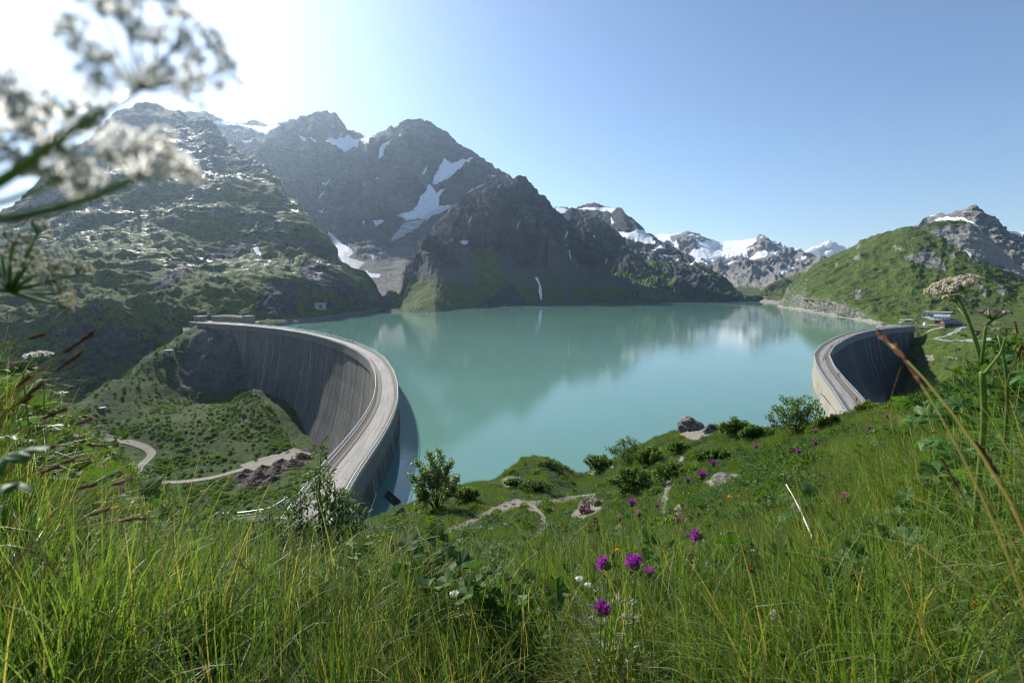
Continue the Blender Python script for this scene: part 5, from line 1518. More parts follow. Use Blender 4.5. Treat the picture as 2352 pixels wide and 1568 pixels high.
th_list = [
 (1381, 1407, 36, 2.3, 'large purple thistle standing lowest in the centre meadow above grey silvery leaves', (0.1, -0.3, 1)),
 (1397, 1300, 34, 2.7, 'purple thistle head turned sideways to the left, left of the bigger pair', (-0.9, 0.1, 0.5)),
 (1461, 1300, 38, 2.7, 'big purple thistle nodding back on a curved stem in the middle meadow', (-0.5, -0.2, 0.9)),
 (1490, 1323, 26, 2.8, 'smaller purple thistle just right of the nodding big one', (0.1, 0.2, 1)),
 (1513, 1340, 16, 2.8, 'dark magenta thistle bud right of the group of open heads', (0, 0, 1)),
 (1612, 1098, 22, 4.2, 'round purple thistle above the slope, left of the pale rock', (0, 0, 1)),
 (1580, 1107, 12, 4.6, 'small pale purple thistle left of a larger round one', (0, 0, 1)),
 (1638, 1069, 15, 4.6, 'small purple thistle highest of the cluster near the path', (0, 0, 1)),
 (1609, 1232, 28, 3.0, 'purple thistle facing left on an arching stem in the middle meadow', (-0.95, 0, 0.3)),
 (1451, 1160, 19, 4.0, 'purple thistle beside the grey flat rock on the slope', (0, 0, 1)),
 (1558, 1196, 12, 3.6, 'little magenta thistle under a pale seed head', (0, 0, 1)),
 (1511, 1163, 9, 4.4, 'tiny closed purple thistle seen before the dark path', (-0.4, 0, 1)),
 (1605, 1180, 10, 3.8, 'small crimson thistle bud on an arching stem', (-0.6, 0, 0.8)),
 (1834, 1040, 13, 5.0, 'purple thistle in long grass below the sparse bush', (0, 0, 1)),
 (1814, 1040, 9, 5.0, 'small purple thistle left of its neighbour below the sparse bush', (0, 0, 1)),
 (1872, 1021, 12, 5.5, 'purple thistle lower of two in the tall grass near the right dam', (0, 0, 1)),
 (1872, 993, 10, 6.5, 'purple thistle upper of two in the tall grass near the right dam', (0, 0, 1)),
 (1736, 1028, 10, 7.0, 'purple thistle before the dark shrubs on the slope', (0, 0, 1)),
 (1776, 980, 9, 8.0, 'small purple thistle in front of the sparse bush', (0, 0, 1)),
 (613, 1211, 19, 4.5, 'purple thistle left of the willow shrub by the dam landing', (0, -0.3, 1)),
 (2243, 768, 13, 3.4, 'purple thistle beside the tall hogweed stem at right', (0.3, 0, 1)),
 (2037, 958, 9, 7.0, 'small pink thistle in the grass right of the arch dam', (0, 0, 1)),
 (1996, 985, 10, 6.0, 'small mauve thistle below the right dam road', (0, 0, 1)),
 (29, 841, 13, 2.6, 'purple thistle left of two side by side at the left edge', (0, 0, 1)),
 (41, 843, 15, 2.6, 'purple thistle right of two side by side at the left edge', (0.3, 0, 1)),
 (26, 860, 9, 2.7, 'small purple thistle below the pair at the left edge', (0, 0, 1)),
 (83, 873, 12, 2.6, 'purple thistle under the white umbel at the left edge', (0, 0, 1)),
 (750, 1365, 12, 3.0, 'small pink thistle low in the grass below the willow shrub', (0, 0, 1)),
 (1520, 1445, 9, 2.4, 'tiny pink thistle low right of the silvery leaves', (0, 0, 1)),
]
for t_ in th_list: thistle(t_[0], t_[1], t_[2], t_[3], t_[4], t_[5], bud='bud' in t_[4])

# --- small round flower heads (clover, arnica, daisies)
def head_mesh(name, mats, n, seed, elong=1.0):
    r = random.Random(seed); mb = MB()
    for k in range(n):
        d = rvec(r); d.z = d.z * elong
        mb.mi = 0 if (d.z > -0.15 or len(mats) == 1) else 1
        p = d * 0.22; q = d * 0.5; s = d.cross(rvec(r)).normalized() * 0.09
        mb.add([p - s * .5, p + s * .5, q + s, q - s], [(0, 1, 2, 3)])
    return mb.mesh(name, mats, False)
HM = {'clover': head_mesh('clover_head', [G_pink, G_brown], 110, 1, 1.3), 'brown': head_mesh('clover_head', [G_brown], 90, 2, 1.4),
      'yellow': head_mesh('ray_head', [G_yellow], 60, 3, 0.5), 'white': head_mesh('white_head', [G_white], 60, 4, 0.6), 'bladder': head_mesh('calyx', [G_cream], 50, 5, 1.5)}
def small_flower(px, py, size, r, kind, label):
    r = reach(px, py, r * .8, 0.5)
    top = at(px, py, r); sz = size * mpp(top)
    base = place_on(px + rnd.uniform(-10, 10) / r, py, r)
    if top.z - base.z > 0.7: base = place_on(px, py, max(0.9, r - 0.25))
    nm = {'clover': 'clover', 'brown': 'faded_clover', 'yellow': 'yellow_daisy', 'white': 'white_flower', 'bladder': 'campion'}[kind]
    cat = {'clover': 'clover', 'brown': 'clover', 'yellow': 'daisy', 'white': 'flower', 'bladder': 'campion'}[kind]
    root = empty(nm, base, label, cat, {'clover': 'pink and brown clovers', 'brown': 'pink and brown clovers', 'yellow': 'yellow daisies in the grass'}.get(kind))
    d, t = stem_to(root, top, 0.0016, 0.0011, G_stem, bow=0.05)
    o = link('flower_head', HM[kind], None, root); o.location = t; o.scale = (sz, sz, sz)
for a in [(1424, 1188, 13, 3.8, 'clover', 'pink clover with brown base right of the flat grey rock'), (1467, 1178, 13, 3.9, 'clover', 'pale pink clover just below a purple thistle near the rock'),
          (1493, 1232, 17, 3.2, 'clover', 'half brown pink clover above the big nodding thistle'), (1575, 1228, 17, 3.2, 'clover', 'rosy clover left of the sideways purple thistle'),
          (1354, 1215, 13, 3.6, 'brown', 'brown faded clover left of two stacked ones'), (1369, 1195, 12, 3.7, 'brown', 'rust brown faded clover above another one'), (1372, 1211, 13, 3.6, 'brown', 'rust brown faded clover below another one'),
          (1336, 1168, 12, 4.2, 'brown', 'orange brown clover before the flat grey rock'), (1348, 1172, 13, 4.2, 'clover', 'pale pink clover beside an orange brown one at the rock'),
          (1941, 1142, 22, 3.4, 'clover', 'large white and rust clover alone in the green grass right'), (1728, 1305, 14, 2.6, 'brown', 'brown red clover under white yarrow at centre right'), (1678, 1210, 10, 3.0, 'brown', 'small brown clover above white yarrow'),
          (1418, 1262, 12, 3.0, 'yellow', 'orange yellow daisy below the brown clovers'), (1432, 1235, 8, 3.3, 'yellow', 'tiny yellow daisy above a bigger orange one'),
          (2238, 1385, 15, 2.2, 'yellow', 'pale yellow flower low at the right side'), (1676, 1140, 10, 4.4, 'yellow', 'yellow daisy low beside the rock at centre right'), (1690, 1112, 8, 5.0, 'yellow', 'yellow daisy next to the pale rock at centre right'),
          (1700, 1138, 9, 4.4, 'yellow', 'yellow daisy rightmost by the pale rock'), (197, 997, 12, 3.0, 'yellow', 'orange daisy left of the tall magenta orchid'), (465, 1127, 9, 4.0, 'yellow', 'orange daisy right of the big pale leaf at left'),
          (272, 1088, 12, 3.0, 'brown', 'rust red faded clover between two orchids'), (262, 1165, 12, 2.5, 'yellow', 'orange daisy below the orchids at left'), (310, 1172, 15, 2.2, 'brown', 'brown seed head low left among sedges'),
          (1043, 1363, 22, 2.8, 'white', 'white round flower alone in grass left of centre'), (1330, 1328, 18, 2.7, 'white', 'white flower left of the sideways thistle'), (1350, 1342, 16, 2.7, 'white', 'small cream flower below the sideways thistle'),
          (1776, 1410, 16, 2.1, 'bladder', 'pale bladder campion hanging below the broad leaf at right'), (934, 1295, 15, 4.5, 'white', 'small white flower near the grey stone on the slope'),
          (1558, 1170, 17, 3.4, 'bladder', 'pale green woolly seed head above a magenta thistle'), (1421, 1215, 17, 3.2, 'bladder', 'pale woolly seed head between clovers'), (1360, 1150, 16, 4.3, 'bladder', 'pale green seed head in front of the grey rock')]:
    small_flower(*a)

# --- white yarrow clusters
def yarrow(px, py, size, r, label, mat=None, name='yarrow', cat='yarrow'):
    top = at(px, py, r); sz = size * mpp(top)
    base = place_on(px, py, r)
    root = empty(name, base, label, cat, 'white yarrow clusters')
    d, t = stem_to(root, top - Vector((0, 0, sz * 0.3)), 0.0022 + sz * 0.01, 0.0015, G_stem, bow=0.04)
    rays = MB()
    heads = MB()
    for k in range(14):
        a = rnd.uniform(0, 6.28); d = math.sqrt(rnd.random()) * sz * 0.5
        q = t + Vector((math.cos(a) * d, math.sin(a) * d, sz * (0.3 + rnd.uniform(-.06, .06))))
        rays.tube([t, (t + q) / 2 + Vector((0, 0, -.02 * sz)), q], 0.0008 + sz * .006, 3, False)
        for j in range(9):
            dd = rvec(rnd); dd.z = abs(dd.z); p2 = q + dd * sz * 0.05; s = dd.cross(rvec(rnd)).normalized() * sz * 0.035; u_ = dd.cross(s).normalized() * sz * 0.035
            heads.add([p2 - s, p2 - u_, p2 + s, p2 + u_], [(0, 1, 2, 3)])
    rays.build('flower_stalks', G_stem, root); heads.build('flower_cluster', mat or G_white, root, smooth=False)
for a in [(1668, 1228, 26, 3.0, 'white yarrow left of the cluster at centre right'), (1702, 1242, 36, 2.9, 'widest white pink yarrow at centre right'), (1722, 1262, 26, 2.8, 'white yarrow under the widest one'), (1683, 1254, 22, 2.9, 'small yarrow below left of the widest one'),
          (1700, 1335, 34, 2.5, 'lowest pinkish white yarrow above the broad leaf'), (1665, 1345, 20, 2.5, 'pale pink yarrow left of the lowest wide one'), (1460, 1340, 24, 2.6, 'cream yarrow below the nodding thistle'),
          (1898, 954, 22, 16, 'white umbel left of two at the near end of the arch dam'), (1930, 941, 20, 17, 'white umbel right of two at the near end of the arch dam'),
          (2186, 822, 22, 5, 'flat white umbel in grass left of the hogweed stem'), (1127, 1213, 14, 19, 'white umbel inside the path bend, rightmost'), (1081, 1225, 14, 17, 'white umbel inside the path bend, in the middle'), (1057, 1240, 18, 15, 'white umbel inside the path bend, leftmost'),
          (1362, 1086, 22, 40, 'wide white umbel on the bushy slope by the water'), (1406, 1072, 14, 42, 'small white umbel on the bushy slope by the water'), (1519, 1030, 14, 45, 'white umbel left of the rock outcrop'), (1101, 1209, 12, 20, 'small white umbel below the footpath'), (1158, 1202, 10, 21, 'tiny white umbel close to the path bend')]:
    yarrow(*a)

# --- orchid spikes
def orchid(px, py, hpx, r, label):
    r = reach(px, py + hpx, r, 0.35)
    top = at(px, py, r); k = mpp(top); base = place_on(px, py + hpx, r)
    if top.z - base.z > 0.75: base = place_on(px + 8, py, max(1.0, r - 0.3))
    root = empty('orchid', base, label, 'orchid', 'magenta orchid spikes at left')
    d, t = stem_to(root, top, 0.004, 0.002, G_stem, bow=0.02)
    mb = MB(); hh = hpx * k
    for i in range(70):
        f = rnd.random(); a = rnd.uniform(0, 6.28); w = hh * 0.17 * (1 - 0.7 * f)
        p = t + d * (-hh * (1 - f) + 0.003) ; q = p + Vector((math.cos(a), math.sin(a), 0.25)) * w
        s = Vector((-math.sin(a), math.cos(a), 0)) * hh * 0.05
        mb.add([p, q - s + Vector((0, 0, .006 * hh)), q + Vector((0, 0, hh * .05)), q + s, q - Vector((0, 0, hh * .04))], [(0, 1, 2, 3), (0, 3, 4), (0, 4, 1)])
    mb.build('flower_spike', G_pinkish, root, smooth=False)
G_pinkish = leafy('orchid_petal', (0.34, 0.04, 0.27), (0.62, 0.22, 0.50), 0.4, 0.5, 60.0, glow=(1, 1, 1))
for a in [(179, 992, 46, 2.5, 'tallest magenta orchid spike at left among sedges'), (187, 1050, 30, 2.3, 'pale pink orchid spike below the tallest one'), (242, 1062, 40, 2.3, 'magenta orchid spike right of the pale one'), (279, 1105, 34, 2.1, 'withering pink orchid spike nearest the big pale leaf')]:
    orchid(*a)

# --- umbellifers
def umbellet_mesh(seed, blobs=26, mat=None, open_=1.0, petal=1.0):
    r = random.Random(seed); mb = MB(); fl = []
    for k in range(blobs):
        th = math.sqrt(r.random()) * 1.15 * open_; a = r.uniform(0, 6.283)
        d = Vector((math.sin(th) * math.cos(a), math.sin(th) * math.sin(a), math.cos(th)))
        L_ = r.uniform(0.8, 1.05)
        mb.mi = 0; mb.tube([(0, 0, 0), d * L_ * 0.5 + Vector((0, 0, -.03)), d * L_], [0.03, 0.022, 0.03], 3, False)
        mb.mi = 1
        c = d * L_
        mb.lathe([(0.01, -0.05), (0.06, -0.02), (0.07, 0.04), (0.01, 0.08)], 5, c, d.to_track_quat('Z', 'Y').to_matrix())
        mb.mi = 2
        for j in range(5):
            aa = j * 1.2566 + r.uniform(-.3, .3); e = (d.to_track_quat('Z', 'Y') @ Vector((math.cos(aa), math.sin(aa), 0.25)))
            s = e.cross(d) * 0.15 * petal; q = c + e * 0.30 * petal + d * .08
            mb.add([c + d * 0.05, c + e * .12 * petal + s + d * .05, q, c + e * .12 * petal - s + d * .05], [(0, 1, 2, 3)])
    return mb.mesh('umbellet', mat or [G_stem, G_bud, G_white])
G_bud = leafy('flower_bud', (0.12, 0.10, 0.05), (0.30, 0.26, 0.14), 0.25, 0.6, 80.0)
UM = [umbellet_mesh(s, 22, None, 1.0, 0.85) for s in range(4)]
UMC = [umbellet_mesh(10 + s, 26, [G_stem, G_bud, G_cream]) for s in range(3)]
UMB = [umbellet_mesh(20 + s, 18, [G_stem, G_stem, G_cream], 1.1, 0.55) for s in range(3)]
def umbel(parent, hub, tips, rray, usz, meshes, top_dir=None, name='ray'):
    """hub and tips in world space; rays curve from hub to tips, each ends in an umbellet"""
    inv = Vector(parent.location)
    hub = Vector(hub); up = Vector((0, 0, 1))
    cen = sum((Vector(t) for t in tips), Vector()) / len(tips)
    ax = (cen - hub).normalized()
    for k, t in enumerate(tips):
        t = Vector(t)
        mid = (hub + t) / 2 - ax * (t - hub).length * 0.05 + rvec(rnd) * (t - hub).length * 0.02
        mb = MB(); mb.tube([p - inv for p in bez(hub, mid, t, 6)], [rray * 1.2, rray, rray * .9, rray * .8, rray * .75, rray * .7], 5)
        ry = mb.build(name, G_stem, parent)
        o = link('umbellet', meshes[k % len(meshes)], None, ry)
        o.location = t - inv; d = ((t - hub).normalized() * 0.7 + ax * 0.6).normalized()
        o.rotation_mode = 'QUATERNION'; o.rotation_quaternion = d.to_track_quat('Z', 'Y') @ Quaternion((0, 0, 1), rnd.uniform(0, 6))
        o.scale = (usz, usz, usz)
def stem_path(parent, pts, r0, r1, mat=None, name='stem'):
    inv = Vector(parent.location)
    P = curve_pts([tuple(p) for p in pts], 16)
    mb = MB(); mb.tube([Vector(p) - inv for p in P], [r0 + (r1 - r0) * k / 15 for k in range(16)], 8)
    return mb.build(name, mat or G_stem, parent)
def tipsfan(spec, r):
    return [at(x, y, rr if rr else r) for x, y, rr in spec]

base = Vector((-0.62, 0.32, ground_z(-0.62, 0.9)))
big = empty('hogweed', base, 'large blurred white flowering hogweed close to the lens at upper left', 'hogweed')
R1 = 0.228
hub1 = at(322, 205, R1)
fork = at(-120, 470, 0.192)
low = at(-330, 900, 0.220)
stem_path(big, [base, (low + base) / 2 + Vector((-.05, .02, 0)), low, at(-230, 640, 0.206), fork], 0.0032, 0.0022, name='main_stem')
stem_path(big, [fork, at(-20, 425, 0.185), at(110, 340, 0.177), at(220, 262, 0.173), hub1], 0.0013, 0.0009)
umbel(big, hub1, [at(x, y, q) for x, y, q in ((185, 95, 0.227), (215, 150, 0.208), (235, 40, 0.233), (285, 30, 0.208), (330, 0, 0.227), (300, 95, 0.195), (385, 35, 0.220), (420, 75, 0.233), (400, 120, 0.208), (470, 110, 0.227), (505, 165, 0.227), (455, 185, 0.208), (240, 195, 0.195), (360, 190, 0.189), (420, 215, 0.217))], 0.0005, 0.0072, UM)
hub2 = at(318, 405, 0.192)
stem_path(big, [fork, at(-10, 508, 0.201), at(90, 490, 0.198), at(200, 458, 0.196), hub2], 0.0017, 0.0012)
umbel(big, hub2, [at(x, y, q) for x, y, q in ((240, 340, 0.252), (262, 372, 0.239), (285, 325, 0.258), (300, 355, 0.239), (325, 335, 0.246), (350, 350, 0.258), (372, 330, 0.239), (385, 372, 0.252), (415, 385, 0.252), (436, 392, 0.258), (350, 390, 0.233))], 0.0004, 0.0062, UM)
hub3 = at(140, 412, 0.206)
stem_path(big, [fork, at(0, 468, 0.201), at(80, 438, 0.206), hub3], 0.0013, 0.0009)
umbel(big, hub3, [at(x, y, q) for x, y, q in ((75, 375, 0.271), (95, 350, 0.258), (120, 330, 0.271), (145, 345, 0.252), (170, 372, 0.271), (190, 385, 0.265), (205, 400, 0.277), (160, 408, 0.258), (185, 432, 0.271), (100, 395, 0.252))], 0.0004, 0.0062, UM)
hub4 = at(105, 345, 0.220)
stem_path(big, [fork, at(-20, 440, 0.211), at(50, 395, 0.215), hub4], 0.0013, 0.0009)
umbel(big, hub4, [at(x, y, q) for x, y, q in ((50, 275, 0.290), (75, 250, 0.277), (100, 285, 0.290), (135, 240, 0.283), (160, 270, 0.290), (190, 285, 0.283), (205, 245, 0.296), (30, 320, 0.283), (225, 290, 0.290), (60, 300, 0.271))], 0.0004, 0.0064, UM)
hub5 = at(-20, 290, 0.192)
stem_path(big, [fork, at(-80, 380, 0.196), hub5], 0.0013, 0.0009)
umbel(big, hub5, [at(x, y, q) for x, y, q in ((-30, 190, 0.252), (10, 215, 0.246), (28, 190, 0.258), (0, 250, 0.239), (35, 240, 0.252), (-60, 220, 0.252), (10, 345, 0.258), (30, 370, 0.265))], 0.0004, 0.0064, UM)

base = Vector((-1.45, 0.55, ground_z(-1.45, 0.55)))
bb = empty('hogweed', base, 'green hogweed umbel still in bud at the left edge', 'hogweed')
hub = at(22, 668, 0.62)
stem_path(bb, [base, at(-220, 880, 0.66), at(-60, 740, 0.62), hub], 0.0050, 0.0034)
umbel(bb, hub, [at(x, y, q) for x, y, q in ((85, 538, .62), (30, 562, .60), (4, 585, .64), (-20, 600, .6), (72, 598, .64), (52, 622, .60), (108, 618, .62), (178, 628, .62), (136, 672, .66), (132, 700, .62), (60, 645, .66), (100, 650, .6), (-30, 660, .6))], 0.0019, 0.0125, UMB)

# small umbels at the left edge
def umbel_plant(px, py, wpx, r, base_px, label, meshes, n=16, dome=0.16, nm='hogweed', cat='hogweed', rr=0.0012, tilt=0.0, hubdrop=0.42, side=None):
    r0_ = r; r = reach(px, py, r, 0.95); base_px = (base_px[0], base_px[1], base_px[2] * r / r0_); rr = rr * r / r0_
    c = at(px, py, r); k = mpp(c); w = wpx * k
    b = place_on(base_px[0], base_px[1], base_px[2])
    root = empty(nm, b, label, cat)
    hub = at(px, py + wpx * hubdrop, r)
    stem_path(root, [b, (b + hub) / 2 + Vector((rnd.uniform(-.02, .02), 0, 0)), hub], 0.005, 0.003)
    tips = []
    for i in range(n):
        a = 2.399 * i; d = math.sqrt((i + .5) / n) * w * 0.46
        p = c + Vector((math.cos(a) * d, math.sin(a) * d, -dome * w * (d / (w * .5)) ** 2 + math.cos(a) * d * tilt)); tips.append(p)
    umbel(root, hub, tips, rr, w * 0.115, meshes)
    return root, hub
umbel_plant(90, 812, 54, 2.3, (70, 990, 2.2), 'flat white umbel above thistles at the left edge', UM)
umbel_plant(50, 829, 22, 2.4, (75, 980, 2.3), 'small closed umbel left of the flat white one', UMB, 9)
umbel_plant(101, 857, 28, 2.4, (88, 980, 2.3), 'small green umbel right of the flat white one', UMB, 10)
G_dryst = leafy('dead_stem', (0.42, 0.36, 0.28), (0.60, 0.54, 0.44), 0.1, 0.8, 20.0)
UMD = [umbellet_mesh(30 + s, 9, [G_dryst, G_dryst, G_dryst], 1.0, 0.2) for s in range(2)]
_gs = G_stem; G_stem = G_dryst
umbel_plant(20, 725, 44, 1.9, (-20, 1010, 1.8), 'dead dry umbel with bare rays at the left edge', UMD, 14, 0.25)
G_stem = _gs

# tall hogweed at right
b = place_on(2268, 1000, 2.2)
hr = empty('hogweed', b, 'tall hogweed with broad pinkish white umbel standing at right', 'hogweed')
node = at(2254, 838, 2.05); top = at(2196, 672, 2.05)
stem_path(hr, [b, at(2264, 940, 2.12), node], 0.0095, 0.008, name='main_stem')
stem_path(hr, [node, at(2243, 790, 2.05), at(2222, 730, 2.05), top], 0.007, 0.004)
def fan(c, w, n, dome, tilt, r):
    k = mpp(c); W = w * k; out = []
    for i in range(n):
        a = 2.399 * i; d = math.sqrt((i + .5) / n) * W * 0.47
        out.append(c + Vector((math.cos(a) * d, math.sin(a) * d, -dome * W * (d / (W * .5)) ** 2 + math.cos(a) * d * tilt)))
    return out
umbel(hr, top, fan(at(2192, 650, 2.05), 92, 26, 0.10, 0.42, 2.05), 0.0016, 0.0150, UMC)
h2 = at(2194, 694, 2.1); stem_path(hr, [at(2224, 735, 2.05), at(2208, 715, 2.07), h2], 0.004, 0.003)
umbel(hr, h2, fan(at(2192, 681, 2.1), 38, 12, 0.12, 0, 2.1), 0.0011, 0.0085, UMC)
h3 = at(2264, 748, 2.0); stem_path(hr, [node, at(2260, 790, 2.0), h3], 0.0052, 0.0035)
h4 = at(2280, 735, 2.0); stem_path(hr, [h3, h4], 0.004, 0.0035)
umbel(hr, h4, fan(at(2284, 718, 2.0), 58, 16, 0.05, -0.05, 2.0), 0.0013, 0.0105, UMC)
h5 = at(2310, 772, 2.1); stem_path(hr, [at(2260, 860, 2.05), at(2300, 810, 2.1), h5], 0.005, 0.003)
umbel(hr, h5, fan(at(2306, 756, 2.1), 34, 10, 0.05, 0.1, 2.1), 0.0011, 0.0080, UMB)
# second stout stem right of it
b = place_on(2325, 1020, 2.4)
h6r = empty('hogweed', b, 'second dark leafed hogweed stem right of the tall one', 'hogweed')
stem_path(h6r, [b, at(2318, 880, 2.4), at(2300, 790, 2.4), at(2288, 752, 2.4)], 0.008, 0.004)
umbel(h6r, at(2288, 752, 2.4), fan(at(2282, 744, 2.4), 30, 9, 0.05, 0.1, 2.4), 0.0011, 0.0085, UMB)

# --- broad lobed leaves
def lobed_leaf(seed, lobes=5, ruff=0.10):
    """palmately lobed leaf with toothed edge, folded along its main veins"""
    r = random.Random(seed); n = 61; V = [(0, 0, 0)]; Fc = []
    nr = 4
    for ring in range(1, nr + 1):
        fr = ring / nr
        for k in range(n):
            a = (k / (n - 1) - 0.5) * 2 * math.pi * 0.86
            ph = a / (math.pi * 0.86) * lobes / 2.0
            dl_ = abs((ph + 0.5) % 1.0 - 0.5) * 2            # 0 on a lobe axis, 1 in a sinus
            depth = (0.50 if lobes > 3 else 0.30) * dl_ ** 1.5
            tooth = 0.06 * (k % 2) + 0.04 * ((k // 2) % 2)
            env = 0.62 + 0.38 * math.cos(a * 0.5) ** 2
            R_ = fr * env * (1 - depth * fr) * (1 - tooth * (fr > .9))
            z = 0.10 * (1 - dl_) * fr * (-1) + 0.10 * dl_ * fr - 0.25 * fr * fr + ruff * 0.4 * math.sin(k * 0.9 + seed) * fr ** 2 + r.uniform(-.012, .012)
            V.append((math.sin(a) * R_, math.cos(a) * R_, z))
    for k in range(n - 1):
        Fc.append((0, 1 + k, 2 + k))
        for q in range(nr - 1):
            b = 1 + q * n + k; Fc.append((b, b + n, b + n + 1, b + 1))
    return fast_mesh('leaf', V, Fc, G_big)
LL = [lobed_leaf(s, 5 if s % 2 else 7) for s in range(5)]
LR_ = [lobed_leaf(10 + s, 3, 0.04) for s in range(2)]
def leaf_plant(leaves, base_px, label, meshes=None, nm='broad_leaf_plant', cat='leafy plant', stalks=True):
    """leaves: (px, py, size_px, r, roll, pitch)"""
    b = place_on(*base_px)
    root = empty(nm, b, label, cat)
    for k, (px, py, s, r, roll, pit) in enumerate(leaves):
        if stalks: r = reach(px, py, r, 0.55)
        c = at(px, py, r); w = s * mpp(c) * 0.62
        o = link('leaf', (meshes or LL)[k % len(meshes or LL)], None, root)
        R = Matrix.Rotation(rad(roll), 3, 'Y') @ Matrix.Rotation(rad(pit), 3, 'X')   # facing the viewer side
        o.location = c - b; o.rotation_euler = (Matrix.Rotation(rad(-roll), 3, 'Z') @ Matrix.Rotation(rad(pit), 3, 'X')).to_euler()
        o.scale = (w, w, w)
        if not stalks: continue
        g_ = c - b; s0 = Vector((g_.x * .55, g_.y * .55, 0)); s0.z = ground_z(b.x + s0.x, b.y + s0.y) - b.z - .03
        mb = MB(); mb.tube([s0, (s0 + g_) * 0.5 + Vector((0, 0, 0.03)), g_], [0.003, 0.0025, 0.002], 5)
        mb.build('leaf_stalk', G_stem, root)
lv = []
for k, (x, y, sz) in enumerate([(2180, 1010, 95), (2292, 945, 100), (2225, 1062, 110), (2140, 955, 80), (2330, 905, 85), (2095, 925, 75), (2250, 985, 95), (2210, 930, 85), (2310, 1015, 95), (2150, 1060, 85), (2060, 990, 65), (2190, 965, 80), (2270, 1040, 90), (2120, 1010, 75), (2340, 975, 90), (2240, 900, 80), (2170, 1090, 80), (2085, 965, 60), (2300, 1085, 80)]):
    g_ = hit(x, y); rg = math.hypot(g_.x, g_.y) if g_ else 6
    lv.append((x, y, sz, min(rg * 0.76, 5.2), (k * 67) % 300 - 150, 20 + (k * 13) % 40))
leaf_plant(lv, (2240, 1060, 3.6), 'cluster of large dark green hogweed leaves at right')
leaf_plant([(1822, 1140, 64, 6.0, -120, 25), (1868, 1128, 55, 6.2, -20, 40), (1800, 1180, 55, 5.6, 120, 20), (1845, 1165, 55, 5.8, 30, 35)], (1840, 1190, 5.8), 'broad leaf plant left of the dry stick', LR_)
leaf_plant([(1880, 1300, 100, 3.9, -60, 25), (1815, 1375, 125, 3.2, 100, 20), (1770, 1410, 85, 3.0, 150, 25), (1850, 1345, 90, 3.4, 20, 30)], (1840, 1420, 3.2), 'pale broad leaf plant below the dry stick', LR_)
leaf_plant([(330, 1135, 80, 2.2, 20, 55)], (345, 1230, 2.2), 'single bright round leaf at left before the road', LR_)
leaf_plant([(8, 1050, 130, 0.62, 60, 25), (30, 1110, 90, 0.62, 160, 10)], (-160, 1300, 1.0), 'blurred ragged dark leaf at the left edge close to the lens', stalks=False)
leaf_plant([(45, 965, 70, 2.0, 100, 30), (100, 985, 60, 2.1, 20, 20), (20, 1000, 70, 1.9, 160, 20), (75, 1010, 50, 2.0, -120, 15), (140, 905, 36, 2.4, -40, 30), (125, 945, 44, 2.2, -80, 25)], (70, 1060, 2.0), 'dark green lobed leaves at left under the umbels')
leaf_plant([(2192, 800, 24, 2.05, 90, 20), (2216, 768, 26, 2.0, -60, 20), (2275, 850, 46, 2.1, -70, 30), (2320, 850, 66, 2.4, -30, 30), (2290, 880, 56, 2.4, -100, 20), (2340, 820, 56, 2.6, 10, 20), (2345, 870, 60, 2.6, 80, 30)], (2290, 1000, 2.4), 'stem leaves of the tall hogweed at right')

# --- silver leaved mugwort at bottom centre
def silver(px, py, r, w, label, seed):
    c = at(px, py, r); b = place_on(px, py, r); root = empty('silver_mugwort', b, label, 'mugwort')
    V = []; Fc = []; rr_ = random.Random(seed); W = w * mpp(c)
    for k in range(170):
        a = rr_.uniform(0, 6.28); d = math.sqrt(rr_.random()) * W * .5
        p = Vector((math.cos(a) * d, math.sin(a) * d, rr_.uniform(0.05, 0.36)))
        dr = Vector((math.cos(a), math.sin(a), rr_.uniform(0.2, 1.4)))
        for j in range(3):
            leaf_quad(V, Fc, p + rvec(rr_) * .008, (dr + rvec(rr_) * .6), rvec(rr_), 0.035, 0.007)
    link('foliage', fast_mesh('foliage', V, Fc, G_silver), None, root, kind='stuff')
    mb = MB()
    for k in range(7):
        a = k * .9; mb.tube([(0, 0, -.03), (math.cos(a) * W * .2, math.sin(a) * W * .2, .15), (math.cos(a) * W * .35, math.sin(a) * W * .35, .33)], .002, 4)
    mb.build('stem', G_stem, root)
silver(1395, 1500, 2.0, 170, 'silver grey mugwort leaves below the lowest thistle', 1)
silver(520, 1440, 2.6, 70, 'small patch of silvery leaves in grass at lower left', 2)

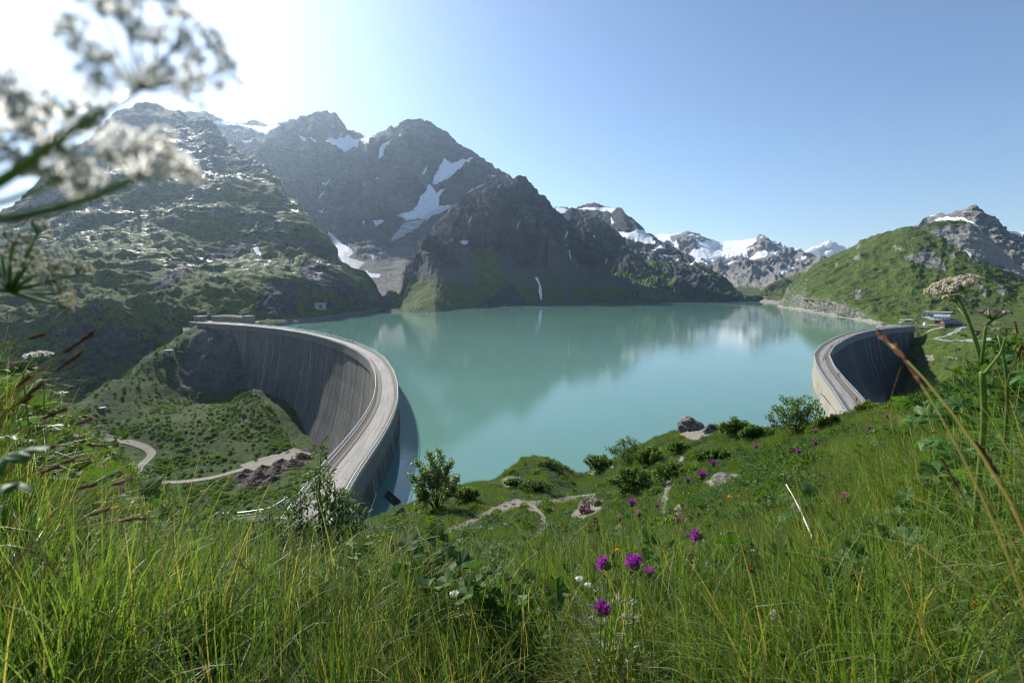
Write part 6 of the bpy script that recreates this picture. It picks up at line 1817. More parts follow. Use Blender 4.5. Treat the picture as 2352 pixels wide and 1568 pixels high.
# --- sedge stalks with brown heads
def sedge(tip, r_tip, start, r_start, label, head=0.28, thick=0.0016, droop=0.1, mid=None, mat=None, hm=None):
    P1 = at(tip[0], tip[1], r_tip); P0 = at(start[0], start[1], r_start)
    gx = Vector((P0.x * 1.6 - 0.1, P0.y * 0.9, 0)) if P0.x < 0 else Vector((P0.x * 1.15, P0.y * 0.9, 0)); gx.z = ground_z(gx.x, gx.y) - 0.03
    m_ = at(mid[0], mid[1], (r_tip + r_start) / 2) if mid else (P0 + P1) / 2 + Vector((0, 0, (P1 - P0).length * droop))
    root = empty('sedge', gx, label, 'sedge', 'brown headed sedges')
    path = [gx, gx.lerp(P0, .6) + Vector((0, 0, .03)), P0] + bez(P0, m_, P1, 8)[1:]
    Q = curve_pts([tuple(p) for p in path], 22)
    mb = MB(); mb.tube([Vector(q) - gx for q in Q], [thick * (1 - 0.55 * k / 21) for k in range(22)], 5)
    mb.build('stem', mat or G_sedge, root)
    L_ = (P1 - P0).length; hb_ = MB()
    tot = sum((Vector(Q[k + 1]) - Vector(Q[k])).length for k in range(21)); fr_ = min(1, L_ / tot)
    n = 60
    for k in range(n):
        f = 1 - head * fr_ * rnd.random() ** 0.9
        i = f * 21; j = min(20, int(i)); p = Vector(Q[j]).lerp(Vector(Q[j + 1]), i - j) - gx
        d = (Vector(Q[j + 1]) - Vector(Q[j])).normalized(); e = (d + rvec(rnd) * 0.30).normalized(); l_ = thick * rnd.uniform(3.5, 6.5)
        hb_.tube([p, p + e * l_ * .5, p + e * l_], [thick * .3, thick * rnd.uniform(0.55, 1.0), thick * .15], 4, False)
    hb_.build('seed_head', hm or G_brown, root)
G_sedge = leafy('sedge_stem', (0.22, 0.20, 0.04), (0.42, 0.30, 0.07), 0.35, 0.4, 10.0)
L0 = 'long out of focus sedge with '
for a in [((236, 750), .75, (-60, 985), .8, 'sedge with the highest dark brown head before the dark slope'), ((203, 798), .8, (-60, 1010), .8, 'sedge with knobbly brown head under the highest one'),
          ((123, 764), 1.0, (-60, 806), 1.0, 'thin sedge lying almost level above the white umbel'), ((88, 853), .8, (-60, 960), .8, 'sedge with slender brown head beside the thistles at left'),
          ((114, 868), .8, (-50, 1000), .8, 'sedge with double brown head below the small green umbel'), ((90, 904), .85, (-60, 970), .85, 'short sedge with dark head left of the lobed leaves'),
          ((166, 932), .85, (-60, 1042), .85, 'sedge with long brown head before the scree strip'), ((225, 959), .9, (60, 1010), .9, 'sedge with straight dark head pointing at the road'),
          ((143, 1022), .9, (-50, 1058), .9, 'sedge with rusty head next to the tallest orchid'), ((254, 1024), 1.0, (60, 1020), 1.0, 'arched yellow sedge crossing the tallest orchid'),
          ((190, 1052), .9, (20, 1090), .9, 'sedge with pale brown head above the pale orchid'), ((317, 1098), .8, (120, 1150), .8, 'sedge with thick brown head beside the round leaf'),
          ((240, 1107), .8, (40, 1160), .8, 'sedge with knotted brown head below the orchids'), ((262, 1165), .8, (60, 1240), .8, 'sedge with grey brown head at lower left'),
          ((348, 1188), .8, (60, 1235), .8, 'lowest yellow sedge with brown tip at left'), ((153, 1068), .85, (-40, 1120), .85, 'sedge with orange brown head under the lobed leaves')]:
    sedge(*a)
sedge((2009, 757), .82, (2400, 1290), .62, 'long thick sedge with brown head reaching across the arch dam', 0.22, 0.0026, 0, mid=(2200, 905))
sedge((2062, 802), .80, (2380, 1420), .62, 'second long sedge with dark tuft crossing the arch dam', 0.20, 0.0020, 0, mid=(2190, 960))
for a in [((2072, 838), 1.4, (2010, 1040), 1.5, 'thin upright sedge with reddish head before the arch dam'), ((2352, 788), 1.3, (2300, 910), 1.4, 'sedge with brown head beside the small umbel at the right edge'),
          ((2240, 1010), 1.0, (2420, 1330), 1.0, 'sedge with brown head over the large leaves at right'), ((2160, 1050), 1.1, (2330, 1400), 1.1, 'slanting sedge with brown head left of the large leaves'),
          ((1884, 900), 3.0, (1960, 1010), 3.0, 'thin bent sedge over the sparse bush'), ((2330, 735), 1.8, (2352, 850), 1.8, 'brown sedge at the right edge above the hogweed leaves')]:
    sedge(*a)
# dry fallen stick
mb = MB(); p0 = at(1806, 1112, 4.2); p1 = at(1882, 1270, 2.9)
mb.tube([tuple(p0), tuple((p0 + p1) / 2 + Vector((0, 0, .02))), tuple(p1)], [0.006, 0.008, 0.005], 7)
mb.build('dry_stick', G_dryst, label='straight pale dry stalk leaning in the grass at right', cat='stick')

# --- shrubs and young tree
def branch_tree(root, b, tips, r0, nleaf, lsz, lw, leafmat, seed, spread, twigs=5, upb=0.5, leaf_from=0.25):
    """stems from the base to tips (world), twigs along them, leaves on the twigs"""
    r = random.Random(seed); inv = Vector(root.location); wood = MB(); V = []; Fc = []
    nodes = []
    for t in tips:
        t = Vector(t); L_ = (t - b).length
        mid = (b + t) / 2 + Vector((r.uniform(-1, 1), r.uniform(-1, 1), 0.3)) * L_ * 0.10
        P = bez(b - Vector((0, 0, .1)), mid, t, 9)
        wood.tube([p - inv for p in P], [r0 * (1 - 0.85 * k / 8) + 0.001 for k in range(9)], 6)
        for k in range(twigs):
            f = leaf_from + (1 - leaf_from) * (k + r.random()) / twigs; i = f * 8; j = min(7, int(i)); p = P[j].lerp(P[j + 1], i - j)
            d = (rvec(r) + (P[j + 1] - P[j]).normalized() * 0.8 + Vector((0, 0, upb * .6))).normalized(); l_ = spread * r.uniform(0.5, 1.0) * (1.25 - f)
            q = p + d * l_
            wood.tube([p - inv, (p + q) / 2 - inv + Vector((0, 0, .03 * l_)), q - inv], [r0 * .25, r0 * .15, r0 * .06], 4)
            nodes += [(p, q)]
            for _ in range(2):
                q0 = p.lerp(q, r.uniform(.4, .9)); q2 = q0 + (rvec(r) + d * .5).normalized() * l_ * .55
                wood.tube([q0 - inv, q2 - inv], [r0 * .1, r0 * .04], 3); nodes += [(q0, q2)]
        nodes += [(P[5], P[8]), (P[6], P[8])]
    for k in range(nleaf):
        p, q = r.choice(nodes); f = r.uniform(0.1, 1.05); c = p.lerp(q, f) + rvec(r) * (lsz * 0.6 + spread * 0.18 * r.random())
        d = ((q - p).normalized() * 0.6 + rvec(r) * 0.9 + Vector((0, 0, upb * 0.6))).normalized()
        leaf_quad(V, Fc, c - inv, d, Vector((0, 0, 1)) + rvec(r) * 0.7, lsz * r.uniform(0.6, 1.25), lw * r.uniform(0.7, 1.2))
    wood.build('branches', G_bark, root)
    link('foliage', fast_mesh('foliage', V, Fc, leafmat), None, root, kind='stuff')
wb = place_on(745, 1350, 5.2)
ws = empty('willow_shrub', wb, 'large leafy willow shrub in front of the left dam roadway', 'shrub')
branch_tree(ws, wb, [at(x, y, r) for x, y, r in ((738, 1035, 5.3), (722, 1085, 5.1), (755, 1075, 5.4), (660, 1150, 5.2), (690, 1130, 5.0), (775, 1120, 5.2), (800, 1135, 5.3), (828, 1165, 5.3), (640, 1215, 5.1), (820, 1215, 5.1), (700, 1200, 4.9), (770, 1190, 4.9), (740, 1150, 4.9), (610, 1180, 5.6), (795, 1250, 4.8), (680, 1270, 4.8))],
            0.012, 2600, 0.085, 0.024, G_willow, 3, 0.30, 10, 0.8, 0.2)
wb2 = place_on(612, 1290, 5.6)
ws2 = empty('willow_shrub', wb2, 'small willow sprout left of the large willow shrub', 'shrub')
branch_tree(ws2, wb2, [at(x, y, 5.6) for x, y in ((622, 1165), (600, 1205), (640, 1200), (585, 1235))], 0.006, 260, 0.08, 0.022, G_willow, 4, 0.2, 5, 0.8)
tb = hit(1003, 1172)
tr = empty('young_tree', tb, 'young round crowned tree with several stems beside the turquoise water', 'tree')
rt = math.hypot(tb.x, tb.y)
branch_tree(tr, tb, [at(x, y, rt + dr_) for x, y, dr_ in ((945, 1095, -.3), (960, 1062, .2), (985, 1042, -.2), (1010, 1040, .5), (1035, 1062, 0), (1050, 1098, .3), (1040, 1125, -.5), (955, 1125, .4), (975, 1085, -.8), (1010, 1080, -.9), (995, 1100, .8), (1025, 1095, 1.0), (970, 1135, -.3))],
            0.045, 7000, 0.17, 0.10, G_tree, 5, 1.05, 11, 0.35, 0.5)
def bush(px, py, hpx, wpx, label, seed, mat=None, nleaf=1500, sparse=False, nm='bush', lsz=0.12):
    b = hit(px, py)
    if b is None: print('no ground', px, py); return
    r = math.hypot(b.x, b.y); root = empty(nm, b, label, 'bush')
    rr_ = random.Random(seed); tips = []
    for k in range(11):
        f = (k + .5) / 11; x = px + (f - .5) * wpx; y = py - hpx * (0.45 + 0.55 * math.sin(math.pi * f) ** 0.7) * rr_.uniform(0.75, 1.05)
        tips.append(at(x, y, r + rr_.uniform(-.35, .35) * wpx * mpp(b)))
    s = wpx * mpp(b)
    branch_tree(root, b, tips, s * 0.006, int(nleaf * (1.6 if sparse else 2.4)), lsz * 1.15, lsz * .62, mat or G_bush, seed, s * (0.20 if sparse else 0.20), 8, 0.25, 0.25)
bush(1826, 1000, 92, 140, 'sparse airy bush standing before the near end of the arch dam', 21, G_bush, 1700, True, lsz=0.13)
bush(1440, 1062, 55, 100, 'grey green airy bush on the slope edge over the water', 22, G_bush, 1500, True, lsz=0.14)
bush(1375, 1088, 48, 70, 'dense dark bush left of the airy one at the water edge', 23, nleaf=1800, lsz=0.15)
bush(1490, 1072, 46, 70, 'bush between the airy one and the path', 24, nleaf=1500, lsz=0.15)
bush(1540, 1110, 50, 90, 'bush on the slope left of the dark narrow path', 25, G_bush, 1700, True, lsz=0.14)
bush(1450, 1130, 52, 110, 'low dense bush behind the flat grey rock', 26, nleaf=2200, lsz=0.14)
bush(1690, 1005, 40, 80, 'dark bush right of the rock outcrop', 27, nleaf=1500, lsz=0.15)
bush(1740, 1010, 34, 80, 'low dark bush between outcrop and sparse bush', 28, nleaf=1500, lsz=0.14)
bush(1905, 990, 34, 60, 'dense dark bush under the near end of the arch dam', 29, nleaf=1300, lsz=0.13)
bush(1995, 952, 26, 60, 'dark bush right of the arch dam roadway end', 30, nleaf=1200, lsz=0.13)
bush(1072, 1150, 32, 60, 'dark low bush right of the young tree', 31, nleaf=1400, lsz=0.13)
bush(850, 1268, 40, 60, 'small dark spiky bush right of the willow shrub', 32, nleaf=1200, lsz=0.07)
bush(1230, 1130, 26, 80, 'low bush at the foot of the rounded hummock', 33, nleaf=1400, lsz=0.13)
bush(1262, 1075, 20, 60, 'tiny bush on top of the rounded hummock', 36, nleaf=900, lsz=0.11)
bush(1180, 1120, 22, 50, 'small bush left of the rounded hummock', 37, nleaf=900, lsz=0.12)
bush(1560, 1040, 24, 60, 'low bush left below the rock outcrop', 34, nleaf=1200, lsz=0.13)
bush(1640, 1060, 26, 90, 'low bush below the rock outcrop path', 35, nleaf=1500, lsz=0.13)

# --- tall leafy herbs on the right bank
def tall_herb(px, py, hpx, wpx, label, seed):
    b = hit(px, py)
    if b is None: return
    r = math.hypot(b.x, b.y); root = empty('tall_herb', b, label, 'herb', 'tall herbs on the right bank'); rr_ = random.Random(seed)
    tips = [at(px + (k / 8 - .5) * wpx + rr_.uniform(-6, 6), py - hpx * rr_.uniform(.6, 1.0), r + rr_.uniform(-.3, .3)) for k in range(9)]
    branch_tree(root, b, tips, 0.006, 420, 0.11, 0.045, G_herb, seed, 0.16, 9, 0.7, 0.15)
tall_herb(2330, 905, 150, 90, 'tallest leafy herb clump at the right edge under the village', 61)
tall_herb(2280, 925, 110, 90, 'leafy herb clump behind the tall hogweed stem', 62)
tall_herb(2210, 945, 80, 90, 'leafy herb clump left of the tall hogweed stem', 63)
tall_herb(2130, 965, 60, 80, 'low leafy herb clump above the large dark leaves', 64)
tall_herb(2350, 1010, 130, 80, 'leafy herb clump at the right edge beside the large leaves', 65)
tall_herb(20, 1010, 90, 90, 'leafy herb clump at the left edge under the thistles', 66)
tall_herb(120, 1040, 70, 80, 'leafy herb clump at left before the scree strip', 67)

# --- rocks
def rock(px, py, wpx, hpx, label, seed, r=None, nm='rock', mat=None, flat=1.0, p=None, sub=5):
    b = p or (hit(px, py) if r is None else place_on(px, py, r))
    k = mpp(b); w = wpx * k; h = hpx * k
    import bmesh as bmm
    bm = bmm.new(); bmm.ops.create_icosphere(bm, subdivisions=4 if wpx > 18 else 2, radius=1.0)
    rr_ = random.Random(seed); planes = [(rvec(rr_), rr_.uniform(0.42, 0.8)) for _ in range(16)]
    co = np.array([v.co[:] for v in bm.verts])
    for n_, d_ in planes:
        n_ = np.array(n_); dd = co @ n_; m = dd > d_
        co[m] -= np.outer(dd[m] - d_, n_) * 0.85
    co += co * (fbm(co[:, 0] * 1.5 + seed, co[:, 1] * 1.5, co[:, 2] * 1.5, 5) * 0.22 + (ridged(co[:, 0] * 3 + seed, co[:, 1] * 3, co[:, 2] * 6, 4) - .5) * 0.10)[:, None]
    for v, c in zip(bm.verts, co): v.co = (c[0] * w * .62, c[1] * w * .5 * flat, c[2] * h * .75)
    me = bpy.data.meshes.new(nm); bm.to_mesh(me); bm.free()
    o = link(nm, me, mat or G_rock, label=label, cat='rock')
    o.location = b + Vector((0, 0, h * 0.12)); o.rotation_euler = (rr_.uniform(-.2, .2), rr_.uniform(-.2, .2), rr_.uniform(0, 6))
    return o
rock(1596, 985, 62, 34, 'jagged rock outcrop on top of the grassy knoll over the water', 1)
rock(1570, 990, 36, 30, 'smaller rock left side of the outcrop on the knoll', 2)
rock(1628, 992, 40, 22, 'low brown rock right side of the outcrop on the knoll', 13)
rock(918, 1186, 26, 32, 'pointed dark boulder at the slope edge beside the dam wall', 3)
rock(1345, 1178, 64, 26, 'flat grey slab of rock beside the path bend', 4, flat=.6)
rock(1374, 1160, 34, 22, 'pinkish rock right end of the flat slab', 5)
rock(906, 1284, 30, 16, 'pale split stone in the grass below the slope path', 6)
rock(1172, 1112, 44, 22, 'bare stony patch rock left of the grassy hummock', 7, flat=.7)
rock(1665, 1102, 60, 16, 'long low pale rock in the grass at centre right', 8)
rock(877, 1212, 24, 10, 'small flat brown stone near the dam wall', 9)
rock(820, 1360, 40, 34, 'pale stone in front of the willow shrub foot', 10, r=4.6)
rock(800, 1330, 24, 30, 'white upright stone under the willow shrub', 11, r=5.2)
rock(1010, 1235, 16, 8, 'small white stone at the left end of the footpath', 12)
STL = ['second from its lower left end', 'third from its lower left end', 'fifth from its lower left end', 'just left of the bend top', 'at the outer edge of the bend', 'at the rightmost point of the bend', 'below the rightmost point of the bend', 'lowest on the right branch', 'on top of the bend', 'on the level branch to the right', 'fourth from its lower left end', 'below the bend in the grass', 'inner side of the right branch', 'left shoulder of the bend']
for k, (x, y) in enumerate([(1060, 1212), (1100, 1196), (1143, 1172), (1180, 1158), (1222, 1168), (1238, 1190), (1246, 1210), (1232, 1236), (1200, 1156), (1290, 1148), (1120, 1184), (1205, 1262), (1228, 1178), (1160, 1163)]):
    b = hit(x, y)
    o = rock(x, y, rnd.uniform(8, 13), rnd.uniform(5, 7), 'small loose stone on the footpath, ' + STL[k], 40 + k, nm='stone'); o['group'] = 'loose stones on the footpath'
print('plants', round(time.time() - T0, 1))
# ------------------------------------------------------------------ buildings, people, small structures
M_stone = simple('granite_masonry', (0.24, 0.21, 0.17), 0.9, 0.15, 0.3, 0.6, 0.1)
M_whitew = simple('white_cladding', (0.72, 0.72, 0.71), 0.7, 0.2, 0.06, 0.5)
M_greyroof = simple('sheet_roof', (0.33, 0.37, 0.42), 0.5, 0.4, 0.1, 0.5)
M_slate = simple('dark_roof', (0.045, 0.055, 0.08), 0.6, 0.3, 0.15, 0.5)
M_wood = simple('chalet_wood', (0.30, 0.13, 0.05), 0.75, 0.2, 0.25, 1.2)
M_darkstone = simple('dark_masonry', (0.07, 0.07, 0.075), 0.85, 0.2, 0.3, 0.8)
M_glass = simple('window_glass', (0.03, 0.035, 0.04), 0.15, 0.6, 0.1, 0.5)
M_conc = simple('plain_concrete', (0.33, 0.31, 0.28), 0.85, 0.2, 0.2, 0.6)
M_asph = simple('old_asphalt', (0.22, 0.22, 0.22), 0.85, 0.2, 0.12, 0.3)
M_gravel = simple('gravel_track', (0.25, 0.225, 0.185), 0.9, 0.15, 0.2, 0.4)
M_rust = simple('corten_steel', (0.24, 0.17, 0.11), 0.8, 0.2, 0.3, 0.5)
M_turf = leafy('roof_turf', (0.05, 0.10, 0.015), (0.10, 0.16, 0.03), 0.2, 0.8, 1.0)
M_earth = (lambda t: t.done((lambda p: t.bsdf(t.mix(t.step(t.noise(p, 0.5, 8, 0.65), 0.35, 0.65), (0.055, 0.035, 0.024), t.mix(t.step(t.noise(p, 1.4, 6), 0.45, 0.6), (0.11, 0.075, 0.055), (0.21, 0.18, 0.15))), 0.95, 0.1, t.bump(t.noise(p, 1.5, 8, 0.7), 0.35)))(t.pos())))(NT('excavated_earth'))
def car_paint(c): return simple('car_paint', c, 0.3, 0.5, 0.02, 1.0)

far_surf = ('village_shelf', 'green_mountain')
def fpoint(px, py, names=far_surf, r=None):
    p = hit(px, py, names)
    if p is None: p = at(px, py, r or 650)
    return p
def facing(px, extra=0.0):
    a, b, c = ray(px, 750)
    return math.atan2(-float(a), float(b)) + extra        # local -Y looks at the viewer

def building(name, px, py, wpx, hpx, depth, label, wall, roofm, gable=0.0, rot=0.0, nwin=0, cat='building', surf=far_surf, r=None, winm=None, rows=1, wx=0.35, gable_wall=None, ridge_x=True, eave=0.5):
    """box building whose base centre is seen at (px, py)"""
    b = fpoint(px, py, surf, r) if r is None else at(px, py, r)
    k = mpp(b); w = wpx * k / max(.3, math.cos(rot)); h = hpx * k
    root = empty(name, b, label, cat, rot=(0, 0, facing(px, rot)))
    m = MB(); m.box((0, depth / 2, h / 2 - 1.5), (w, depth, h + 3)); m.build('wall', wall, root, smooth=False)
    m = MB()
    e = eave
    if gable > 0:
        if ridge_x:
            vs = [(-w / 2 - e, -e, h), (w / 2 + e, -e, h), (w / 2 + e, depth + e, h), (-w / 2 - e, depth + e, h), (-w / 2 - e, depth / 2, h + gable), (w / 2 + e, depth / 2, h + gable)]
            up_ = [(x, y, z + .25) for x, y, z in vs]
            m.add(vs + up_, [(0, 4, 5, 1), (3, 2, 5, 4), (6, 7, 11, 10), (9, 10, 11, 8), (0, 1, 7, 6), (2, 3, 9, 8), (0, 6, 10, 4), (4, 10, 9, 3), (1, 5, 11, 7), (5, 2, 8, 11)])
            g = MB(); g.add([(-w / 2 + .02, 0, h - .01), (-w / 2 + .02, depth, h - .01), (-w / 2 + .02, depth / 2, h + gable)], [(0, 1, 2)]); g.add([(w / 2 - .02, 0, h - .01), (w / 2 - .02, depth, h - .01), (w / 2 - .02, depth / 2, h + gable)], [(0, 1, 2)])
            g.build('gable', gable_wall or wall, root, smooth=False)
    else:
        m.box((0, depth / 2, h + .2), (w + 2 * e, depth + 2 * e, .4))
    m.build('roof', roofm, root, smooth=False)
    if nwin:
        wm = None
        for rw in range(rows):
            for i in range(nwin):
                x = -w / 2 + w * (i + .5) / nwin; z = h * (0.55 if rows == 1 else (0.3 + 0.42 * rw))
                fr = MB(); fr.box((x, -0.04, z), (w / nwin * wx * 1.25, .12, h * .30 / rows * 1.3)); f_ = fr.build('window', M_conc, root, smooth=False)
                pn = MB(); pn.box((x, -0.09, z), (w / nwin * wx, .08, h * .24 / rows * 1.3)); pn.build('pane', winm or M_glass, f_, smooth=False)
    return root, w, h

# village
r1, w_, h_ = building('long_white_building', 2153, 725, 47, 8.5, 9, 'long white flat roofed building on the slope above the village', M_whitew, M_whitew, nwin=9, wx=.18, rot=rad(-6))
d_ = MB(); d_.box((w_ / 2 - .8, -.2, h_ * .45), (1.8, .3, h_ * .8)); d_.build('door', M_wood, r1, smooth=False)
r2, w_, h_ = building('white_lodge', 2162, 734, 26, 6.2, 9, 'smaller white building with grey roof below the long one', M_whitew, M_greyroof, gable=2.4, nwin=4, wx=.25, rot=rad(-6))
building('garage', 2163, 742, 24, 6, 8, 'open dark garage under the smaller white building', M_darkstone, M_conc, nwin=3, wx=.6)
building('chalet', 2190, 750.5, 30, 7, 10, 'dark roofed chalet with orange wooden gable by the road bend', M_darkstone, M_slate, gable=3.4, nwin=8, rot=rad(24), wx=.3, gable_wall=M_wood)
r3 = building('wooden_annex', 2173.5, 750.5, 8, 6.5, 9, 'orange timber end wall of the chalet with small balcony', M_wood, M_slate, gable=2.8, nwin=2, rot=rad(24), wx=.3)
building('hillside_hut', 2073.5, 720.5, 9, 4, 6, 'small brown hut alone on the hillside above the lake', M_wood, M_slate, gable=1.6, nwin=2)
building('kiosk', 2087, 738.5, 12, 3, 6, 'low grey roofed kiosk near the lake end of the village', M_darkstone, M_greyroof, gable=1.0, nwin=2)
building('timber_shed', 2220, 750, 9, 4.5, 5, 'small brown timber shed right of the chalet', M_wood, M_slate, gable=0, nwin=1)
building('portal_block', 2127.5, 757.5, 8, 4.5, 4, 'white concrete portal block below the village road, right of two', M_whitew, M_conc, nwin=1, wx=.5)
building('portal_block', 2116, 757, 6, 4.5, 4, 'dark opened concrete portal block below the village road, left of two', M_conc, M_conc, nwin=1, wx=.7)
# terrace with parasols
b = fpoint(2074, 740); m = MB(); m.lathe([(4.0, -1), (4.0, 0.5), (0.01, .5)], 14); o = m.build('terrace', M_conc, label='round paved terrace beside the kiosk', cat='terrace'); o.location = b
for k, dx in enumerate((-2, 0.3, 2.2)):
    m = MB(); m.tube([(0, 0, 0), (0, 0, 2.4)], .05, 5); m.lathe([(1.5, 2.1), (0.02, 2.8)], 8); o = m.build('parasol', M_whitew, label=['leftmost', 'middle', 'rightmost'][k] + ' of three pale parasols on the kiosk terrace', cat='parasol', group='parasols on the terrace'); o.location = b + Vector((dx, 0, .5))
# white tank
b = fpoint(2125.5, 746.5); m = MB(); m.lathe([(1.9, -1), (1.9, 2.2), (1.8, 2.6), (0.01, 2.9)], 16); o = m.build('water_tank', M_whitew, label='round white tank beside the village road', cat='tank'); o.location = b
# arched sculpture
b = fpoint(2101, 748); root = empty('arch_sculpture', b, 'brown curved monument of two rising arms at the end of the arch dam', 'sculpture', rot=(0, 0, facing(2101)))
for sx, top_ in ((1, 11.0), (-1, 7.0)):
    m = MB(); P = [(sx * x, 0.6 * sx, z) for x, z in (((-3.6, -1), (-2.4, 2.6), (-.6, 5.6), (2.2, 8.0), (5.6, 9.6)) if sx == 1 else ((-4.8, -1), (-3.6, 2.2), (-1.9, 5.0), (-.4, 6.0)))]
    Q = curve_pts(P, 10); m.tube([tuple(q) for q in Q], [1.15 - .06 * k for k in range(10)], 5); m.build('arm', M_rust, root, smooth=False)
# cars
def car(px, py, col_, label, surf=far_surf, r=None, rot=0.4):
    b = fpoint(px, py, surf) if r is None else at(px, py, r)
    root = empty('parked_car', b, label, 'car', 'cars parked by the village', rot=(0, 0, facing(px, rot)))
    m = MB(); prof = [(-2.1, .35), (-2.15, .75), (-1.3, .9), (-.75, 1.42), (.75, 1.45), (1.45, .95), (2.1, .85), (2.15, .35)]
    V = [(x, -.85, z) for x, z in prof] + [(x, .85, z) for x, z in prof]; n = len(prof)
    m.add(V, [(i, (i + 1) % n, n + (i + 1) % n, n + i) for i in range(n)] + [tuple(range(n))[::-1], tuple(range(n, 2 * n))]); m.build('body', car_paint(col_), root, smooth=False)
    m = MB(); m.box((0, 0, 1.18), (1.9, 1.74, .3)); m.build('window', M_glass, root, smooth=False)
    for x in (-1.35, 1.35):
        for y in (-.8, .8):
            m = MB(); m.tube([(x, y - .1, .33), (x, y + .1, .33)], .33, 10); m.build('wheel', M_gutter, root)
car(2122.5, 725.5, (.05, .12, .35), 'blue car parked left of the white ones at the village')
car(2130, 726, (.7, .7, .7), 'white car parked next to the blue one')
car(2136, 729, (.75, .75, .75), 'white car parked nearest the smaller white building')

# roads laid on the ground
def ribbon(name, pts, width, mat, label, names, lift=0.25, zpl=None, n=90):
    W = []
    for x, y in pts:
        p = hit(x, y, names)
        if p is not None: W.append(tuple(p))
    if len(W) < 2: print('ribbon failed', name); return
    C = curve_pts(W, n); T = np.gradient(C[:, :2], axis=0); T /= np.linalg.norm(T, axis=1)[:, None] + 1e-9
    N = np.stack([-T[:, 1], T[:, 0]], 1); V = []
    for c, nn in zip(C, N):
        for s in (-1, -.33, .33, 1):
            x, y = c[0] + nn[0] * width / 2 * s, c[1] + nn[1] * width / 2 * s
            zs = [BVH[q].ray_cast(Vector((x, y, 500)), Vector((0, 0, -1)))[0] for q in names]; zs = [q.z for q in zs if q is not None]
            V.append((x, y, (max(zs) if zs else c[2]) + lift))
    me = mesh_np(name, np.array(V), grid_faces(len(C), 4), True)
    return link(name, me, mat, kind='structure', label=label)
ribbon('village_road', [(2222, 744), (2216, 749), (2212, 753), (2200, 758), (2185, 765), (2172, 772), (2155, 775.5), (2143, 778)], 4.8, M_asph, 'grey road winding down below the chalet', ('village_shelf',), 0.35)
ribbon('lower_road', [(2143, 779), (2165, 781), (2200, 783), (2240, 785), (2290, 788)], 3.0, M_asph, 'thin lower road running right across the slope', ('village_shelf',), 0.35)
ribbon('upper_village_road', [(2106, 748), (2130, 747.5), (2150, 746.5), (2163, 746.5), (2168, 749), (2165, 753), (2152, 756.5), (2132, 759)], 4.5, M_gravel, 'pale road looping from the arch dam to the chalet', ('village_shelf', 'green_mountain'), 0.35)
ribbon('village_lane', [(2119, 722.5), (2124, 727), (2134, 731), (2146, 734.5), (2160, 735.5)], 5, M_asph, 'lane with parked cars beside the long white building', far_surf, 0.35)
ribbon('valley_track', road_px[:-1], 4.6, M_gravel, 'pale gravel track looping through the valley below the left dam', ('valley_floor',), 0.30, n=160)
ribbon('work_yard', [(560, 1077), (600, 1064), (640, 1052), (672, 1045), (700, 1034)], 15, M_gravel, 'bare gravel yard at the foot of the left dam', ('valley_floor',), 0.15, n=40)

# earth heaps
def heap(px, py, wpx, hpx, seed, label):
    b = hit(px, py, ('valley_floor',)); k = mpp(b); w = wpx * k; h = hpx * k * 1.2
    n = 40; u = np.linspace(-1, 1, n); X, Y = np.meshgrid(u, u); R_ = np.hypot(X, Y)
    Z = h * np.clip(1 - R_, 0, 1) ** 0.9 * (0.75 + 0.6 * fbm(X * 2 + seed, Y * 2, seed, 5)) + 0.5 * fbm(X * 6, Y * 6, seed, 3) * (R_ < 1) - 0.8 * (R_ > .97)
    V = np.stack([X * w / 2, Y * w / 2, Z], -1).reshape(-1, 3)
    o = link('earth_heap', mesh_np('earth_heap', V, grid_faces(n, n), True), M_earth, label=label, cat='earth heap', group='earth heaps in the valley'); o.location = b
for a in [(560, 1100, 56, 14, 1, 'lowest left heap of brown earth beside the track'), (600, 1095, 60, 18, 2, 'large middle heap of brown earth in the valley'), (640, 1083, 56, 17, 3, 'brown earth heap right of the largest one'), (585, 1115, 50, 15, 4, 'front heap of dark earth nearest the viewer'),
          (630, 1105, 54, 16, 5, 'front right heap of grey brown earth'), (672, 1066, 50, 14, 6, 'earth heap below the foot of the dam'), (692, 1050, 40, 14, 7, 'highest brown earth heap touching the yard'), (605, 1078, 40, 12, 8, 'rear heap of earth along the gravel yard'), (566, 1084, 30, 9, 9, 'small flat heap of earth at the track end'), (645, 1062, 36, 10, 10, 'low ridge of earth along the yard')]:
    heap(*a)

# grass roofed stone building and small blocks at the far end of the left dam
zc = 10.0
b = Vector((-318, 521, zc)); 
gb = empty('powerhouse', b, 'long low stone building with grass roof at the far end of the left dam', 'building', rot=(0, 0, math.atan2(487 - 507, -294 + 338) ))
def gbox(nm, c, s, mat, parent=gb):
    m = MB(); m.box(c, s); return m.build(nm, mat, parent, smooth=False)
gbox('wall', (2, 4, 2.2), (52, 9, 6.4), M_stone); gbox('cornice', (2, 4, 5.55), (53, 10, .35), M_conc)
m = MB(); m.lathe([(27, 0), (22, 0.9), (12, 1.6), (.01, 1.8)], 24); o = m.build('turf_roof', M_turf, gb); o.location = (2, 4, 5.72); o.scale = (.93, .18, 1)
gbox('tower', (32, 4, 3.0), (9, 9, 8.2), M_stone); gbox('tower_roof', (32, 4, 7.3), (9.8, 9.8, .4), M_conc)
for i in range(8):
    f_ = gbox('window', (-19 + i * 6, -.56, 2.8), (1.8, .14, 1.9), M_conc); gbox('pane', (-19 + i * 6, -.66, 2.8), (1.3, .08, 1.4), M_glass, f_)
f_ = gbox('window', (32, -.56, 3.2), (1.6, .14, 2.0), M_conc); gbox('pane', (32, -.66, 3.2), (1.1, .08, 1.5), M_glass, f_)
b2 = Vector((-352, 530, 10)); gh = empty('gatehouse', b2, 'small square stone house left of the grass roofed building', 'building', rot=(0, 0, gb.rotation_euler.z))
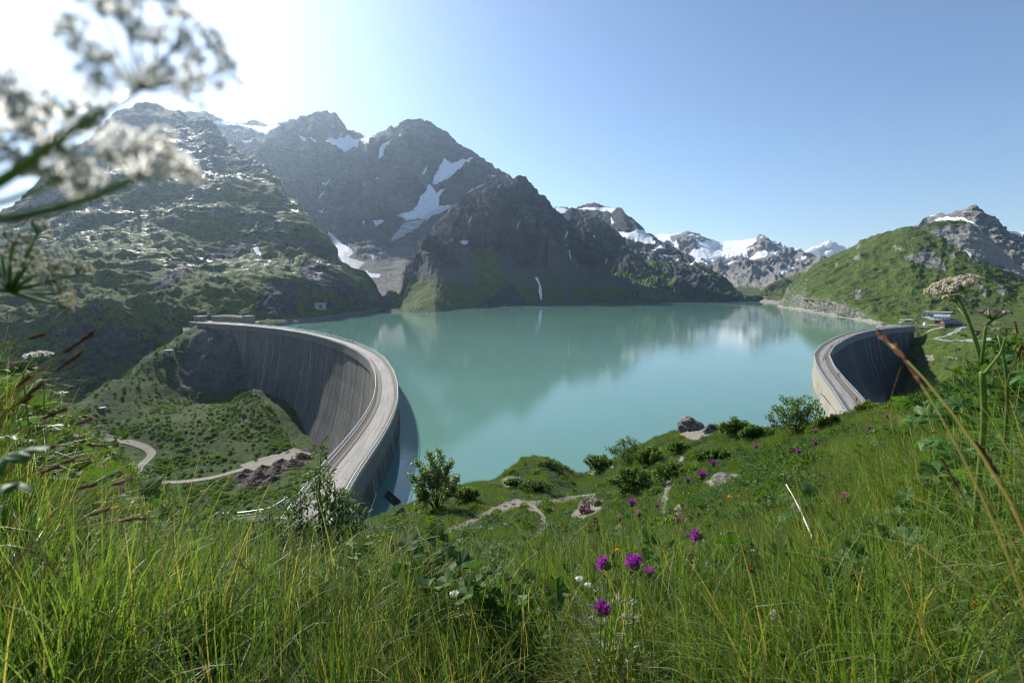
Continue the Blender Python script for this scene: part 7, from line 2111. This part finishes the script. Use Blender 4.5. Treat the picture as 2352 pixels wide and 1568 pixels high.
gbox('wall', (0, 0, 1.5), (11, 8, 8), M_stone, gh); gbox('roof', (0, 0, 5.7), (12.4, 9.4, .5), M_conc, gh); f_ = gbox('door', (0, -4.1, 1.2), (1.8, .2, 2.6), M_glass, gh)
m = MB(); 
V = [(-360, 522, 9.7), (-338, 505, 9.7), (-290, 484, 9.7), (-276, 500, 9.7), (-284, 530, 9.7), (-360, 545, 9.7)]
m.add(V + [(x, y, 3) for x, y, z in V], [(0, 1, 2, 3, 4, 5)] + [(i, 6 + i, 6 + (i + 1) % 6, (i + 1) % 6) for i in range(6)])
m.build('dam_forecourt', M_walk, smooth=False, label='concrete forecourt carrying the stone buildings at the far dam end', cat='paving')
def block_house(px, py, wpx, hpx, names, label, mat=M_conc, name='concrete_hut', depth=6, door=True):
    b = hit(px, py, names)
    if b is None: print('no hut', px); return
    k = mpp(b); root = empty(name, b, label, 'hut', rot=(0, 0, facing(px, .2)))
    m = MB(); m.box((0, 0, hpx * k / 2 - 1), (wpx * k, depth, hpx * k + 2)); m.build('wall', mat, root, smooth=False)
    m = MB(); m.box((0, 0, hpx * k + .15), (wpx * k + .8, depth + .8, .35)); m.build('roof', mat, root, smooth=False)
    if door:
        m = MB(); m.box((0, -depth / 2 - .05, hpx * k * .35), (wpx * k * .25, .12, hpx * k * .6)); m.build('door', M_gutter, root, smooth=False)
block_house(388, 813, 15, 9, ('valley_floor', 'left_mountain'), 'small square concrete hut on the dark ridge left of the dam')
block_house(735, 708, 24, 12, ('left_mountain',), 'concrete intake block on the far shore above the water', M_conc, 'intake_block', 10)
block_house(235, 942, 10, 6, ('valley_floor', 'left_mountain'), 'tiny concrete post hut in the valley behind the grass', M_conc, 'concrete_hut', 4)

# people
M_skin = simple('skin', (0.42, 0.25, 0.18), 0.6, 0.3)
cl_mats = [simple('cloth', c, 0.9, 0.1, 0.1, 5.0) for c in ((.45, .05, .05), (.06, .09, .22), (.6, .6, .58), (.05, .05, .05), (.08, .28, .30), (.50, .30, .08))]
def person(p, rz, label, top, leg, walk=0.18, s=1.0):
    me = bpy.data.meshes.new('body')
    J = [(0, 0, .92), (0, 0, 1.15), (0, 0, 1.40), (0, 0, 1.50), (0, .01, 1.62), (0, .01, 1.74),
         (.10, walk * .5, .88), (.11, walk, .50), (.11, walk * .9, .09), (.11, walk * .9 + .14, .04),
         (-.10, -walk * .5, .88), (-.11, -walk * .7, .50), (-.11, -walk * 1.5, .12), (-.11, -walk * 1.5 + .14, .04),
         (.19, 0, 1.40), (.24, -walk * .6, 1.12), (.25, -walk * .3, .86), (-.19, 0, 1.40), (-.24, walk * .6, 1.12), (-.25, walk * 1.0, .88)]
    E_ = [(0, 1), (1, 2), (2, 3), (3, 4), (4, 5), (0, 6), (6, 7), (7, 8), (8, 9), (0, 10), (10, 11), (11, 12), (12, 13), (2, 14), (14, 15), (15, 16), (2, 17), (17, 18), (18, 19)]
    Rd = [.15, .14, .16, .06, .10, .08, .10, .07, .045, .04, .10, .07, .045, .04, .065, .05, .035, .065, .05, .035]
    me.from_pydata(J, E_, [])
    o = bpy.data.objects.new('body', me); COL.objects.link(o)
    sk = o.modifiers.new('skin', 'SKIN'); sk.use_smooth_shade = True
    for v, q in zip(me.skin_vertices[0].data, Rd): v.radius = (q, q)
    me.skin_vertices[0].data[0].use_root = True
    o.modifiers.new('sub', 'SUBSURF').levels = 1
    dg = bpy.context.evaluated_depsgraph_get()
    m2 = bpy.data.meshes.new_from_object(o.evaluated_get(dg)); bpy.data.objects.remove(o)
    for m in (top, leg, M_skin): m2.materials.append(m)
    for f in m2.polygons:
        z = f.center.z; f.material_index = 2 if (z > 1.5 or (abs(f.center.x) > .2 and z < .98)) else (0 if z > .93 else 1)
    root = empty('person', p, label, 'person', rot=(0, 0, rz)); root.scale = (s, s, s)
    link('body', m2, None, root)
    m = MB(); m.lathe([(.095, 1.64), (.115, 1.72), (.09, 1.80), (.01, 1.84)], 8, (0, -.015, 0)); m.build('hair', M_gutter, root)
    return root
ppl = [((813, 784), 'person in red walking on the left dam before the water', 0, 3), ((824, 787), 'person in dark clothes walking on the left dam, right of the red one', 3, 3),
       ((1891.5, 829), 'person in red by the lake side rail of the arch dam', 0, 1), ((1897, 826), 'person in dark blue on the arch dam roadway', 1, 3), ((1908, 799), 'person in brown leading a pair on the arch dam', 5, 3),
       ((1911, 799), 'person in teal beside another on the arch dam', 4, 1), ((1927, 787), 'person in grey farther along the arch dam', 2, 1), ((1940, 775), 'person in red before the bend of the arch dam', 0, 3),
       ((1950, 774), 'person in black before the bend of the arch dam', 3, 3), ((1981, 762.5), 'person in blue farthest out on the arch dam', 1, 1), ((1985, 762.5), 'person in red farthest out on the arch dam', 0, 1),
       ((1925, 865), 'person in rust jacket leaning at the inner rail of the arch dam', 5, 3), ((1966, 922), 'person in pink red at the near end of the arch dam', 0, 1)]
for (px, py), lab, a, b_ in ppl:
    p = on_z(px, py, 10.05)
    Q_, N_ = (QL, NL) if px < 1200 else (QR, NR)
    i = int(np.argmin(np.hypot(Q_[:, 0] - p.x, Q_[:, 1] - p.y))); off = float(np.dot(np.array((p.x, p.y)) - Q_[i], N_[i])); off = max(-3.4, min(3.2, off))
    q = Q_[i] + N_[i] * off; z = 10.16 if (off < -2.6 or off > 2.4) else 10.0
    T_ = Q_[min(i + 1, len(Q_) - 1)] - Q_[i - 1]
    person((q[0], q[1], z), math.atan2(T_[1], T_[0]) - math.pi / 2 + (math.pi if a % 2 else 0), lab, cl_mats[a], cl_mats[b_])

# logs by the dam wall
for k, (a, b_) in enumerate([((888, 1131), (914, 1155)), ((885, 1136), (908, 1157)), ((892, 1128), (919, 1151))]):
    p0, p1 = on_z(*a, .25), on_z(*b_, .25)
    m = MB(); m.tube([tuple(p0), tuple(p1)], [.28, .22], 8); m.build('floating_log', G_bark, label='brown log floating beside the left dam wall, ' + ['middle of three', 'nearest the wall', 'outermost of three'][k], cat='log', group='logs floating at the wall')

# ropeway over the left slope
P = [at(x, y, r) for x, y, r in ((100, 890, 420), (185, 800, 480), (235, 745, 530), (297, 672, 620), (345, 625, 690), (385, 550, 850), (410, 500, 980), (432, 430, 1200), (450, 340, 1550), (461, 272, 1890))]
rw = empty('ropeway', P[0], 'thin pale ropeway cable rising over the left mountain', 'ropeway')
m = MB(); m.tube([tuple(Vector(q) - P[0]) for q in curve_pts([tuple(p) for p in P], 40)], [.03 + .06 * k / 39 for k in range(40)], 4); m.build('cable', M_conc, rw)
M_red = simple('marker_red', (.6, .08, .04), .5, .3)
for x, y, r in ((283, 689, 600), (297, 673, 620)):
    c = at(x, y, r) - P[0]; m = MB(); m.lathe([(.01, -.9), (.7, -.5), (.9, 0), (.7, .5), (.01, .9)], 8); o = m.build('marker_ball', M_red if x == 283 else M_whitew, rw); o.location = c

# clouds beyond the haze
t = NT('cloud_white')
d_ = t.node('ShaderNodeBsdfDiffuse'); d_.inputs[0].default_value = (0.985, 0.985, 0.985, 1)
e_ = t.node('ShaderNodeBsdfTranslucent'); e_.inputs[0].default_value = (0.985, 0.985, 0.985, 1)
m_ = t.node('ShaderNodeMixShader'); m_.inputs[0].default_value = 0.5
t.l.new(d_.outputs[0], m_.inputs[1]); t.l.new(e_.outputs[0], m_.inputs[2])
M_cloud = t.done(m_.outputs[0])
def cloud(cx, cy_, r, puffs, label, seed):
    b = at(cx, cy_, r); m = MB(); rr_ = random.Random(seed)
    import bmesh as bmm
    V = []; Fc = []
    for (x, y, s) in puffs:
        c = at(x, y, r + rr_.uniform(-1, 1) * s * r / F) - b; R_ = s * r / F
        bm = bmm.new(); bmm.ops.create_icosphere(bm, subdivisions=3, radius=R_)
        co = np.array([v.co[:] for v in bm.verts]); nn = co / R_
        q = (co + np.array(c)) / (R_ * 1.0)
        dsp = (1 - np.abs(fbm(q[:, 0] * 1.1, q[:, 1] * 1.1, q[:, 2] * 1.1 + seed, 4)) * 1.6) * 0.22 - 0.1
        co = co + nn * (dsp * R_)[:, None] + np.array(c)
        b0 = len(V); V += [tuple(k) for k in co]; Fc += [tuple(b0 + v.index for v in f.verts) for f in bm.faces]; bm.free()
    o = link('cloud', fast_mesh('cloud', V, Fc, M_cloud), None, label=label, kind='structure'); o.location = b
cr_ = random.Random(4); pf = []
for k in range(46):
    x = 1850 + 118 * (k + .5) / 46; top_ = np.interp(x, [1848, 1865, 1880, 1893, 1903, 1918, 1935, 1955, 1970], [596, 578, 566, 556, 551, 561, 566, 574, 588])
    pf.append((x, top_ + 7 + cr_.uniform(0, 6), cr_.uniform(5, 9)))
for k in range(30): pf.append((cr_.uniform(1860, 1960), cr_.uniform(584, 606), cr_.uniform(10, 16)))
cloud(1905, 580, 9500, pf, 'white cumulus cloud behind the green mountain', 3)
print('objects', round(time.time() - T0, 1))
# ------------------------------------------------------------------ air
t = NT('mountain_air')
v = t.node('ShaderNodeVolumePrincipled')
v.inputs['Color'].default_value = (0.60, 0.79, 1.0, 1)
v.inputs['Density'].default_value = HAZE
v.inputs['Anisotropy'].default_value = 0.66
m_air = t.done(v.outputs[0], vol=True)
hb = MB()
zb, zt = -330.0, 1180.0
hb.box((0, 2300, (zb + zt) / 2), (11000, 9400, zt - zb))
hz = hb.build('haze', m_air, smooth=False, kind='stuff', label='thin blue mountain haze filling the valley')
m_air.cycles.homogeneous_volume = True if hasattr(m_air.cycles, 'homogeneous_volume') else True
print('scene built', round(time.time() - T0, 1))
